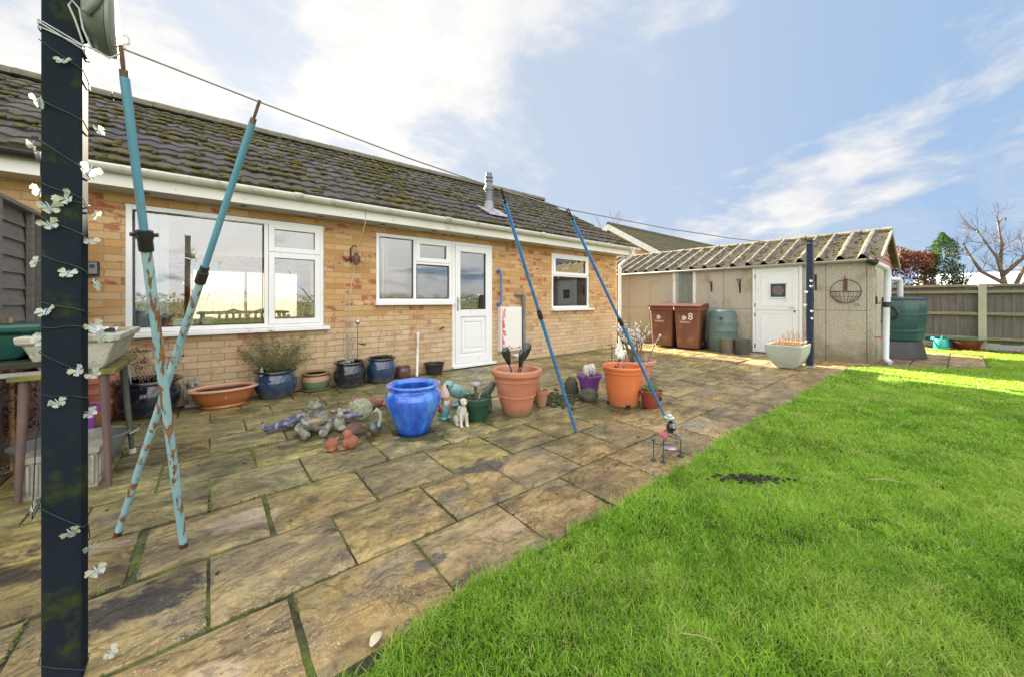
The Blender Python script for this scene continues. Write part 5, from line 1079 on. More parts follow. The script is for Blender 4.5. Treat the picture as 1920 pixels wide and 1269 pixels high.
def rimring(par, r0, z, th, m=RIMD, sx=1, sy=1):
    b = MB(); b.lathe([(r0 - th, z - th * .2), (r0 - th * .2, z - th * .9), (r0 + th, z - th * .4), (r0 + th, z + th * .4), (r0, z + th), (r0 - th, z + th * .6), (r0 - th * 1.1, z - th * .2)], 40, sx=sx, sy=sy); return b.build('rim', m, par, smooth=60)
TWIG = mat('dry_twig', (.20, .13, .08), .85, (.30, .21, .13), 9)
# big near-black pot with dead hydrangea
r = pot('plant_pot', 'very large glossy black pot with dead hydrangea stems beneath the living room window', 'plant pot', -.47, 5.0 - .03, pprof(.34, .17, .21, .012, .03, .05), NAVYD, 'glazed pots along the house wall', (.21, .27)); rimring(r, .235, .335, .018)
rg = random.Random(31); b = MB(); hd = MB()
for k in range(24):
    a = rg.uniform(0, 6.28); rr = rg.uniform(.0, .12); p = Vector((rr * math.cos(a), rr * math.sin(a), .27)); d = Vector((math.cos(a) * .45 + .12, math.sin(a) * .35, 1)).normalized(); L_ = rg.uniform(.12, .36)
    m_ = p + d * L_ * .5 + Vector((rg.gauss(0, .02), 0, 0)); e_ = p + d * L_ + Vector((rg.gauss(0, .04), rg.gauss(0, .02), 0)); b.tube([p, m_, e_], [.003, .0025, .002], 4)
    if rg.random() < .7: leafcloud(hd, 34, lambda g_: (e_ + Vector((g_.gauss(0, .02), g_.gauss(0, .02), g_.gauss(0, .012)))), .006, .015, rg)
b.build('stems', TWIG, r); hd.build('dead_flower_heads', mat('dead_flowers', (.07, .035, .025), .9, (.16, .09, .06), 30), r)
r = thing('star_light', 'dark star shaped solar light on a clear stake in the very large black pot', 'solar light', (-.60, 4.90, .27)); b = MB(); P = []
for k in range(10): a = k * math.pi / 5; rr = .035 if k % 2 == 0 else .018; P.append((rr * math.cos(a), rr * math.sin(a)))
b.add([(x, y, .27) for x, y in P] + [(x, y, .285) for x, y in P], [tuple(range(10))[::-1], tuple(range(10, 20))] + [(k, (k + 1) % 10, 10 + (k + 1) % 10, 10 + k) for k in range(10)]); b.ell((0, 0, .255), (.014, .014, .016), sub=2); b.build('star', mat('dark_star', (.01, .015, .03), .3), r, smooth=30)
b = MB(); b.tube([(.03, 0, 0), (.0, 0, .26)], .005, 8); b.build('stake', mat('clear_stake', (.45, .47, .50), .2, coat=.5), r)
STAT = lambda nm, b, m, par, v=.006: b.build(nm, m, par, vox=v)
# owl
r = thing('owl_statue', 'small mossy stone owl against the wall beside the brown oval bowl', 'ornament', (-.14, 5.09, 0), R(-10)); b = MB(); b.ell((0, 0, .12), (.072, .065, .12), sub=3); b.ell((0, -.005, .225), (.062, .058, .055), sub=3); b.ell((-.032, -.01, .28), (.018, .018, .025)); b.ell((.032, -.01, .28), (.018, .018, .025)); b.ell((-.065, 0, .13), (.022, .045, .085)); b.ell((.065, 0, .13), (.022, .045, .085)); b.box(-.06, .06, -.055, .055, 0, .03); b.ell((0, -.062, .215), (.01, .014, .016)); STAT('owl_body', b, STONE, r)
b = MB(); b.ell((-.025, -.055, .235), (.017, .01, .017)); b.ell((.025, -.055, .235), (.017, .01, .017)); b.build('eye', mat('stone_eye', (.10, .11, .10), .7), r, smooth=80)
# oval terracotta bowl
BRNG = mat('brown_glaze', (.36, .11, .035), .35, (.42, .145, .05), 3, coat=.3)
r = pot('oval_bowl', 'wide oval brown bowl with leaf decoration on the patio by the wall', 'bowl', .11, 4.90, [(0, 0), (.155, 0), (.165, .012), (.155, .03), (.185, .06), (.215, .11), (.228, .165), (.238, .178), (.245, .188), (.242, .20), (.215, .196), (.195, .15), (0, .145)], BRNG, None, (.195, .165), 44, 1.18, .78, R(2))
b = MB(); b.lathe([(.240, .172), (.256, .186), (.249, .203), (.213, .199), (.205, .19), (.236, .176), (.240, .172)], 44, sx=1.18, sy=.78); b.build('rim', mat('pale_terracotta', (.50, .27, .19), .7, (.58, .36, .27), 8), r, smooth=50)
LD = mat('cream_pattern', (.62, .42, .30), .6); b = MB()
for k, (a, z, tl) in enumerate(((-.30, .095, .5), (-.22, .085, -.2), (-.15, .10, .7), (-.07, .08, .2), (0, .115, 1.2), (0, .065, -.9), (.07, .08, .6), (.15, .10, 1.2), (.22, .085, .5), (.30, .10, 1.0), (.37, .11, .7))):
    th = -math.pi / 2 + a * 2.1; rr = .16 + .045 * (z - .06) / .05; cx_, cy_ = rr * 1.19 * math.cos(th), rr * .80 * math.sin(th); b.ell((cx_, cy_, z), (.020, .006, .006), (0, -tl, th + math.pi / 2), 1)
b.build('leaf_pattern', LD, r, smooth=80)
# blue pot with shrub
r = pot('plant_pot', 'large glossy navy pot with a spreading green shrub under the window', 'plant pot', .575, 4.98, pprof(.315, .135, .175, .012, .03, .055), NAVY, 'glazed pots along the house wall', (.18, .26)); rimring(r, .20, .305, .016)
rg = random.Random(17); b = MB(); lf_ = MB()
for k in range(52):
    a = rg.uniform(0, 6.28); d = Vector((math.cos(a) * 1.15, math.sin(a) * .55 - .15, rg.uniform(.45, 1.5))).normalized(); p = Vector((rg.gauss(0, .03), rg.gauss(0, .03), .26)); L_ = rg.uniform(.26, .52) if d.z < .8 else rg.uniform(.35, .55)
    pts_ = [p]; q_ = p.copy(); dd_ = d.copy()
    for i in range(7): dd_ = (dd_ + Vector((rg.gauss(0, .09), rg.gauss(0, .09), -.035))).normalized(); q_ = q_ + dd_ * (L_ / 7); pts_.append(q_.copy())
    b.tube(pts_, [.0035 - .0004 * i for i in range(8)], 4)
    for i in range(2, 8):
        if k % 3 == 0 and i > 2:
            e_ = pts_[i] + Vector((rg.gauss(0, .06), rg.gauss(0, .04), rg.gauss(.02, .04))); b.tube([pts_[i], e_], .0012, 3); leafcloud(lf_, 10, lambda g_: pts_[i].lerp(e_, g_.random()) + Vector((g_.gauss(0, .008), g_.gauss(0, .008), g_.gauss(0, .008))), .004, .010, rg)
        leafcloud(lf_, 14 if pts_[i].z < .75 else 5, lambda g_: pts_[i] + Vector((g_.gauss(0, .024), g_.gauss(0, .024), g_.gauss(0, .022))), .006, .0145, rg)
b.build('stems', TWIG, r); lf_.build('foliage', mat('shrub_leaf', (.06, .105, .035), .6, (.14, .18, .06), 7, trans=.3, c3=(.26, .20, .12)), r)
r = thing('figurine', 'tiny pale grey figure perched in the pot of the green shrub', 'ornament', (.43, 4.87, .27)); b = MB(); b.ell((0, 0, .03), (.025, .02, .035)); b.ell((0, 0, .075), .016); b.ell((0, 0, .095), (.010, .010, .012)); STAT('figure_body', b, mat('pale_stone', (.42, .45, .48), .8), r, .003)
# patterned low pot
r = pot('plant_pot', 'small green and brown patterned pot between two glossy blue pots', 'plant pot', 1.01, 5.085, pprof(.21, .11, .135, .012, .022, .03, neck=.01), mat('green_glaze', (.10, .17, .10), .45, (.14, .20, .12), 10, coat=.2), None, (.13, .165)); b = MB(); b.lathe([(.160, .118), (.1585, .15), (.152, .178), (.149, .178), (.155, .15), (.157, .118), (.160, .118)], 40); b.build('pattern_band', mat('rust_flower_band', (.38, .15, .06), .5, (.45, .30, .20), 60, c3=(.12, .16, .09)), r, smooth=60); rimring(r, .142, .203, .014, mat('brown_rim', (.26, .11, .04), .4, (.34, .16, .06), 6))
b = MB(); b.lathe([(0, 0), (.15, 0), (.17, .018), (.0, .012)], 36); b.build('saucer', mat('mossy_saucer', (.13, .15, .06), .8, (.20, .20, .10), 10), r, smooth=60)
# navy pot with twiggy climber
r = pot('plant_pot', 'dark blue glazed pot holding bare twiggy stems, left of the matching pair', 'plant pot', 1.385, 5.0, pprof(.315, .135, .16, .012, .03, .045), NAVYD, 'glazed pots along the house wall', (.165, .27)); rimring(r, .175, .31, .016)
rg = random.Random(9); b = MB()
for k in range(11):
    a = rg.uniform(0, 6.28); p = Vector((.05 * math.cos(a), .05 * math.sin(a), .27)); e_ = Vector((rg.uniform(-.05, .14), rg.uniform(.02, .12), rg.uniform(.55, .95))); mm = p.lerp(e_, .5) + Vector((rg.gauss(0, .03), rg.gauss(0, .02), 0)); b.tube([p, mm, e_], [.004, .003, .0015], 5); 
    for j in range(4): c0 = mm.lerp(e_, rg.random()); b.tube([c0, c0 + Vector((rg.gauss(0, .04), rg.gauss(0, .02), rg.uniform(.02, .08)))], .0012, 3)
b.build('stems', mat('pale_twig', (.38, .32, .26), .8, (.25, .19, .14), 9), r); b = MB(); leafcloud(b, 130, lambda g_: (-.06 + g_.gauss(0, .03), -.08 + g_.gauss(0, .02), .315 + g_.gauss(0, .018)), .008, .018, rg); b.build('succulent', mat('silver_succulent', (.28, .40, .34), .6, (.38, .48, .42), 20), r)
r = thing('ball_light', 'silver ball on a dark stake among the bare twigs by the wall', 'solar light', (1.49, 5.02, .27)); b = MB(); b.ell((0, 0, .55), (.032, .032, .036), sub=3); b.build('ball', mat('silver_ball', (.65, .68, .72), .12, metal=.8), r, smooth=180); b = MB(); b.tube([(0, 0, 0), (0, 0, .52)], .004, 6); b.tube([(0, 0, .27), (.05, -.01, .255), (.10, -.01, .25)], [.006, .010, .012], 8); b.build('stake', BLACKP, r, smooth=60)
r = pot('plant_pot', 'glossy mid blue glazed pot beside the small plum pot', 'plant pot', 1.80, 5.03 - .01, pprof(.325, .135, .16, .012, .03, .045), NAVY, 'glazed pots along the house wall', (.165, .28)); rimring(r, .175, .32, .016); b = MB(); leafcloud(b, 50, lambda g_: (.05 + g_.gauss(0, .03), g_.gauss(0, .03), .32 + abs(g_.gauss(0, .02))), .01, .02, rg); b.tube([(-.02, .05, .3), (.0, .09, .55), (.04, .1, .7)], .002, 4); b.build('seedling', GRN, r)
r = pot('plant_pot', 'small plum brown glazed pot between blue pot and white pipe', 'plant pot', 2.125, 5.085 - .02, pprof(.165, .07, .10, .008, .018, .022), mat('plum_glaze', (.10, .05, .045), .3, (.16, .085, .07), 6, coat=.4), None, (.09, .12))
r = thing('leaning_pipe', 'thin white plastic pipe leaning on the wall by a black tub', 'pipe', (2.30, 4.98, 0)); b = MB(); b.tube([(0, 0, .012), (.10, .18, .57)], .019, 12); b.build('tube', WHITEP, r, smooth=50); b = MB(); b.tube([(.098, .176, .56), (.104, .187, .595), (.10, .205, .605)], .024, 12); b.build('elbow', WHITEP, r, smooth=50)
r = pot('tub', 'low black plastic tub on the ground left of the white door', 'tub', 2.60, 5.03, [(0, 0), (.11, 0), (.14, .14), (.155, .15), (.155, .165), (.14, .165), (.12, .03), (0, .03)], BLACKP, None, None, 28)
# iron bell bracket with cord
r = thing('wall_ornament', 'dark hanging pot on an iron scroll bracket between the two windows', 'wall ornament', (1.49, 5.215, 1.68)); b = MB(); b.tube([(-.035, -.01, .03), (-.035, -.01, .12), (-.02, -.03, .14), (.0, -.06, .16), (.02, -.07, .13)], .007, 6); b.tube([(-.035, -.008, .12), (-.035, -.008, -.08)], .009, 6); b.box(-.045, -.025, -.012, 0, -.05, .12); b.build('bracket', IRON, r, smooth=60)
b = MB(); b.lathe([(0, -.10), (.03, -.10), (.045, -.05), (.05, -.01), (.04, .02), (0, .03)], 16, (.02, -.07)); b.ell((.02, -.07, .04), (.03, .03, .014)); b.tube([(.02, -.07, .04), (.02, -.07, .13)], .002, 4); b.build('hanging_pot', mat('rust_brown', (.10, .045, .035), .6, (.16, .09, .07), 14), r, smooth=50)
b = MB(); b.tube([(-.14, -.012, .01), (-.12, -.015, -.01), (-.09, -.015, -.035), (-.06, -.014, -.02), (-.04, -.01, .01)], [.004, .014, .024, .016, .006], 10); b.build('red_bird', mat('dull_red', (.26, .04, .035), .6), r, smooth=70)
r = thing('cable', 'thin white cable hanging from the soffit down to the twiggy pot', 'cable', (1.55, 5.18, 1.2)); b = MB(); b.tube([(1.56, 4.92, 2.26), (1.56, 4.94, 2.1), (1.555, 5.05, 1.98), (1.54, 5.16, 1.86), (1.535, 5.19, 1.78), (1.46, 5.2, 1.3), (1.42, 5.195, .9), (1.40, 5.18, .7), (1.42, 5.12, .5), (1.45, 5.06, .3)], .0045, 6); b.build('cable_run', mat('white_cable', (.60, .56, .52), .5), r, True, smooth=80)
# --- table and bench on the left
MOSSB = mat('mossy_board', (.07, .065, .045), .95, (.15, .14, .04), 9, bump=.8, bscale=70, c3=(.24, .21, .05))
r = thing('stool', 'round legged wooden stool with mossy slab top carrying a stone trough', 'stool', (-.64, 3.6, 0)); b = MB(); b.box(-.20, .20, -.40, .40, .665, .695); b.build('slab_top', MOSSB, r, bevel=.004)
LEG = mat('plum_leg', (.085, .05, .05), .6, (.14, .09, .075), 5, stretch=(3, 3, .5), dirt=((.13, .15, .06), 4, .3)); LEGD = mat('grey_leg', (.04, .04, .04), .65, (.08, .085, .06), 5)
for (x, y, xb, yb, mm) in ((.145, -.36, .17, -.385, LEG), (.135, .31, .20, .20, LEGD), (-.15, -.35, -.17, -.37, LEG), (-.15, .33, -.18, .25, LEG)):
    b = MB(); b.tube([(xb, yb, .0), ((x + xb) / 2, (y + yb) / 2, .33), (x, y, .665)], [.0125, .018, .023], 14); o = b.build('leg', mm, r, smooth=60)
    if mm is LEGD: b = MB(); b.lathe([(.021, 0), (.019, .03), (0, .031)], 14, (xb, yb)); b.build('foot_cap', WHITEP, o, smooth=50)
r = thing('stone_trough', 'weathered pale stone trough with litter in it on the mossy stool', 'trough', (-.615, 3.575, .697)); b = MB(); L = []
for z, hx, hy in ((0, .115, .33), (.03, .13, .345), (.16, .175, .375), (.165, .195, .39), (.205, .20, .395), (.208, .165, .36), (.08, .11, .31)): L.append([(sx_ * hx, sy_ * hy, z) for sx_, sy_ in ((-1, -1), (1, -1), (1, 1), (-1, 1))])
b.add(sum(L, []), [(i * 4 + k, i * 4 + (k + 1) % 4, (i + 1) * 4 + (k + 1) % 4, (i + 1) * 4 + k) for i in range(len(L) - 1) for k in range(4)] + [(3, 2, 1, 0), tuple(range(24, 28))])
b.build('trough_body', mat('pale_trough_stone', (.36, .36, .31), .85, (.48, .47, .41), 8, bump=.6, bscale=70, dirt=((.20, .19, .06), 5, .5)), r, bevel=.010, smooth=40)
b = MB(); b.sheet(lambda u, v: (-.13 + .26 * u, -.33 + .66 * v, .15 + .025 * noise.noise(Vector((u * 6, v * 9, 3)))), 10, 16); b.build('soil', SOIL, r, smooth=80)
r = thing('plastic_packet', 'crumpled white and blue plastic packet lying in the stone trough', 'litter', (-.60, 3.50, .88)); b = MB()
b.sheet(lambda u, v: (-.10 + .22 * u, -.06 + .14 * v, .012 + .035 * abs(math.sin(u * 5 + v * 3)) + .02 * noise.noise(Vector((u * 8, v * 8, 0)))), 14, 10); b.build('film', mat('white_film', (.55, .58, .66), .2, (.66, .68, .72), 12, coat=.6, c3=(.16, .18, .48)), r, solid=.002, smooth=50); b = MB(); b.tube([(-.11, -.03, .02), (-.05, .03, .04)], .012, 10); b.build('blue_cap', mat('blue_cap', (.05, .08, .50), .4), r)
r = thing('bench', 'long dark potting bench with metal edge rail at the left edge', 'bench', (-1.25, 3.48, 0)); b = MB(); b.box(-.65, .60, -.28, .27, .735, .765); b.build('bench_top', mat('dark_bench_top', (.02, .018, .016), .9, (.035, .035, .02), 7, bump=.6, dirt=((.07, .08, .015), 9, .2)), r, bevel=.003)
b = MB(); b.box(-.65, .60, -.275, -.255, .69, .715); b.build('edge_rail', mat('dull_steel', (.36, .36, .37), .4, (.28, .28, .29), 8, metal=.5), r)
for x in (-.55, .52):
    for y in (-.22, .22): b = MB(); b.box(x, x + .035, y, y + .035, 0, .735); b.build('leg', mat('dark_leg', (.05, .05, .045), .8), r)
r = thing('green_trough', 'dark green plastic trough with a flared rim on the left bench', 'trough', (-1.15, 3.50, .767)); b = MB(); L = []
for z, hx, hy in ((0, .30, .13), (.02, .33, .15), (.15, .42, .19), (.155, .45, .215), (.195, .455, .22), (.195, .41, .18), (.05, .32, .13)): L.append([(sx_ * hx, sy_ * hy, z) for sx_, sy_ in ((-1, -1), (1, -1), (1, 1), (-1, 1))])
b.add(sum(L, []), [(i * 4 + k, i * 4 + (k + 1) % 4, (i + 1) * 4 + (k + 1) % 4, (i + 1) * 4 + k) for i in range(len(L) - 1) for k in range(4)] + [(3, 2, 1, 0), tuple(range(24, 28))])
b.build('trough_body', mat('bottle_green_plastic', (.010, .065, .052), .4, (.016, .085, .068), 5, coat=.15), r, bevel=.012, smooth=40)
r = thing('wooden_stake', 'pale wooden stake leaning against the lapped fence behind the green trough', 'stake', (-1.05, 3.9, .0)); b = MB(); b.tube([(.05, .02, 0), (-.005, .18, .98)], .013, 8); b.build('stick', PINE, r); 
r = thing('red_leaved_shrub', 'low shrub with dark red brown leaves under the potting bench', 'shrub', (-1.33, 4.05, 0)); rg = random.Random(14); b = MB(); 
leafcloud(b, 9000, lambda g_: (lambda a, rr, z: (-1.36 + rr * .42 * math.cos(a), 4.12 + rr * .34 * math.sin(a), z) if noise.noise(Vector((rr * math.cos(a) * 3, z * 6, 2))) > -.2 else None)(g_.uniform(0, 6.28), math.sqrt(g_.random()), .18 + .48 * g_.random()), .010, .024, rg); b.build('foliage', mat('red_brown_leaf', (.09, .030, .028), .55, (.17, .065, .05), 6, trans=.2, c3=(.30, .16, .12)), r, True)
b = MB()
for k in range(30): a = rg.uniform(0, 6.28); b.tube([(-1.36, 4.1, 0), (-1.36 + .35 * math.cos(a), 4.1 + .28 * math.sin(a), rg.uniform(.3, .6))], [.006, .002], 4)
b.build('stems', TWIG, r, True)
r = thing('dry_grass_tuft', 'tangle of dry straw coloured grass at the foot of the red leaved shrub', 'grass tuft', (-1.15, 3.92, 0)); b = MB()
for k in range(260):
    x, y = rg.uniform(-1.7, -1.02), rg.uniform(3.82, 4.1); a = rg.uniform(0, 6.28); L_ = rg.uniform(.08, .26); b.tube([(x, y, .02), (x + .4 * L_ * math.cos(a), y + .4 * L_ * math.sin(a), L_ * .6), (x + L_ * math.cos(a), y + L_ * math.sin(a), L_ * .55)], [.0022, .0018, .0008], 3)
b.build('blades', mat('straw', (.26, .22, .11), .8, (.16, .15, .07), 9, c3=(.40, .33, .18), trans=.2), r, True)
r = thing('carved_planter', 'square grey stone planter with carved fluting beside the foreground post', 'planter', (-.66, 3.38, 0)); b = MB()
b.box(-.14, .14, -.13, .13, 0, .20); b.box(-.15, .15, -.14, .14, .20, .235); 
for k in range(9):
    for s in (-1, 1): b.tube([(-.12 + .03 * k, -.132 * s, .02), (-.12 + .03 * k, -.136 * s, .19)], .009, 6)
    b.tube([(.143, -.115 + .029 * k, .02), (.146, -.115 + .029 * k, .19)], .009, 6)
b.build('block', STONE, r, bevel=.006, smooth=50)
r = thing('tin_bath', 'small oval galvanised bath with carrying handles behind the stone planter', 'bath', (-.72, 3.80, 0), R(8)); GALV = mat('galvanised', (.38, .39, .40), .4, (.27, .28, .29), 12, metal=.5, dirt=((.22, .15, .10), 6, .3))
b = MB(); b.lathe([(0, 0), (.15, 0), (.16, .01), (.195, .16), (.205, .165), (.205, .175), (.192, .17), (.155, .02), (0, .015)], 36, sx=1.35); b.build('bath_body', GALV, r, smooth=50)
b = MB(); b.tube([(.26, -.06, .15), (.30, -.05, .16), (.31, 0, .165), (.30, .05, .16), (.26, .06, .15)], .007, 8); b.build('handle', GALV, r, smooth=70)
r = pot('plant_pot', 'small bright purple pot on the ground left of the stacked terracotta pots', 'plant pot', -.84, 4.70, [(0, 0), (.06, 0), (.085, .17), (.10, .175), (.10, .21), (.085, .21), (.06, .03), (0, .03)], mat('bright_purple', (.42, .10, .52), .4, (.36, .08, .46), 5), None, None, 28)
r = thing('pot_stack', 'stack of nested terracotta pots against the wall beside the big black pot', 'plant pots', (-.82, 4.98, 0)); 
for k, (z, s_) in enumerate(((0, 1.05), (.11, 1.0), (.20, .96))):
    b = MB(); b.lathe([(0, z), (.11 * s_, z), (.15 * s_, z + .17), (.165 * s_, z + .172), (.165 * s_, z + .215), (.14 * s_, z + .213), (.12 * s_, z + .1), (0, z + .1)], 30); b.build('nested_pot', TERRA, r, smooth=45)
r = pot('plant_pot', 'plain terracotta pot on its own in front of the pot stack', 'plant pot', -.66, 5.08, pprof(.20, .07, .10, .01, .035), TERRA, None, (.085, .15), 28)

# ------------------------------------------------------------------ ornaments in the middle of the patio
r = pot('plant_pot', 'large empty bright cobalt blue glazed jar standing alone on the patio', 'plant pot', 1.33, 2.945, [(0, 0), (.125, 0), (.135, .01), (.152, .06), (.188, .15), (.222, .235), (.232, .28), (.226, .32), (.205, .345), (.188, .358), (.187, .366), (.196, .374), (.214, .383), (.222, .393), (.218, .403), (.205, .406), (.185, .402), (.170, .385), (.166, .365), (.19, .33), (.205, .27), (.19, .2), (0, .19)],
    mat('cobalt_glaze', (.010, .055, .42), .08, (.020, .12, .62), 3.6, coat=1, c3=(.07, .30, .74), stretch=(3.4, 3.4, .6), dirt=((.02, .10, .34), 18, .2)), None, (.19, .215), 56, smooth=60)
b = MB(); b.lathe([(0, .005), (.16, .005), (.175, .0), (0, -.002)], 30); o = b.build('damp_saucer', mat('black_saucer', (.012, .012, .010), .4, (.02, .02, .015), 9), r)
# terracotta tub with dark spoon lamps
r = pot('plant_pot', 'biggest terracotta tub with rolled rim and black spade shaped lamps', 'plant pot', 2.325, 2.77, [(0, 0), (.125, 0), (.135, .012), (.162, .11), (.178, .175), (.186, .178), (.187, .188), (.181, .192), (.20, .27), (.212, .325), (.222, .33), (.222, .345), (.216, .35), (.222, .375), (.245, .385), (.252, .405), (.247, .43), (.225, .44), (.205, .432), (.195, .40), (.19, .32), (0, .31)], TERRA, 'terracotta tubs', (.19, .355), 52)
for dx, dy, lx, lz, lb in ((-.05, .0, -.10, .27, 'leftmost of the three black spade shaped lamps in the terracotta tub'), (-.01, -.02, .06, .23, 'middle black spade shaped lamp, lowest of three in the terracotta tub'), (.08, .05, .10, .29, 'rightmost of the three black spade shaped lamps in the terracotta tub')):
    t_ = thing('spade_lamp', lb, 'solar light', (2.325 + dx, 2.77 + dy, .36), 0, 'black lamps in the terracotta tub'); A = Vector((0, 0, 0)); B_ = Vector((lx, -.01, lz)); d = B_.normalized()
    b = MB(); b.tube([A, A.lerp(B_, .62)], .0065, 8); b.build('stake', BLACKP, t_, smooth=60)
    b = MB(); u_ = Vector((d.z, 0, -d.x)); C0 = A.lerp(B_, .78); E_ = Matrix(((u_.x, 0, d.x, C0.x), (0, 1, 0, C0.y), (u_.z, 0, d.z, C0.z), (0, 0, 0, 1))) @ Matrix.Rotation(rv(-.5, .5), 4, 'Z')
    b.lathe([(0, -.095), (.014, -.09), (.032, -.045), (.048, .02), (.048, .06), (.036, .082), (0, .088)], 16, sx=1, sy=.5, M=E_); o = b.build('lamp_head', mat('gloss_black', (.015, .016, .02), .15, coat=.6), t_, smooth=70)
    b = MB(); b.lathe([(0, -.03), (.016, -.02), (.026, .03), (0, .045)], 12, sx=1, sy=.25, M=E_ @ Matrix.Translation((0, -.014, 0))); b.build('lens', mat('grey_lens', (.10, .12, .15), .1, coat=.8), o, smooth=70)
r = pot('plant_pot', 'small plain terracotta pot with dry stems right of the biggest tub', 'plant pot', 2.68, 2.80, [(0, 0), (.052, 0), (.072, .13), (.08, .133), (.082, .17), (.072, .17), (.06, .04), (0, .04)], TERRA, None, (.066, .145), 28)
b = MB()
for k in range(6): b.tube([(0, 0, .14), (rv(-.08, .1), rv(-.03, .03), rv(.2, .3)), (rv(-.1, .14), rv(-.05, .05), rv(.28, .40))], [.0025, .002, .001], 4)
b.build('dry_stems', mat('pale_stem', (.5, .42, .3), .7), r)
GPL = mat('green_pot_plastic', (.018, .07, .045), .4, (.025, .09, .058), 4, coat=.1)
r = pot('plant_pot', 'mid green plastic pot with a bronze toadstool beside the terracotta tub', 'plant pot', 1.915, 2.86, [(0, 0), (.085, 0), (.093, .01), (.118, .15), (.124, .155), (.126, .18), (.140, .185), (.143, .205), (.132, .21), (.122, .19), (.115, .16), (0, .155)], GPL, None, (.118, .175), 36)
b = MB(); leafcloud(b, 40, lambda g_: (g_.gauss(0, .06), g_.gauss(0, .05), .20 + abs(g_.gauss(0, .015))), .008, .018, rg); b.build('seedling', GRN, r)
r = thing('toadstool', 'bronze coloured toadstool ornament with a pale cap in the green pot', 'ornament', (1.90, 2.85, .175)); BRZ = mat('old_bronze', (.07, .055, .04), .6, (.12, .10, .07), 12)
b = MB(); b.tube([(0, 0, 0), (.0, 0, .05), (-.008, 0, .14)], [.022, .016, .014], 12); b.build('stem', BRZ, r, smooth=60); b = MB(); b.lathe([(0, .135), (.02, .135), (.048, .145), (.052, .158), (.04, .175), (0, .182)], 24, (-.008, 0)); b.build('toadstool_cap', mat('lilac_grey_cap', (.36, .32, .34), .6, (.26, .22, .22), 18), r, smooth=60)
b = MB(); b.tube([(.02, -.01, .02), (.045, -.01, .075), (.05, -.01, .10)], [.012, .012, .016], 8); b.build('leaf', mat('tan_leaf', (.32, .25, .16), .7), r, smooth=60)
r = thing('bird_ornament', 'dark grey stone bird perched behind the green pot', 'ornament', (2.16, 3.03, 0)); b = MB(); b.ell((0, 0, .20), (.085, .045, .045), (0, R(-18), 0)); b.ell((-.075, 0, .165), (.05, .02, .02), (0, R(-25), 0)); b.ell((.06, 0, .25), .036); b.ell((.095, 0, .25), (.018, .008, .008)); b.tube([(0, 0, 0), (0, 0, .17)], [.05, .035], 10); STAT('bird_body', b, mat('dark_stone', (.10, .11, .11), .8, (.16, .17, .15), 12, dirt=((.07, .10, .04), 8, .4)), r, .006)
# gnome
r = thing('gnome', 'small painted gnome with a white hat between cobalt jar and teal fish', 'ornament', (1.68, 3.05, 0), R(15)); b = MB(); b.ell((0, 0, .09), (.055, .05, .09)); b.ell((-.03, -.01, .015), (.03, .045, .02)); b.ell((.03, -.01, .015), (.03, .045, .02)); STAT('coat', b, mat('teal_paint', (.08, .32, .33), .5, (.14, .40, .40), 12), r, .004)
b = MB(); b.ell((0, -.01, .195), (.04, .037, .04)); b.ell((0, -.048, .19), .010); b.build('face', mat('gnome_skin', (.50, .26, .18), .6), r, smooth=180); b = MB(); b.ell((0, -.03, .155), (.04, .022, .04)); b.build('beard', mat('white_beard', (.62, .60, .54), .7), r, smooth=180)
b = MB(); b.lathe([(0, .21), (.052, .212), (.05, .23), (.03, .28), (.008, .325), (0, .33)], 20); b.build('hat', mat('faded_white_hat', (.58, .52, .46), .6, (.50, .28, .30), 16), r, smooth=50); b = MB()
for s in (-1, 1): b.ell((s * .055, -.012, .11), (.018, .022, .05), (0, s * .3, 0))
b.build('arm', mat('red_paint', (.42, .10, .10), .5), r, smooth=180)
# teal fish
r = thing('fish_ornament', 'teal ceramic fish with patterned scales resting behind the white dog', 'ornament', (1.96, 3.30, 0), R(-15)); b = MB(); b.ell((0, 0, .17), (.115, .055, .07), (0, R(32), 0), 3); b.ell((-.085, 0, .235), (.06, .048, .055), sub=3); b.ell((.11, 0, .09), (.035, .02, .06)); b.ell((0, 0, .035), (.07, .05, .035)); STAT('fish_body', b, mat('teal_ceramic', (.10, .30, .27), .35, (.18, .36, .36), 30, c3=(.05, .12, .13), coat=.5), r, .006)
b = MB(); b.ell((-.112, -.043, .24), (.018, .01, .018)); b.build('eye', mat('black_eye', (.01, .01, .01), .15, coat=.8), r, smooth=180)
# dog
r = thing('dog_statue', 'sitting white dog statue with black patches in front of the green pot', 'ornament', (1.72, 2.80, 0), R(-12)); b = MB(); DW = mat('painted_dog_white', (.50, .48, .38), .7, (.58, .56, .48), 10, dirt=((.17, .17, .12), 9, .4))
b.ell((0, .02, .10), (.042, .05, .075), (R(-12), 0, 0), 3); b.ell((0, -.02, .13), (.035, .03, .05), sub=3); b.ell((-.038, .045, .045), (.028, .045, .042)); b.ell((.038, .045, .045), (.028, .045, .042)); b.tube([(-.024, -.035, .12), (-.026, -.045, .06), (-.026, -.05, .012)], [.019, .014, .014], 10); b.tube([(.024, -.035, .12), (.026, -.045, .06), (.026, -.05, .012)], [.019, .014, .014], 10)
b.ell((-.027, -.062, .010), (.016, .024, .011)); b.ell((.027, -.062, .010), (.016, .024, .011)); b.ell((-.045, .0, .012), (.016, .03, .012)); b.ell((.045, .0, .012), (.016, .03, .012)); b.ell((0, -.02, .185), (.024, .024, .03)); b.ell((0, -.035, .215), (.034, .034, .032), sub=3); b.ell((0, -.068, .203), (.018, .026, .016)); b.tube([(0, .08, .03), (.05, .10, .02), (.09, .07, .015)], [.012, .009, .005], 8); STAT('dog_body', b, DW, r, .0035)
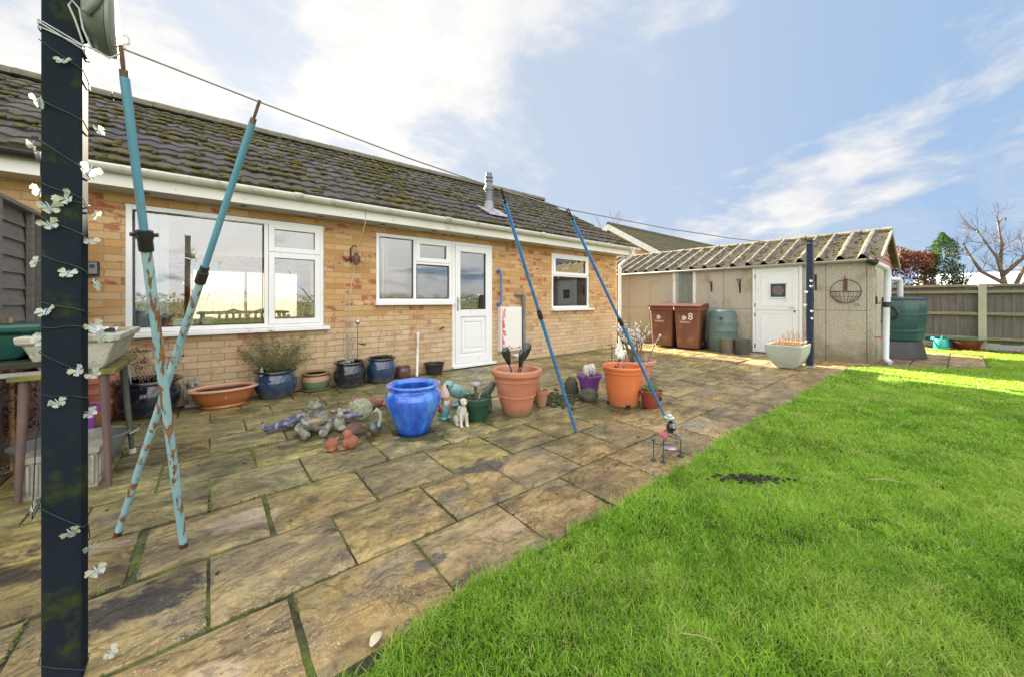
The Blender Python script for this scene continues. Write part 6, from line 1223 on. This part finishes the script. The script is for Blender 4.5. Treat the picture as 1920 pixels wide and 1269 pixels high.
b = MB(); b.ell((-.034, -.03, .212), (.010, .02, .03), (0, -.3, 0)); b.ell((.034, -.03, .212), (.010, .02, .03), (0, .3, 0)); b.build('ear', mat('black_paint', (.03, .03, .035), .5), r, smooth=180); b = MB(); b.ell((0, -.092, .207), (.008, .007, .006)); b.ell((-.014, -.064, .226), .0045); b.ell((.014, -.064, .226), .0045); b.build('nose_and_eyes', BLACKP, r, smooth=180); b = MB(); b.ell((.026, .045, .11), (.028, .035, .035)); b.build('dark_patch', mat('grey_patch', (.11, .12, .13), .6), r, smooth=180)
# frog
r = thing('frog_statue', 'large sitting stone frog with a wide smile on the patio', 'ornament', (.665, 3.40, 0), R(-10)); b = MB()
b.ell((0, .0, .115), (.105, .085, .105), sub=3); b.ell((0, -.01, .21), (.075, .06, .045), sub=3); b.ell((0, -.03, .235), (.058, .05, .03), sub=3); b.ell((-.028, -.015, .268), (.017, .017, .017)); b.ell((.028, -.015, .268), (.017, .017, .017)); b.ell((-.10, -.01, .06), (.05, .07, .05)); b.ell((.10, -.01, .06), (.05, .07, .05))
b.tube([(-.09, -.02, .05), (-.075, -.08, .035), (-.06, -.11, .03)], [.04, .032, .03], 10); b.tube([(.09, -.02, .05), (.075, -.08, .035), (.06, -.11, .03)], [.04, .032, .03], 10); b.ell((-.065, -.13, .035), (.038, .02, .038)); b.ell((.06, -.13, .035), (.038, .02, .038)); b.tube([(-.09, -.02, .16), (-.075, -.075, .12), (-.03, -.09, .10)], [.026, .02, .02], 10); b.tube([(.09, -.02, .16), (.075, -.075, .12), (.03, -.09, .10)], [.026, .02, .02], 10)
STAT('frog_body', b, mat('frog_stone', (.075, .085, .07), .85, (.21, .215, .175), 17, bump=1, bscale=60, dirt=((.045, .05, .035), 14, .6), c3=(.40, .39, .33)), r, .006); b = MB()
b.tube([(-.055, -.062, .232), (-.03, -.082, .222), (0, -.088, .218), (.03, -.082, .222), (.055, -.062, .232)], .003, 5); b.build('mouth_line', mat('dark_line', (.05, .05, .05), .8), r); b = MB(); b.ell((0, -.082, .125), (.055, .014, .022)); b.build('orange_patch', mat('ochre_patch', (.36, .22, .10), .8, (.30, .28, .20), 20), r, smooth=180)
r = thing('stone_squirrel', 'small rough grey stone squirrel close against the frog on its right', 'ornament', (.84, 3.34, 0), R(20)); b = MB(); b.ell((0, 0, .065), (.045, .045, .065), sub=3); b.ell((-.01, -.03, .14), (.028, .03, .028)); b.tube([(.03, .05, .02), (.055, .07, .08), (.05, .06, .14), (.03, .05, .17)], [.02, .028, .028, .014], 10); b.ell((-.02, -.02, .17), (.007, .007, .014)); b.ell((.005, -.02, .17), (.007, .007, .014)); b.ell((0, -.045, .03), (.04, .03, .02)); STAT('squirrel_body', b, STONE, r, .005)
# toppled ornament
NV = mat('navy_resin', (.02, .024, .07), .45, (.05, .05, .12), 26, c3=(.50, .48, .55), coat=.2, bump=.8, bscale=60)
r = thing('toppled_figure', 'fallen navy and white figure lying on its side behind the frog', 'ornament', (.36, 3.66, 0), R(-10)); b = MB(); b.tube([(-.02, 0, .03), (.08, 0, .045), (.20, .0, .07), (.34, .02, .075), (.42, .02, .06)], [.02, .035, .055, .06, .03], 14); b.tube([(-.02, 0, .03), (-.02, 0, .07), (-.035, 0, .10)], [.014, .013, .010], 8); STAT('figure_body', b, NV, r, .005)
b = MB(); b.tube([(.48, .03, .10), (.62, .02, .09), (.76, .0, .07)], [.018, .022, .014], 10); b.tube([(.46, .0, .04), (.6, -.03, .05), (.74, -.05, .06)], [.015, .024, .02], 10); b.build('arm', mat('lilac_stripe', (.07, .055, .13), .45, (.20, .15, .26), 22, c3=(.52, .50, .55), bump=.6), r, smooth=180)
r = thing('stone_disc', 'round pale green textured disc propped on edge behind the dark goose', 'ornament', (1.07, 3.52, 0), R(-28)); b = MB(); b.lathe([(0, -.02), (.08, -.02), (.105, -.012), (.108, 0), (.10, .012), (.06, .02), (0, .024)], 36, sy=.92, M=Matrix.Translation((0, 0, .10)) @ Matrix.Rotation(R(72), 4, 'X')); b.build('disc_body', mat('lichen_disc', (.13, .155, .09), .9, (.26, .29, .18), 40, bump=1, bscale=60, c3=(.42, .44, .32)), r, smooth=50)
r = thing('fox_ornament', 'rusty brown fox ornament with white face lying behind the pale disc', 'ornament', (1.22, 3.78, 0), R(-15)); b = MB(); b.ell((.02, 0, .07), (.14, .07, .07), sub=3); b.ell((-.12, -.02, .11), (.05, .05, .045), sub=3); b.ell((-.10, -.01, .16), (.014, .01, .022)); b.ell((-.15, -.01, .155), (.014, .01, .022)); b.tube([(.15, 0, .05), (.22, -.03, .04), (.26, -.08, .035)], [.03, .04, .015], 10); STAT('fox_body', b, mat('rust_brown_resin', (.10, .045, .03), .7, (.20, .09, .055), 30, bump=1, bscale=50, c3=(.34, .24, .17)), r, .006); b = MB(); b.ell((-.145, -.055, .10), (.028, .02, .02)); b.build('white_face', mat('dull_white', (.5, .48, .42), .7), r, smooth=180)
r = thing('hedgehog_ornament', 'spiky orange brown hedgehog ornament partly behind the cobalt jar', 'ornament', (1.42, 3.50, 0), R(10)); b = MB(); b.ell((0, 0, .10), (.13, .10, .10), sub=3); b.ell((.02, -.10, .06), (.04, .04, .035)); STAT('hedgehog_body', b, mat('brown_base', (.24, .11, .06), .8), r, .008); b = MB(); rg = random.Random(6)
for k in range(420):
    a, e_ = rg.uniform(0, 6.28), rg.uniform(.05, 1.5); d = Vector((math.cos(a) * math.cos(e_), math.sin(a) * math.cos(e_), math.sin(e_))); p = Vector((d.x * .13, d.y * .10, .10 + d.z * .10)); b.tube([p, p + d * .022], [.0045, .001], 4)
b.build('spines', mat('copper_spines', (.42, .18, .09), .5, (.55, .35, .22), 30, c3=(.22, .08, .05)), r)
r = thing('goose_statue', 'dark green glazed goose with a pale upright neck beside the disc', 'ornament', (1.03, 3.0, 0), R(-35)); b = MB(); b.ell((-.01, .0, .075), (.055, .085, .062), (R(-15), 0, 0), 3); b.ell((-.02, .075, .06), (.03, .05, .03)); STAT('goose_body', b, mat('dark_green_glaze', (.035, .05, .045), .3, (.09, .11, .09), 9, coat=.5), r, .005); b = MB(); b.tube([(.03, -.03, .10), (.05, -.04, .16), (.045, -.04, .215), (.02, -.045, .235), (.0, -.05, .215)], [.016, .013, .013, .018, .010], 12); b.build('neck', mat('pale_neck', (.34, .38, .36), .5, (.24, .28, .27), 12), r, smooth=80); b = MB(); b.ell((-.03, -.085, .045), (.024, .015, .03)); b.build('brown_spot', mat('brown_spot', (.10, .05, .03), .5), r, smooth=180)
r = thing('rusty_basket', 'bent sheet of rusty brown metal lying beside the terracotta figures', 'metal scrap', (.90, 3.12, 0), R(25)); b = MB(); b.sheet(lambda u, v: (-.09 + .20 * u, -.05 + .10 * v, .01 + .09 * math.sin(math.pi * (.1 + .75 * u)) * (.6 + .4 * v)), 14, 6); b.build('sheet_metal', mat('brown_rust', (.06, .035, .028), .8, (.15, .08, .06), 24, bump=.8), r, solid=.006, smooth=60); b = MB(); b.tube([(-.12, -.06, .03), (0, -.10, .035), (.12, -.06, .10), (.2, -.02, .10)], .003, 5); b.build('wire_handle', IRON, r)
TR2 = mat('orange_terracotta', (.24, .07, .04), .85, (.36, .13, .08), 16, bump=.5, bscale=90, dirt=((.20, .12, .07), 20, .4))
r = thing('terracotta_figure', 'small round orange terracotta figure nearest the camera, left of its pear shaped pair', 'ornament', (.685, 2.925, 0), R(-15)); b = MB(); b.ell((0, 0, .048), (.045, .042, .048), sub=3); b.ell((.035, .02, .075), (.014, .014, .024), (0, .5, 0)); b.ell((0, -.02, .02), (.03, .03, .02)); b.ell((.07, -.02, .012), (.03, .02, .012)); STAT('figure_body', b, TR2, r, .004)
r = thing('terracotta_figure', 'orange terracotta pear shaped figure leaning beside the rusty metal sheet', 'ornament', (.81, 2.89, 0), R(-25)); b = MB(); b.ell((0, 0, .048), (.052, .047, .05), sub=3); b.ell((-.022, .0, .10), (.033, .03, .042), (0, -.4, 0), 3); b.ell((-.03, -.02, .05), (.03, .035, .035)); STAT('figure_body', b, TR2, r, .004)
# purple pot with two white bulbs
r = pot('plant_pot', 'mid purple plastic pot holding two white bud shaped lights', 'plant pot', 3.46, 2.79, [(0, 0), (.085, 0), (.093, .012), (.125, .175), (.133, .178), (.135, .20), (.147, .205), (.150, .228), (.138, .232), (.124, .19), (0, .18)], mat('purple_plastic', (.17, .05, .25), .4, (.20, .065, .29), 4, coat=.1), None, (.125, .195), 36)
WP = mat('white_petal', (.62, .60, .56), .5, (.74, .73, .70), 9, trans=.15)
for dx, lx, z, lb in ((-.08, -.06, .19, 'left white bud shaped light in the purple pot, thinner'), (.0, -.02, .19, 'right white bud shaped light in the purple pot, rounder')):
    t_ = thing('bud_light', lb, 'solar light', (3.45 + dx, 2.74, .20), 0, 'white bud lights in the purple pot'); b = MB(); s_ = .8 if dx < 0 else 1.15
    for k in range(6): a = k * 1.047; b.ell((lx * .5 + .018 * math.cos(a) * s_, .018 * math.sin(a) * s_, .10), (.024 * s_, .015 * s_, .058 + .01 * (k % 2)), (.16 * math.sin(a), -.16 * math.cos(a), a), 2)
    b.build('petals', WP, t_, smooth=180); b = MB(); b.tube([(0, 0, 0), (lx * .5, 0, .07)], .006, 6); b.ell((lx * .5, 0, .06), (.02, .02, .02)); b.sheet(lambda u, v: (lx - .03 + .08 * u, -.02 + .02 * v, .02 + .03 * u), 3, 2); b.build('stake', GPL, t_, smooth=60)
MR = mat('moss_rock', (.045, .05, .035), .95, (.09, .095, .06), 14, bump=1, bscale=90)
for (x, y, s_, lb) in ((3.22, 2.60, .095, 'rounded dark mossy stone in front of the purple pot'), (3.36, 2.98, .075, 'dark upright mossy stone tucked behind the purple pot')):
    r = thing('mossy_stone', lb, 'stone', (x, y, 0), rv(0, 3), 'mossy stones by the purple pot'); b = MB(); b.ell((0, 0, s_ * .6), (s_ * 1.25, s_, s_ * .85 if y < 2.8 else s_ * 1.9), sub=4); b.v = [tuple(Vector(p) * (1 + .12 * noise.noise(Vector(p) * 22) + .08 * noise.noise(Vector(p) * 60))) for p in b.v]; b.build('stone', MR, r, smooth=180)
b = MB(); rg = random.Random(12)
for k in range(420):
    x = rg.gauss(2.98, .19); y = rg.gauss(2.86, .13); 
    if x < 2.72 and y < 2.95: continue
    s_ = rg.uniform(.006, .022); b.ell((x, y, s_ * .4), (s_ * rg.uniform(.8, 1.6), s_, s_ * .7), (0, 0, rg.uniform(0, 3)), 1)
struct(b.build('moss_debris', mat('dark_moss_debris', (.02, .022, .014), .95, (.055, .06, .02), 30), smooth=180), 'stuff')
# orange tub and flowers
FL_ = lambda a, z: 1 + .012 * (math.cos(a * 26) > .2) * (.02 < z < .30)
r = thing('plant_pot', 'large bright orange ribbed plastic tub with a white flower light', 'plant pot', (3.42, 2.30, 0), 0, 'terracotta tubs'); b = MB(); b.lathe([(0, 0), (.150, 0), (.157, .012), (.178, .17), (.194, .315), (.197, .335), (.206, .34), (.208, .375), (.220, .383), (.221, .405), (.212, .412), (.198, .40), (.19, .34), (0, .29)], 78, fold=FL_); b.build('pot_body', ORNG, r, smooth=30); b = MB(); b.lathe([(.192, .31), (.1, .325), (0, .32)], 24); b.build('soil', SOIL, r)
b = MB(); 
for k in range(4): a = k * 1.57 + .9; b.box(.150 * math.cos(a) - .02, .150 * math.cos(a) + .02, .152 * math.sin(a) - .02, .152 * math.sin(a) + .02, .001, .028)
b.build('drain_notch', BLACKP, r)
r = thing('flower_light', 'white open flower light on a green stake at the left of the orange tub', 'solar light', (3.30, 2.28, .31)); b = MB()
for k in range(8):
    a = k * .785; b.ell((.050 * math.cos(a), .02 * math.sin(a) - .02, .245 + .036 * math.sin(a)), (.036, .014, .026), (0, -a, 0), 2)
b.ell((0, -.02, .248), (.022, .018, .018)); b.build('petals', WP, r, smooth=180); b = MB(); b.tube([(0, 0, 0), (0, 0, .23)], .004, 6)
for s, z in ((-1, .10), (1, .17)): b.ell((s * .042, 0, z), (.035, .006, .018), (0, -s * .5, 0))
b.build('stake', GPL, r, smooth=60)
r = thing('flower_light', 'small round white flower light with metal leaf at the right of the orange tub', 'solar light', (3.52, 2.36, .31)); b = MB(); b.ell((0, 0, .22), (.034, .03, .028)); b.ell((.0, -.01, .235), (.024, .022, .02)); b.build('petals', WP, r, smooth=180); b = MB(); b.tube([(0, 0, 0), (0, 0, .20)], .004, 6); b.ell((0, -.01, .14), (.022, .006, .026)); b.ell((-.01, -.01, .07), (.016, .006, .045)); b.build('stake', mat('zinc_leaf', (.22, .28, .30), .4, metal=.4), r, smooth=60)
r = thing('plant_pot', 'pinkish eight sided terracotta tub with bare catkin twigs behind the orange tub', 'plant pot', (4.38, 2.76, 0), R(22), 'terracotta tubs'); b = MB(); b.lathe([(0, 0), (.16, 0), (.165, .01), (.225, .25), (.232, .255), (.235, .27), (.262, .275), (.268, .31), (.255, .32), (.23, .30), (.20, .26), (0, .25)], 10); b.build('pot_body', mat('pink_terracotta', (.44, .20, .145), .7, (.52, .27, .20), 5), r, smooth=20); b = MB(); b.lathe([(.23, .27), (.12, .285), (0, .28)], 20); b.build('soil', SOIL, r)
rg = random.Random(44); b = MB(); ck = MB()
for k in range(34):
    a = rg.uniform(0, 6.28); rr_ = rg.uniform(.2, .95); d = Vector((math.cos(a) * rr_, math.sin(a) * rr_ * .8, 1)).normalized(); p = Vector((rg.gauss(.0, .06), rg.gauss(0, .05), .28)); L_ = rg.uniform(.28, .60); e_ = p + d * L_ + Vector((0, 0, .02)); m_ = p.lerp(e_, .5) + Vector((-d.x * .06, 0, .03)); b.tube([p, m_, e_], [.006, .004, .002], 5)
    if L_ > .3:
        for j in range(11): t_ = rg.uniform(.45, 1); c0 = m_.lerp(e_, (t_ - .45) / .55); o_ = Vector((rg.gauss(0, .02), rg.gauss(0, .012), .012)); ck.ell(c0 + o_, (.0085, .0085, .019), (rg.gauss(0, .5), rg.gauss(0, .6), 0), 1); b.tube([c0, c0 + o_], .0015, 3)
b.build('stems', mat('catkin_twig', (.11, .075, .05), .8, (.20, .15, .11), 12), r); o = ck.build('catkins', mat('pale_catkin', (.60, .54, .46), .8, (.70, .66, .60), 30), r, smooth=180); o['kind'] = 'stuff'
r = thing('stone_tortoise', 'dark grey domed stone tortoise in the catkin tub', 'ornament', (4.30, 2.66, .28)); b = MB(); b.ell((0, 0, .04), (.085, .07, .05), sub=3); b.ell((-.085, -.02, .04), (.028, .022, .02)); b.ell((-.05, -.06, .01), (.025, .02, .015)); b.ell((.05, -.06, .01), (.025, .02, .015)); STAT('tortoise_body', b, mat('slate_stone', (.07, .085, .085), .7, (.12, .14, .14), 14), r, .005)
r = thing('red_ornament', 'small reddish toadstool ornament at the left rim of the catkin tub', 'ornament', (4.12, 2.72, .28)); b = MB(); b.tube([(0, 0, 0), (0, 0, .05)], [.014, .011], 8); b.build('stem', WHITEP, r); b = MB(); b.lathe([(0, .05), (.04, .045), (.032, .07), (0, .082)], 18); b.build('toadstool_cap', mat('red_cap', (.32, .06, .05), .5), r, smooth=50)
r = thing('border_spike', 'thin dark garden spike with a hook standing near the house corner', 'garden stake', (4.55, 3.25, 0)); b = MB(); b.tube([(0, 0, 0), (0, 0, .42), (-.02, 0, .46), (-.10, 0, .455)], .006, 6); b.build('rod', IRON, r)
r = pot('plant_pot', 'small dark red plastic pot with young green plants under the blue prop', 'plant pot', 3.525, 2.04, [(0, 0), (.075, 0), (.082, .01), (.102, .14), (.110, .143), (.112, .16), (.118, .175), (.108, .18), (.098, .15), (0, .15)], mat('dark_red_plastic', (.26, .055, .035), .4, (.22, .045, .03), 4, coat=.1), None, (.1, .155), 32)
b = MB(); leafcloud(b, 230, lambda g_: (g_.gauss(0, .045), g_.gauss(0, .045), .175 + abs(g_.gauss(0, .022))), .009, .020, rg); b.build('foliage', mat('fresh_leaf', (.10, .20, .04), .5, (.20, .27, .08), 20, trans=.3), r); b = MB(); b.box(-.016, .016, -.113, -.106, .09, .125); b.build('slot', BLACKP, r)
# metal garden animal by the lawn
r = thing('wire_animal', 'wire garden animal with pink butterfly wing and dark ball head by the lawn edge', 'ornament', (2.50, 1.33, 0), R(-5)); PK = mat('pink_enamel', (.55, .18, .24), .4, (.42, .10, .16), 60); CPW = mat('copper_wire', (.40, .24, .17), .4, metal=.4); DG = mat('dark_teal_metal', (.02, .05, .06), .4)
b = MB()
for (x, y, h_) in ((-.145, .0, .14), (-.115, -.055, .16), (.075, .055, .12), (.075, -.065, .12)): b.tube([(x, y, .0), (x, y, h_)], .0032, 6)
b.tube([(-.115, -.055, .05), (.075, -.065, .05)], .0025, 5); b.tube([(-.145, 0, .12), (-.115, -.055, .125), (.0, -.06, .10), (.075, -.065, .12), (.075, .055, .12)], .0025, 5); b.build('legs', DG, r, smooth=60)
for (x, y, z, s_) in ((-.145, 0, .012, 1), (-.115, -.055, .010, 1), (.075, .055, .05, 1), (.075, -.065, .012, 1.3), (-.115, -.055, .05, .9), (-.145, 0, .145, .7)):
    b = MB(); b.lathe([(0, 0), (.016 * s_, .002), (.018 * s_, .008), (.006, .018), (0, .018)], 16, (x, y), M=Matrix.Translation((0, 0, z - .01))); b.build('foot_disc', DG, r, smooth=50)
b = MB(); n = 22
b.tube([(-.10 + .175 * k / n, -.03 + .02 * math.sin(k), .135 - .03 * math.sin(math.pi * k / n)) for k in range(n + 1)], .003, 5); b.tube([(-.09, -.03, .14), (-.075, -.02, .20), (-.03, .01, .245), (.02, .02, .25), (.04, .01, .21)], .0025, 5); b.tube([(-.09, -.02, .12), (-.02, .02, .15), (.02, 0, .16), (.075, -.02, .15), (.085, -.03, .12), (.07, -.04, .10)], .0035, 6); b.tube([(.03, .0, .17), (.0, .0, .15), (-.02, -.01, .13)], .005, 6); b.build('body_wire', CPW, r, smooth=60)
b = MB(); rg = random.Random(3)
for k in range(16):      # loose halo of fine coiled wire
    a0 = rg.uniform(0, 6.28); b.tube([(.115 + (.05 + .012 * k / 4) * math.cos(a0 + j * .5), .03 + .02 * math.sin(a0 + j), .16 + (.05 + .012 * k / 4) * math.sin(a0 + j * .5)) for j in range(8)], .0009, 3)
b.build('fine_wire', mat('straw_wire', (.45, .40, .28), .5), r)
b = MB(); b.ell((-.085, -.035, .178), (.058, .007, .022), (0, .5, 0), 3); b.ell((-.115, -.035, .20), (.026, .007, .018), (0, -.2, 0), 3); b.build('pink_wing', PK, r, smooth=60)
b = MB(); b.ell((.045, -.01, .20), (.035, .032, .046), (0, .3, 0), 3); b.build('head_ball', mat('black_gloss', (.012, .015, .022), .12, coat=.8), r, smooth=180); b = MB(); b.tube([(.028 + .013 * math.cos(k * .524), -.043, .218 + .013 * math.sin(k * .524)) for k in range(13)], .0035, 6); b.build('ring_eye', mat('pale_ring', (.50, .56, .66), .3), r, smooth=60); b = MB(); b.tube([(.03, -.038, .18), (.05, -.043, .175), (.07, -.035, .185)], .005, 6); b.build('pink_mouth', PK, r)
b = MB(); b.lathe([(0, .255), (.02, .254), (.034, .262), (.036, .268), (.026, .276), (0, .280)], 20, (.035, .0)); b.ell((.025, -.01, .285), (.022, .02, .012)); b.build('blue_hat', mat('pale_blue_hat', (.36, .52, .55), .4, (.50, .60, .60), 20), r, smooth=50)
b = MB(); b.lathe([(0, .06), (.035, .066), (.048, .078), (.04, .086), (0, .09)], 24, (-.02, -.04)); b.build('silver_dish', mat('silver_lilac', (.42, .38, .44), .2, (.26, .14, .18), 10, metal=.3), r, smooth=60)
b = MB(); b.ell((.13, .02, .13), (.055, .02, .014), (0, .35, .2), 3); b.ell((.165, .0, .11), (.03, .014, .010), (0, .35, 0), 2); b.build('teal_tail', mat('grey_teal_metal', (.14, .20, .22), .35, (.26, .32, .33), 40), r, smooth=60)
# mole heap and litter on the lawn
b = MB(); rg = random.Random(19)
for k in range(150):
    x = 2.56 + rg.gauss(0, .06) + (.05 if k % 3 == 0 else -.05); y = .80 + rg.gauss(0, .035) - (x - 2.56) * .9; s_ = rg.uniform(.003, .011); b.ell((x, y, .012 + s_ * .5 + rg.random() * .012), (s_ * 1.5, s_, s_ * .8), (0, 0, rg.uniform(0, 3)), 1)
struct(b.build('earth_crumbs', mat('black_earth', (.012, .011, .010), .9, (.035, .026, .02), 30), smooth=180), 'stuff')
r = thing('fallen_twig', 'thin pale twig lying in the open lawn right of the dark crumbs', 'twig', (3.03, .35, .03)); b = MB(); b.tube([(0, 0, .01), (.05, -.06, .018), (.10, -.145, .012)], [.002, .0025, .0015], 5); b.build('stick', mat('bleached_twig', (.42, .34, .24), .8), r)
r = thing('fallen_twig', 'short pale twig lying in the near lawn at the bottom of the view', 'twig', (1.16, .57, .03)); b = MB(); b.tube([(0, 0, .01), (.03, -.04, .014), (.055, -.075, .01)], [.0012, .0016, .001], 5); b.build('stick', bpy.data.materials['bleached_twig'], r)
r = thing('pale_leaf', 'single bleached leaf on the slab edge beside the near lawn', 'leaf', (.412, 1.20, .008), R(40)); b = MB(); b.sheet(lambda u, v: ((u - .5) * .055, (v - .5) * .022 * math.sin(math.pi * (.08 + .84 * u)) * 1.5, .006 * math.sin(u * 3)), 8, 4); b.build('blade', mat('bleached_leaf', (.58, .52, .36), .7), r, solid=.0008)
b = MB(); rg = random.Random(23)
for k in range(150):      # scattered crumbs of moss and soil on the slabs
    x, y = rg.uniform(-1.2, 5.5), rg.uniform(1.25, 4.9)
    if abs(x - 1.2) < 1.2 and rg.random() < .3: y = rg.uniform(2.6, 3.6)
    s_ = rg.uniform(.002, .008); b.ell((x, y, s_ * .5), (s_ * 1.4, s_, s_ * .6), (0, 0, rg.uniform(0, 3)), 1)
struct(b.build('patio_crumbs', bpy.data.materials['black_earth'], smooth=180), 'stuff')
b = MB()
for k in range(9):      # green moss swelling out of the joints
    for xx in np.arange(-1.6, 8.6, .012):
        nz = noise.noise(Vector((float(xx) * 2.2, rows[k] * 5, 7)))
        if nz > .12 and rg.random() < .55: s_ = rg.uniform(.003, .0065); b.ell((float(xx), rows[k] + rg.gauss(0, .0025), -.002 + .002 * rg.random()), (s_ * 1.3, s_, s_ * .8), sub=1)
for k in range(5):
    x0_ = .236 if k % 2 == 0 else -.008
    for n_ in range(-3, 9):
        xx = x0_ + .4845 * n_
        for yy in np.arange(rows[k], rows[k + 1], .012):
            if noise.noise(Vector((xx * 5, float(yy) * 4, 3))) > .05 and rg.random() < .6: s_ = rg.uniform(.003, .0065); b.ell((xx + rg.gauss(0, .0035), float(yy), -.002), (s_, s_ * 1.3, s_ * .8), sub=1)
struct(b.build('joint_moss', mat('bright_moss', (.06, .085, .008), .95, (.13, .16, .02), 40, bump=.6, bscale=150), smooth=180), 'stuff')
# ------------------------------------------------------------------ things standing inside the windows
def sillthing(name, label, cat, x, prof, m, y=5.42, z=.812, sy=1): r = thing(name, label, cat, (x, y, z)); b = MB(); b.lathe(prof, 24, sy=sy); b.build(name + '_body', m, r, smooth=50); return r
sillthing('jar', 'reddish brown jar on the living room window sill', 'jar', -.375, [(0, 0), (.03, 0), (.036, .03), (.03, .08), (.036, .10), (0, .10)], mat('red_brown_jar', (.28, .06, .02), .25, coat=.5))
r = thing('toaster_box', 'white oblong planter box on the living room window sill', 'planter', (-.235, 5.42, .812)); b = MB(); b.box(-.085, .085, -.035, .035, 0, .085); b.build('box_body', WHITEP, r, bevel=.01)
r = sillthing('two_handled_pot', 'cream two handled pot on the living room window sill', 'pot', -.03, [(0, 0), (.035, 0), (.055, .045), (.048, .08), (.04, .09), (.046, .10), (0, .10)], mat('cream_pot', (.50, .48, .34), .4, (.36, .40, .30), 8))
for s in (-1, 1): b = MB(); b.tube([(s * .045, 0, .09), (s * .07, 0, .085), (s * .068, 0, .06), (s * .05, 0, .05)], .006, 6); b.build('handle', bpy.data.materials['cream_pot'], r, smooth=60)
r = sillthing('bird_figure', 'brown bird figure on the sill in the right hand living room light', 'ornament', .76, [(0, 0), (.02, 0), (.035, .04), (.02, .08), (.022, .10), (0, .12)], mat('brown_figure', (.22, .10, .05), .5)); r = sillthing('cream_figure', 'slim cream figure on the sill at the far right of the living room', 'ornament', .92, [(0, 0), (.025, 0), (.02, .06), (.012, .11), (.018, .13), (0, .15)], mat('cream_figure', (.55, .46, .32), .5))
for x, y, lb in ((.30, 8.0, 'left dining chair with arched wooden back seen through the window'), (.70, 7.9, 'right dining chair with arched wooden back seen through the window')):
    r = thing('dining_chair', lb, 'chair', (x, y, .15), 0, 'dining chairs behind the window'); b = MB(); b.tube([(-.19, 0, .45), (-.19, 0, .70), (-.13, 0, .74), (0, 0, .79), (.13, 0, .74), (.19, 0, .70), (.19, 0, .45)], .018, 8)
    for k in (-.09, 0, .09): b.box(k - .02, k + .02, -.01, .01, .45, .74)
    b.build('backrest', PINE, r, smooth=50); b = MB(); b.box(-.2, .2, -.0, .4, .42, .46); b.build('seat', PINE, r, bevel=.01)
    for sx_ in (-.18, .18):
        for yy in (.02, .37): b = MB(); b.box(sx_ - .018, sx_ + .018, yy - .018, yy + .018, 0, .42); b.build('leg', PINE, r)
r = thing('dining_table', 'pine dining table behind the living room window', 'table', (.5, 8.8, .15)); b = MB(); b.box(-.7, .7, -.35, .45, .70, .74); b.build('tabletop', PINE, r, bevel=.01)
for sx_ in (-.62, .62):
    for yy in (-.28, .38): b = MB(); b.box(sx_ - .03, sx_ + .03, yy - .03, yy + .03, 0, .70); b.build('leg', PINE, r)
r = thing('book_stack', 'small stack of white papers on the kitchen window sill', 'papers', (2.08, 5.42, 1.105)); b = MB(); b.box(-.09, .09, -.05, .05, 0, .018); b.box(-.075, .095, -.045, .04, .018, .032); b.build('paper_block', WHITEP, r)
# ------------------------------------------------------------------ the garden behind the camera, seen only as reflections
rg = random.Random(77)
r = thing('long_hedge', 'long clipped hedge at the far side of the lawn', 'hedge', (4, -15, 0)); b = MB(); 
leafcloud(b, 34000, lambda g_: (lambda x, z: (x, -15 + g_.uniform(-.5, .5), z) if z < 1.5 + .5 * noise.noise(Vector((x * .35, 0, 3))) + .3 * noise.noise(Vector((x * 1.4, 0, 3))) else None)(g_.uniform(-22, 26), g_.uniform(0, 2.2)), .04, .10, rg); b.build('foliage', mat('hedge_leaf', (.05, .075, .02), .8, (.13, .11, .04), 1.0), r, True)
for x, y, lb in ((6, -20, 'broad leafless tree beyond the hedge, reflected in the living room window'), (-9, -19, 'smaller leafless tree beyond the hedge on the far side of the garden')):
    r = thing('winter_tree', lb, 'tree', (x, y, 0)); b = MB(); branch(b, Vector((x, y, 0)), Vector((0, 0, 1)), 3.2, .26, 5, rg, .7, .2, 6, (3, 3), .74); b.build('trunk', mat('reflected_bark' + str(x), (.20, .14, .09), .9), r, True)
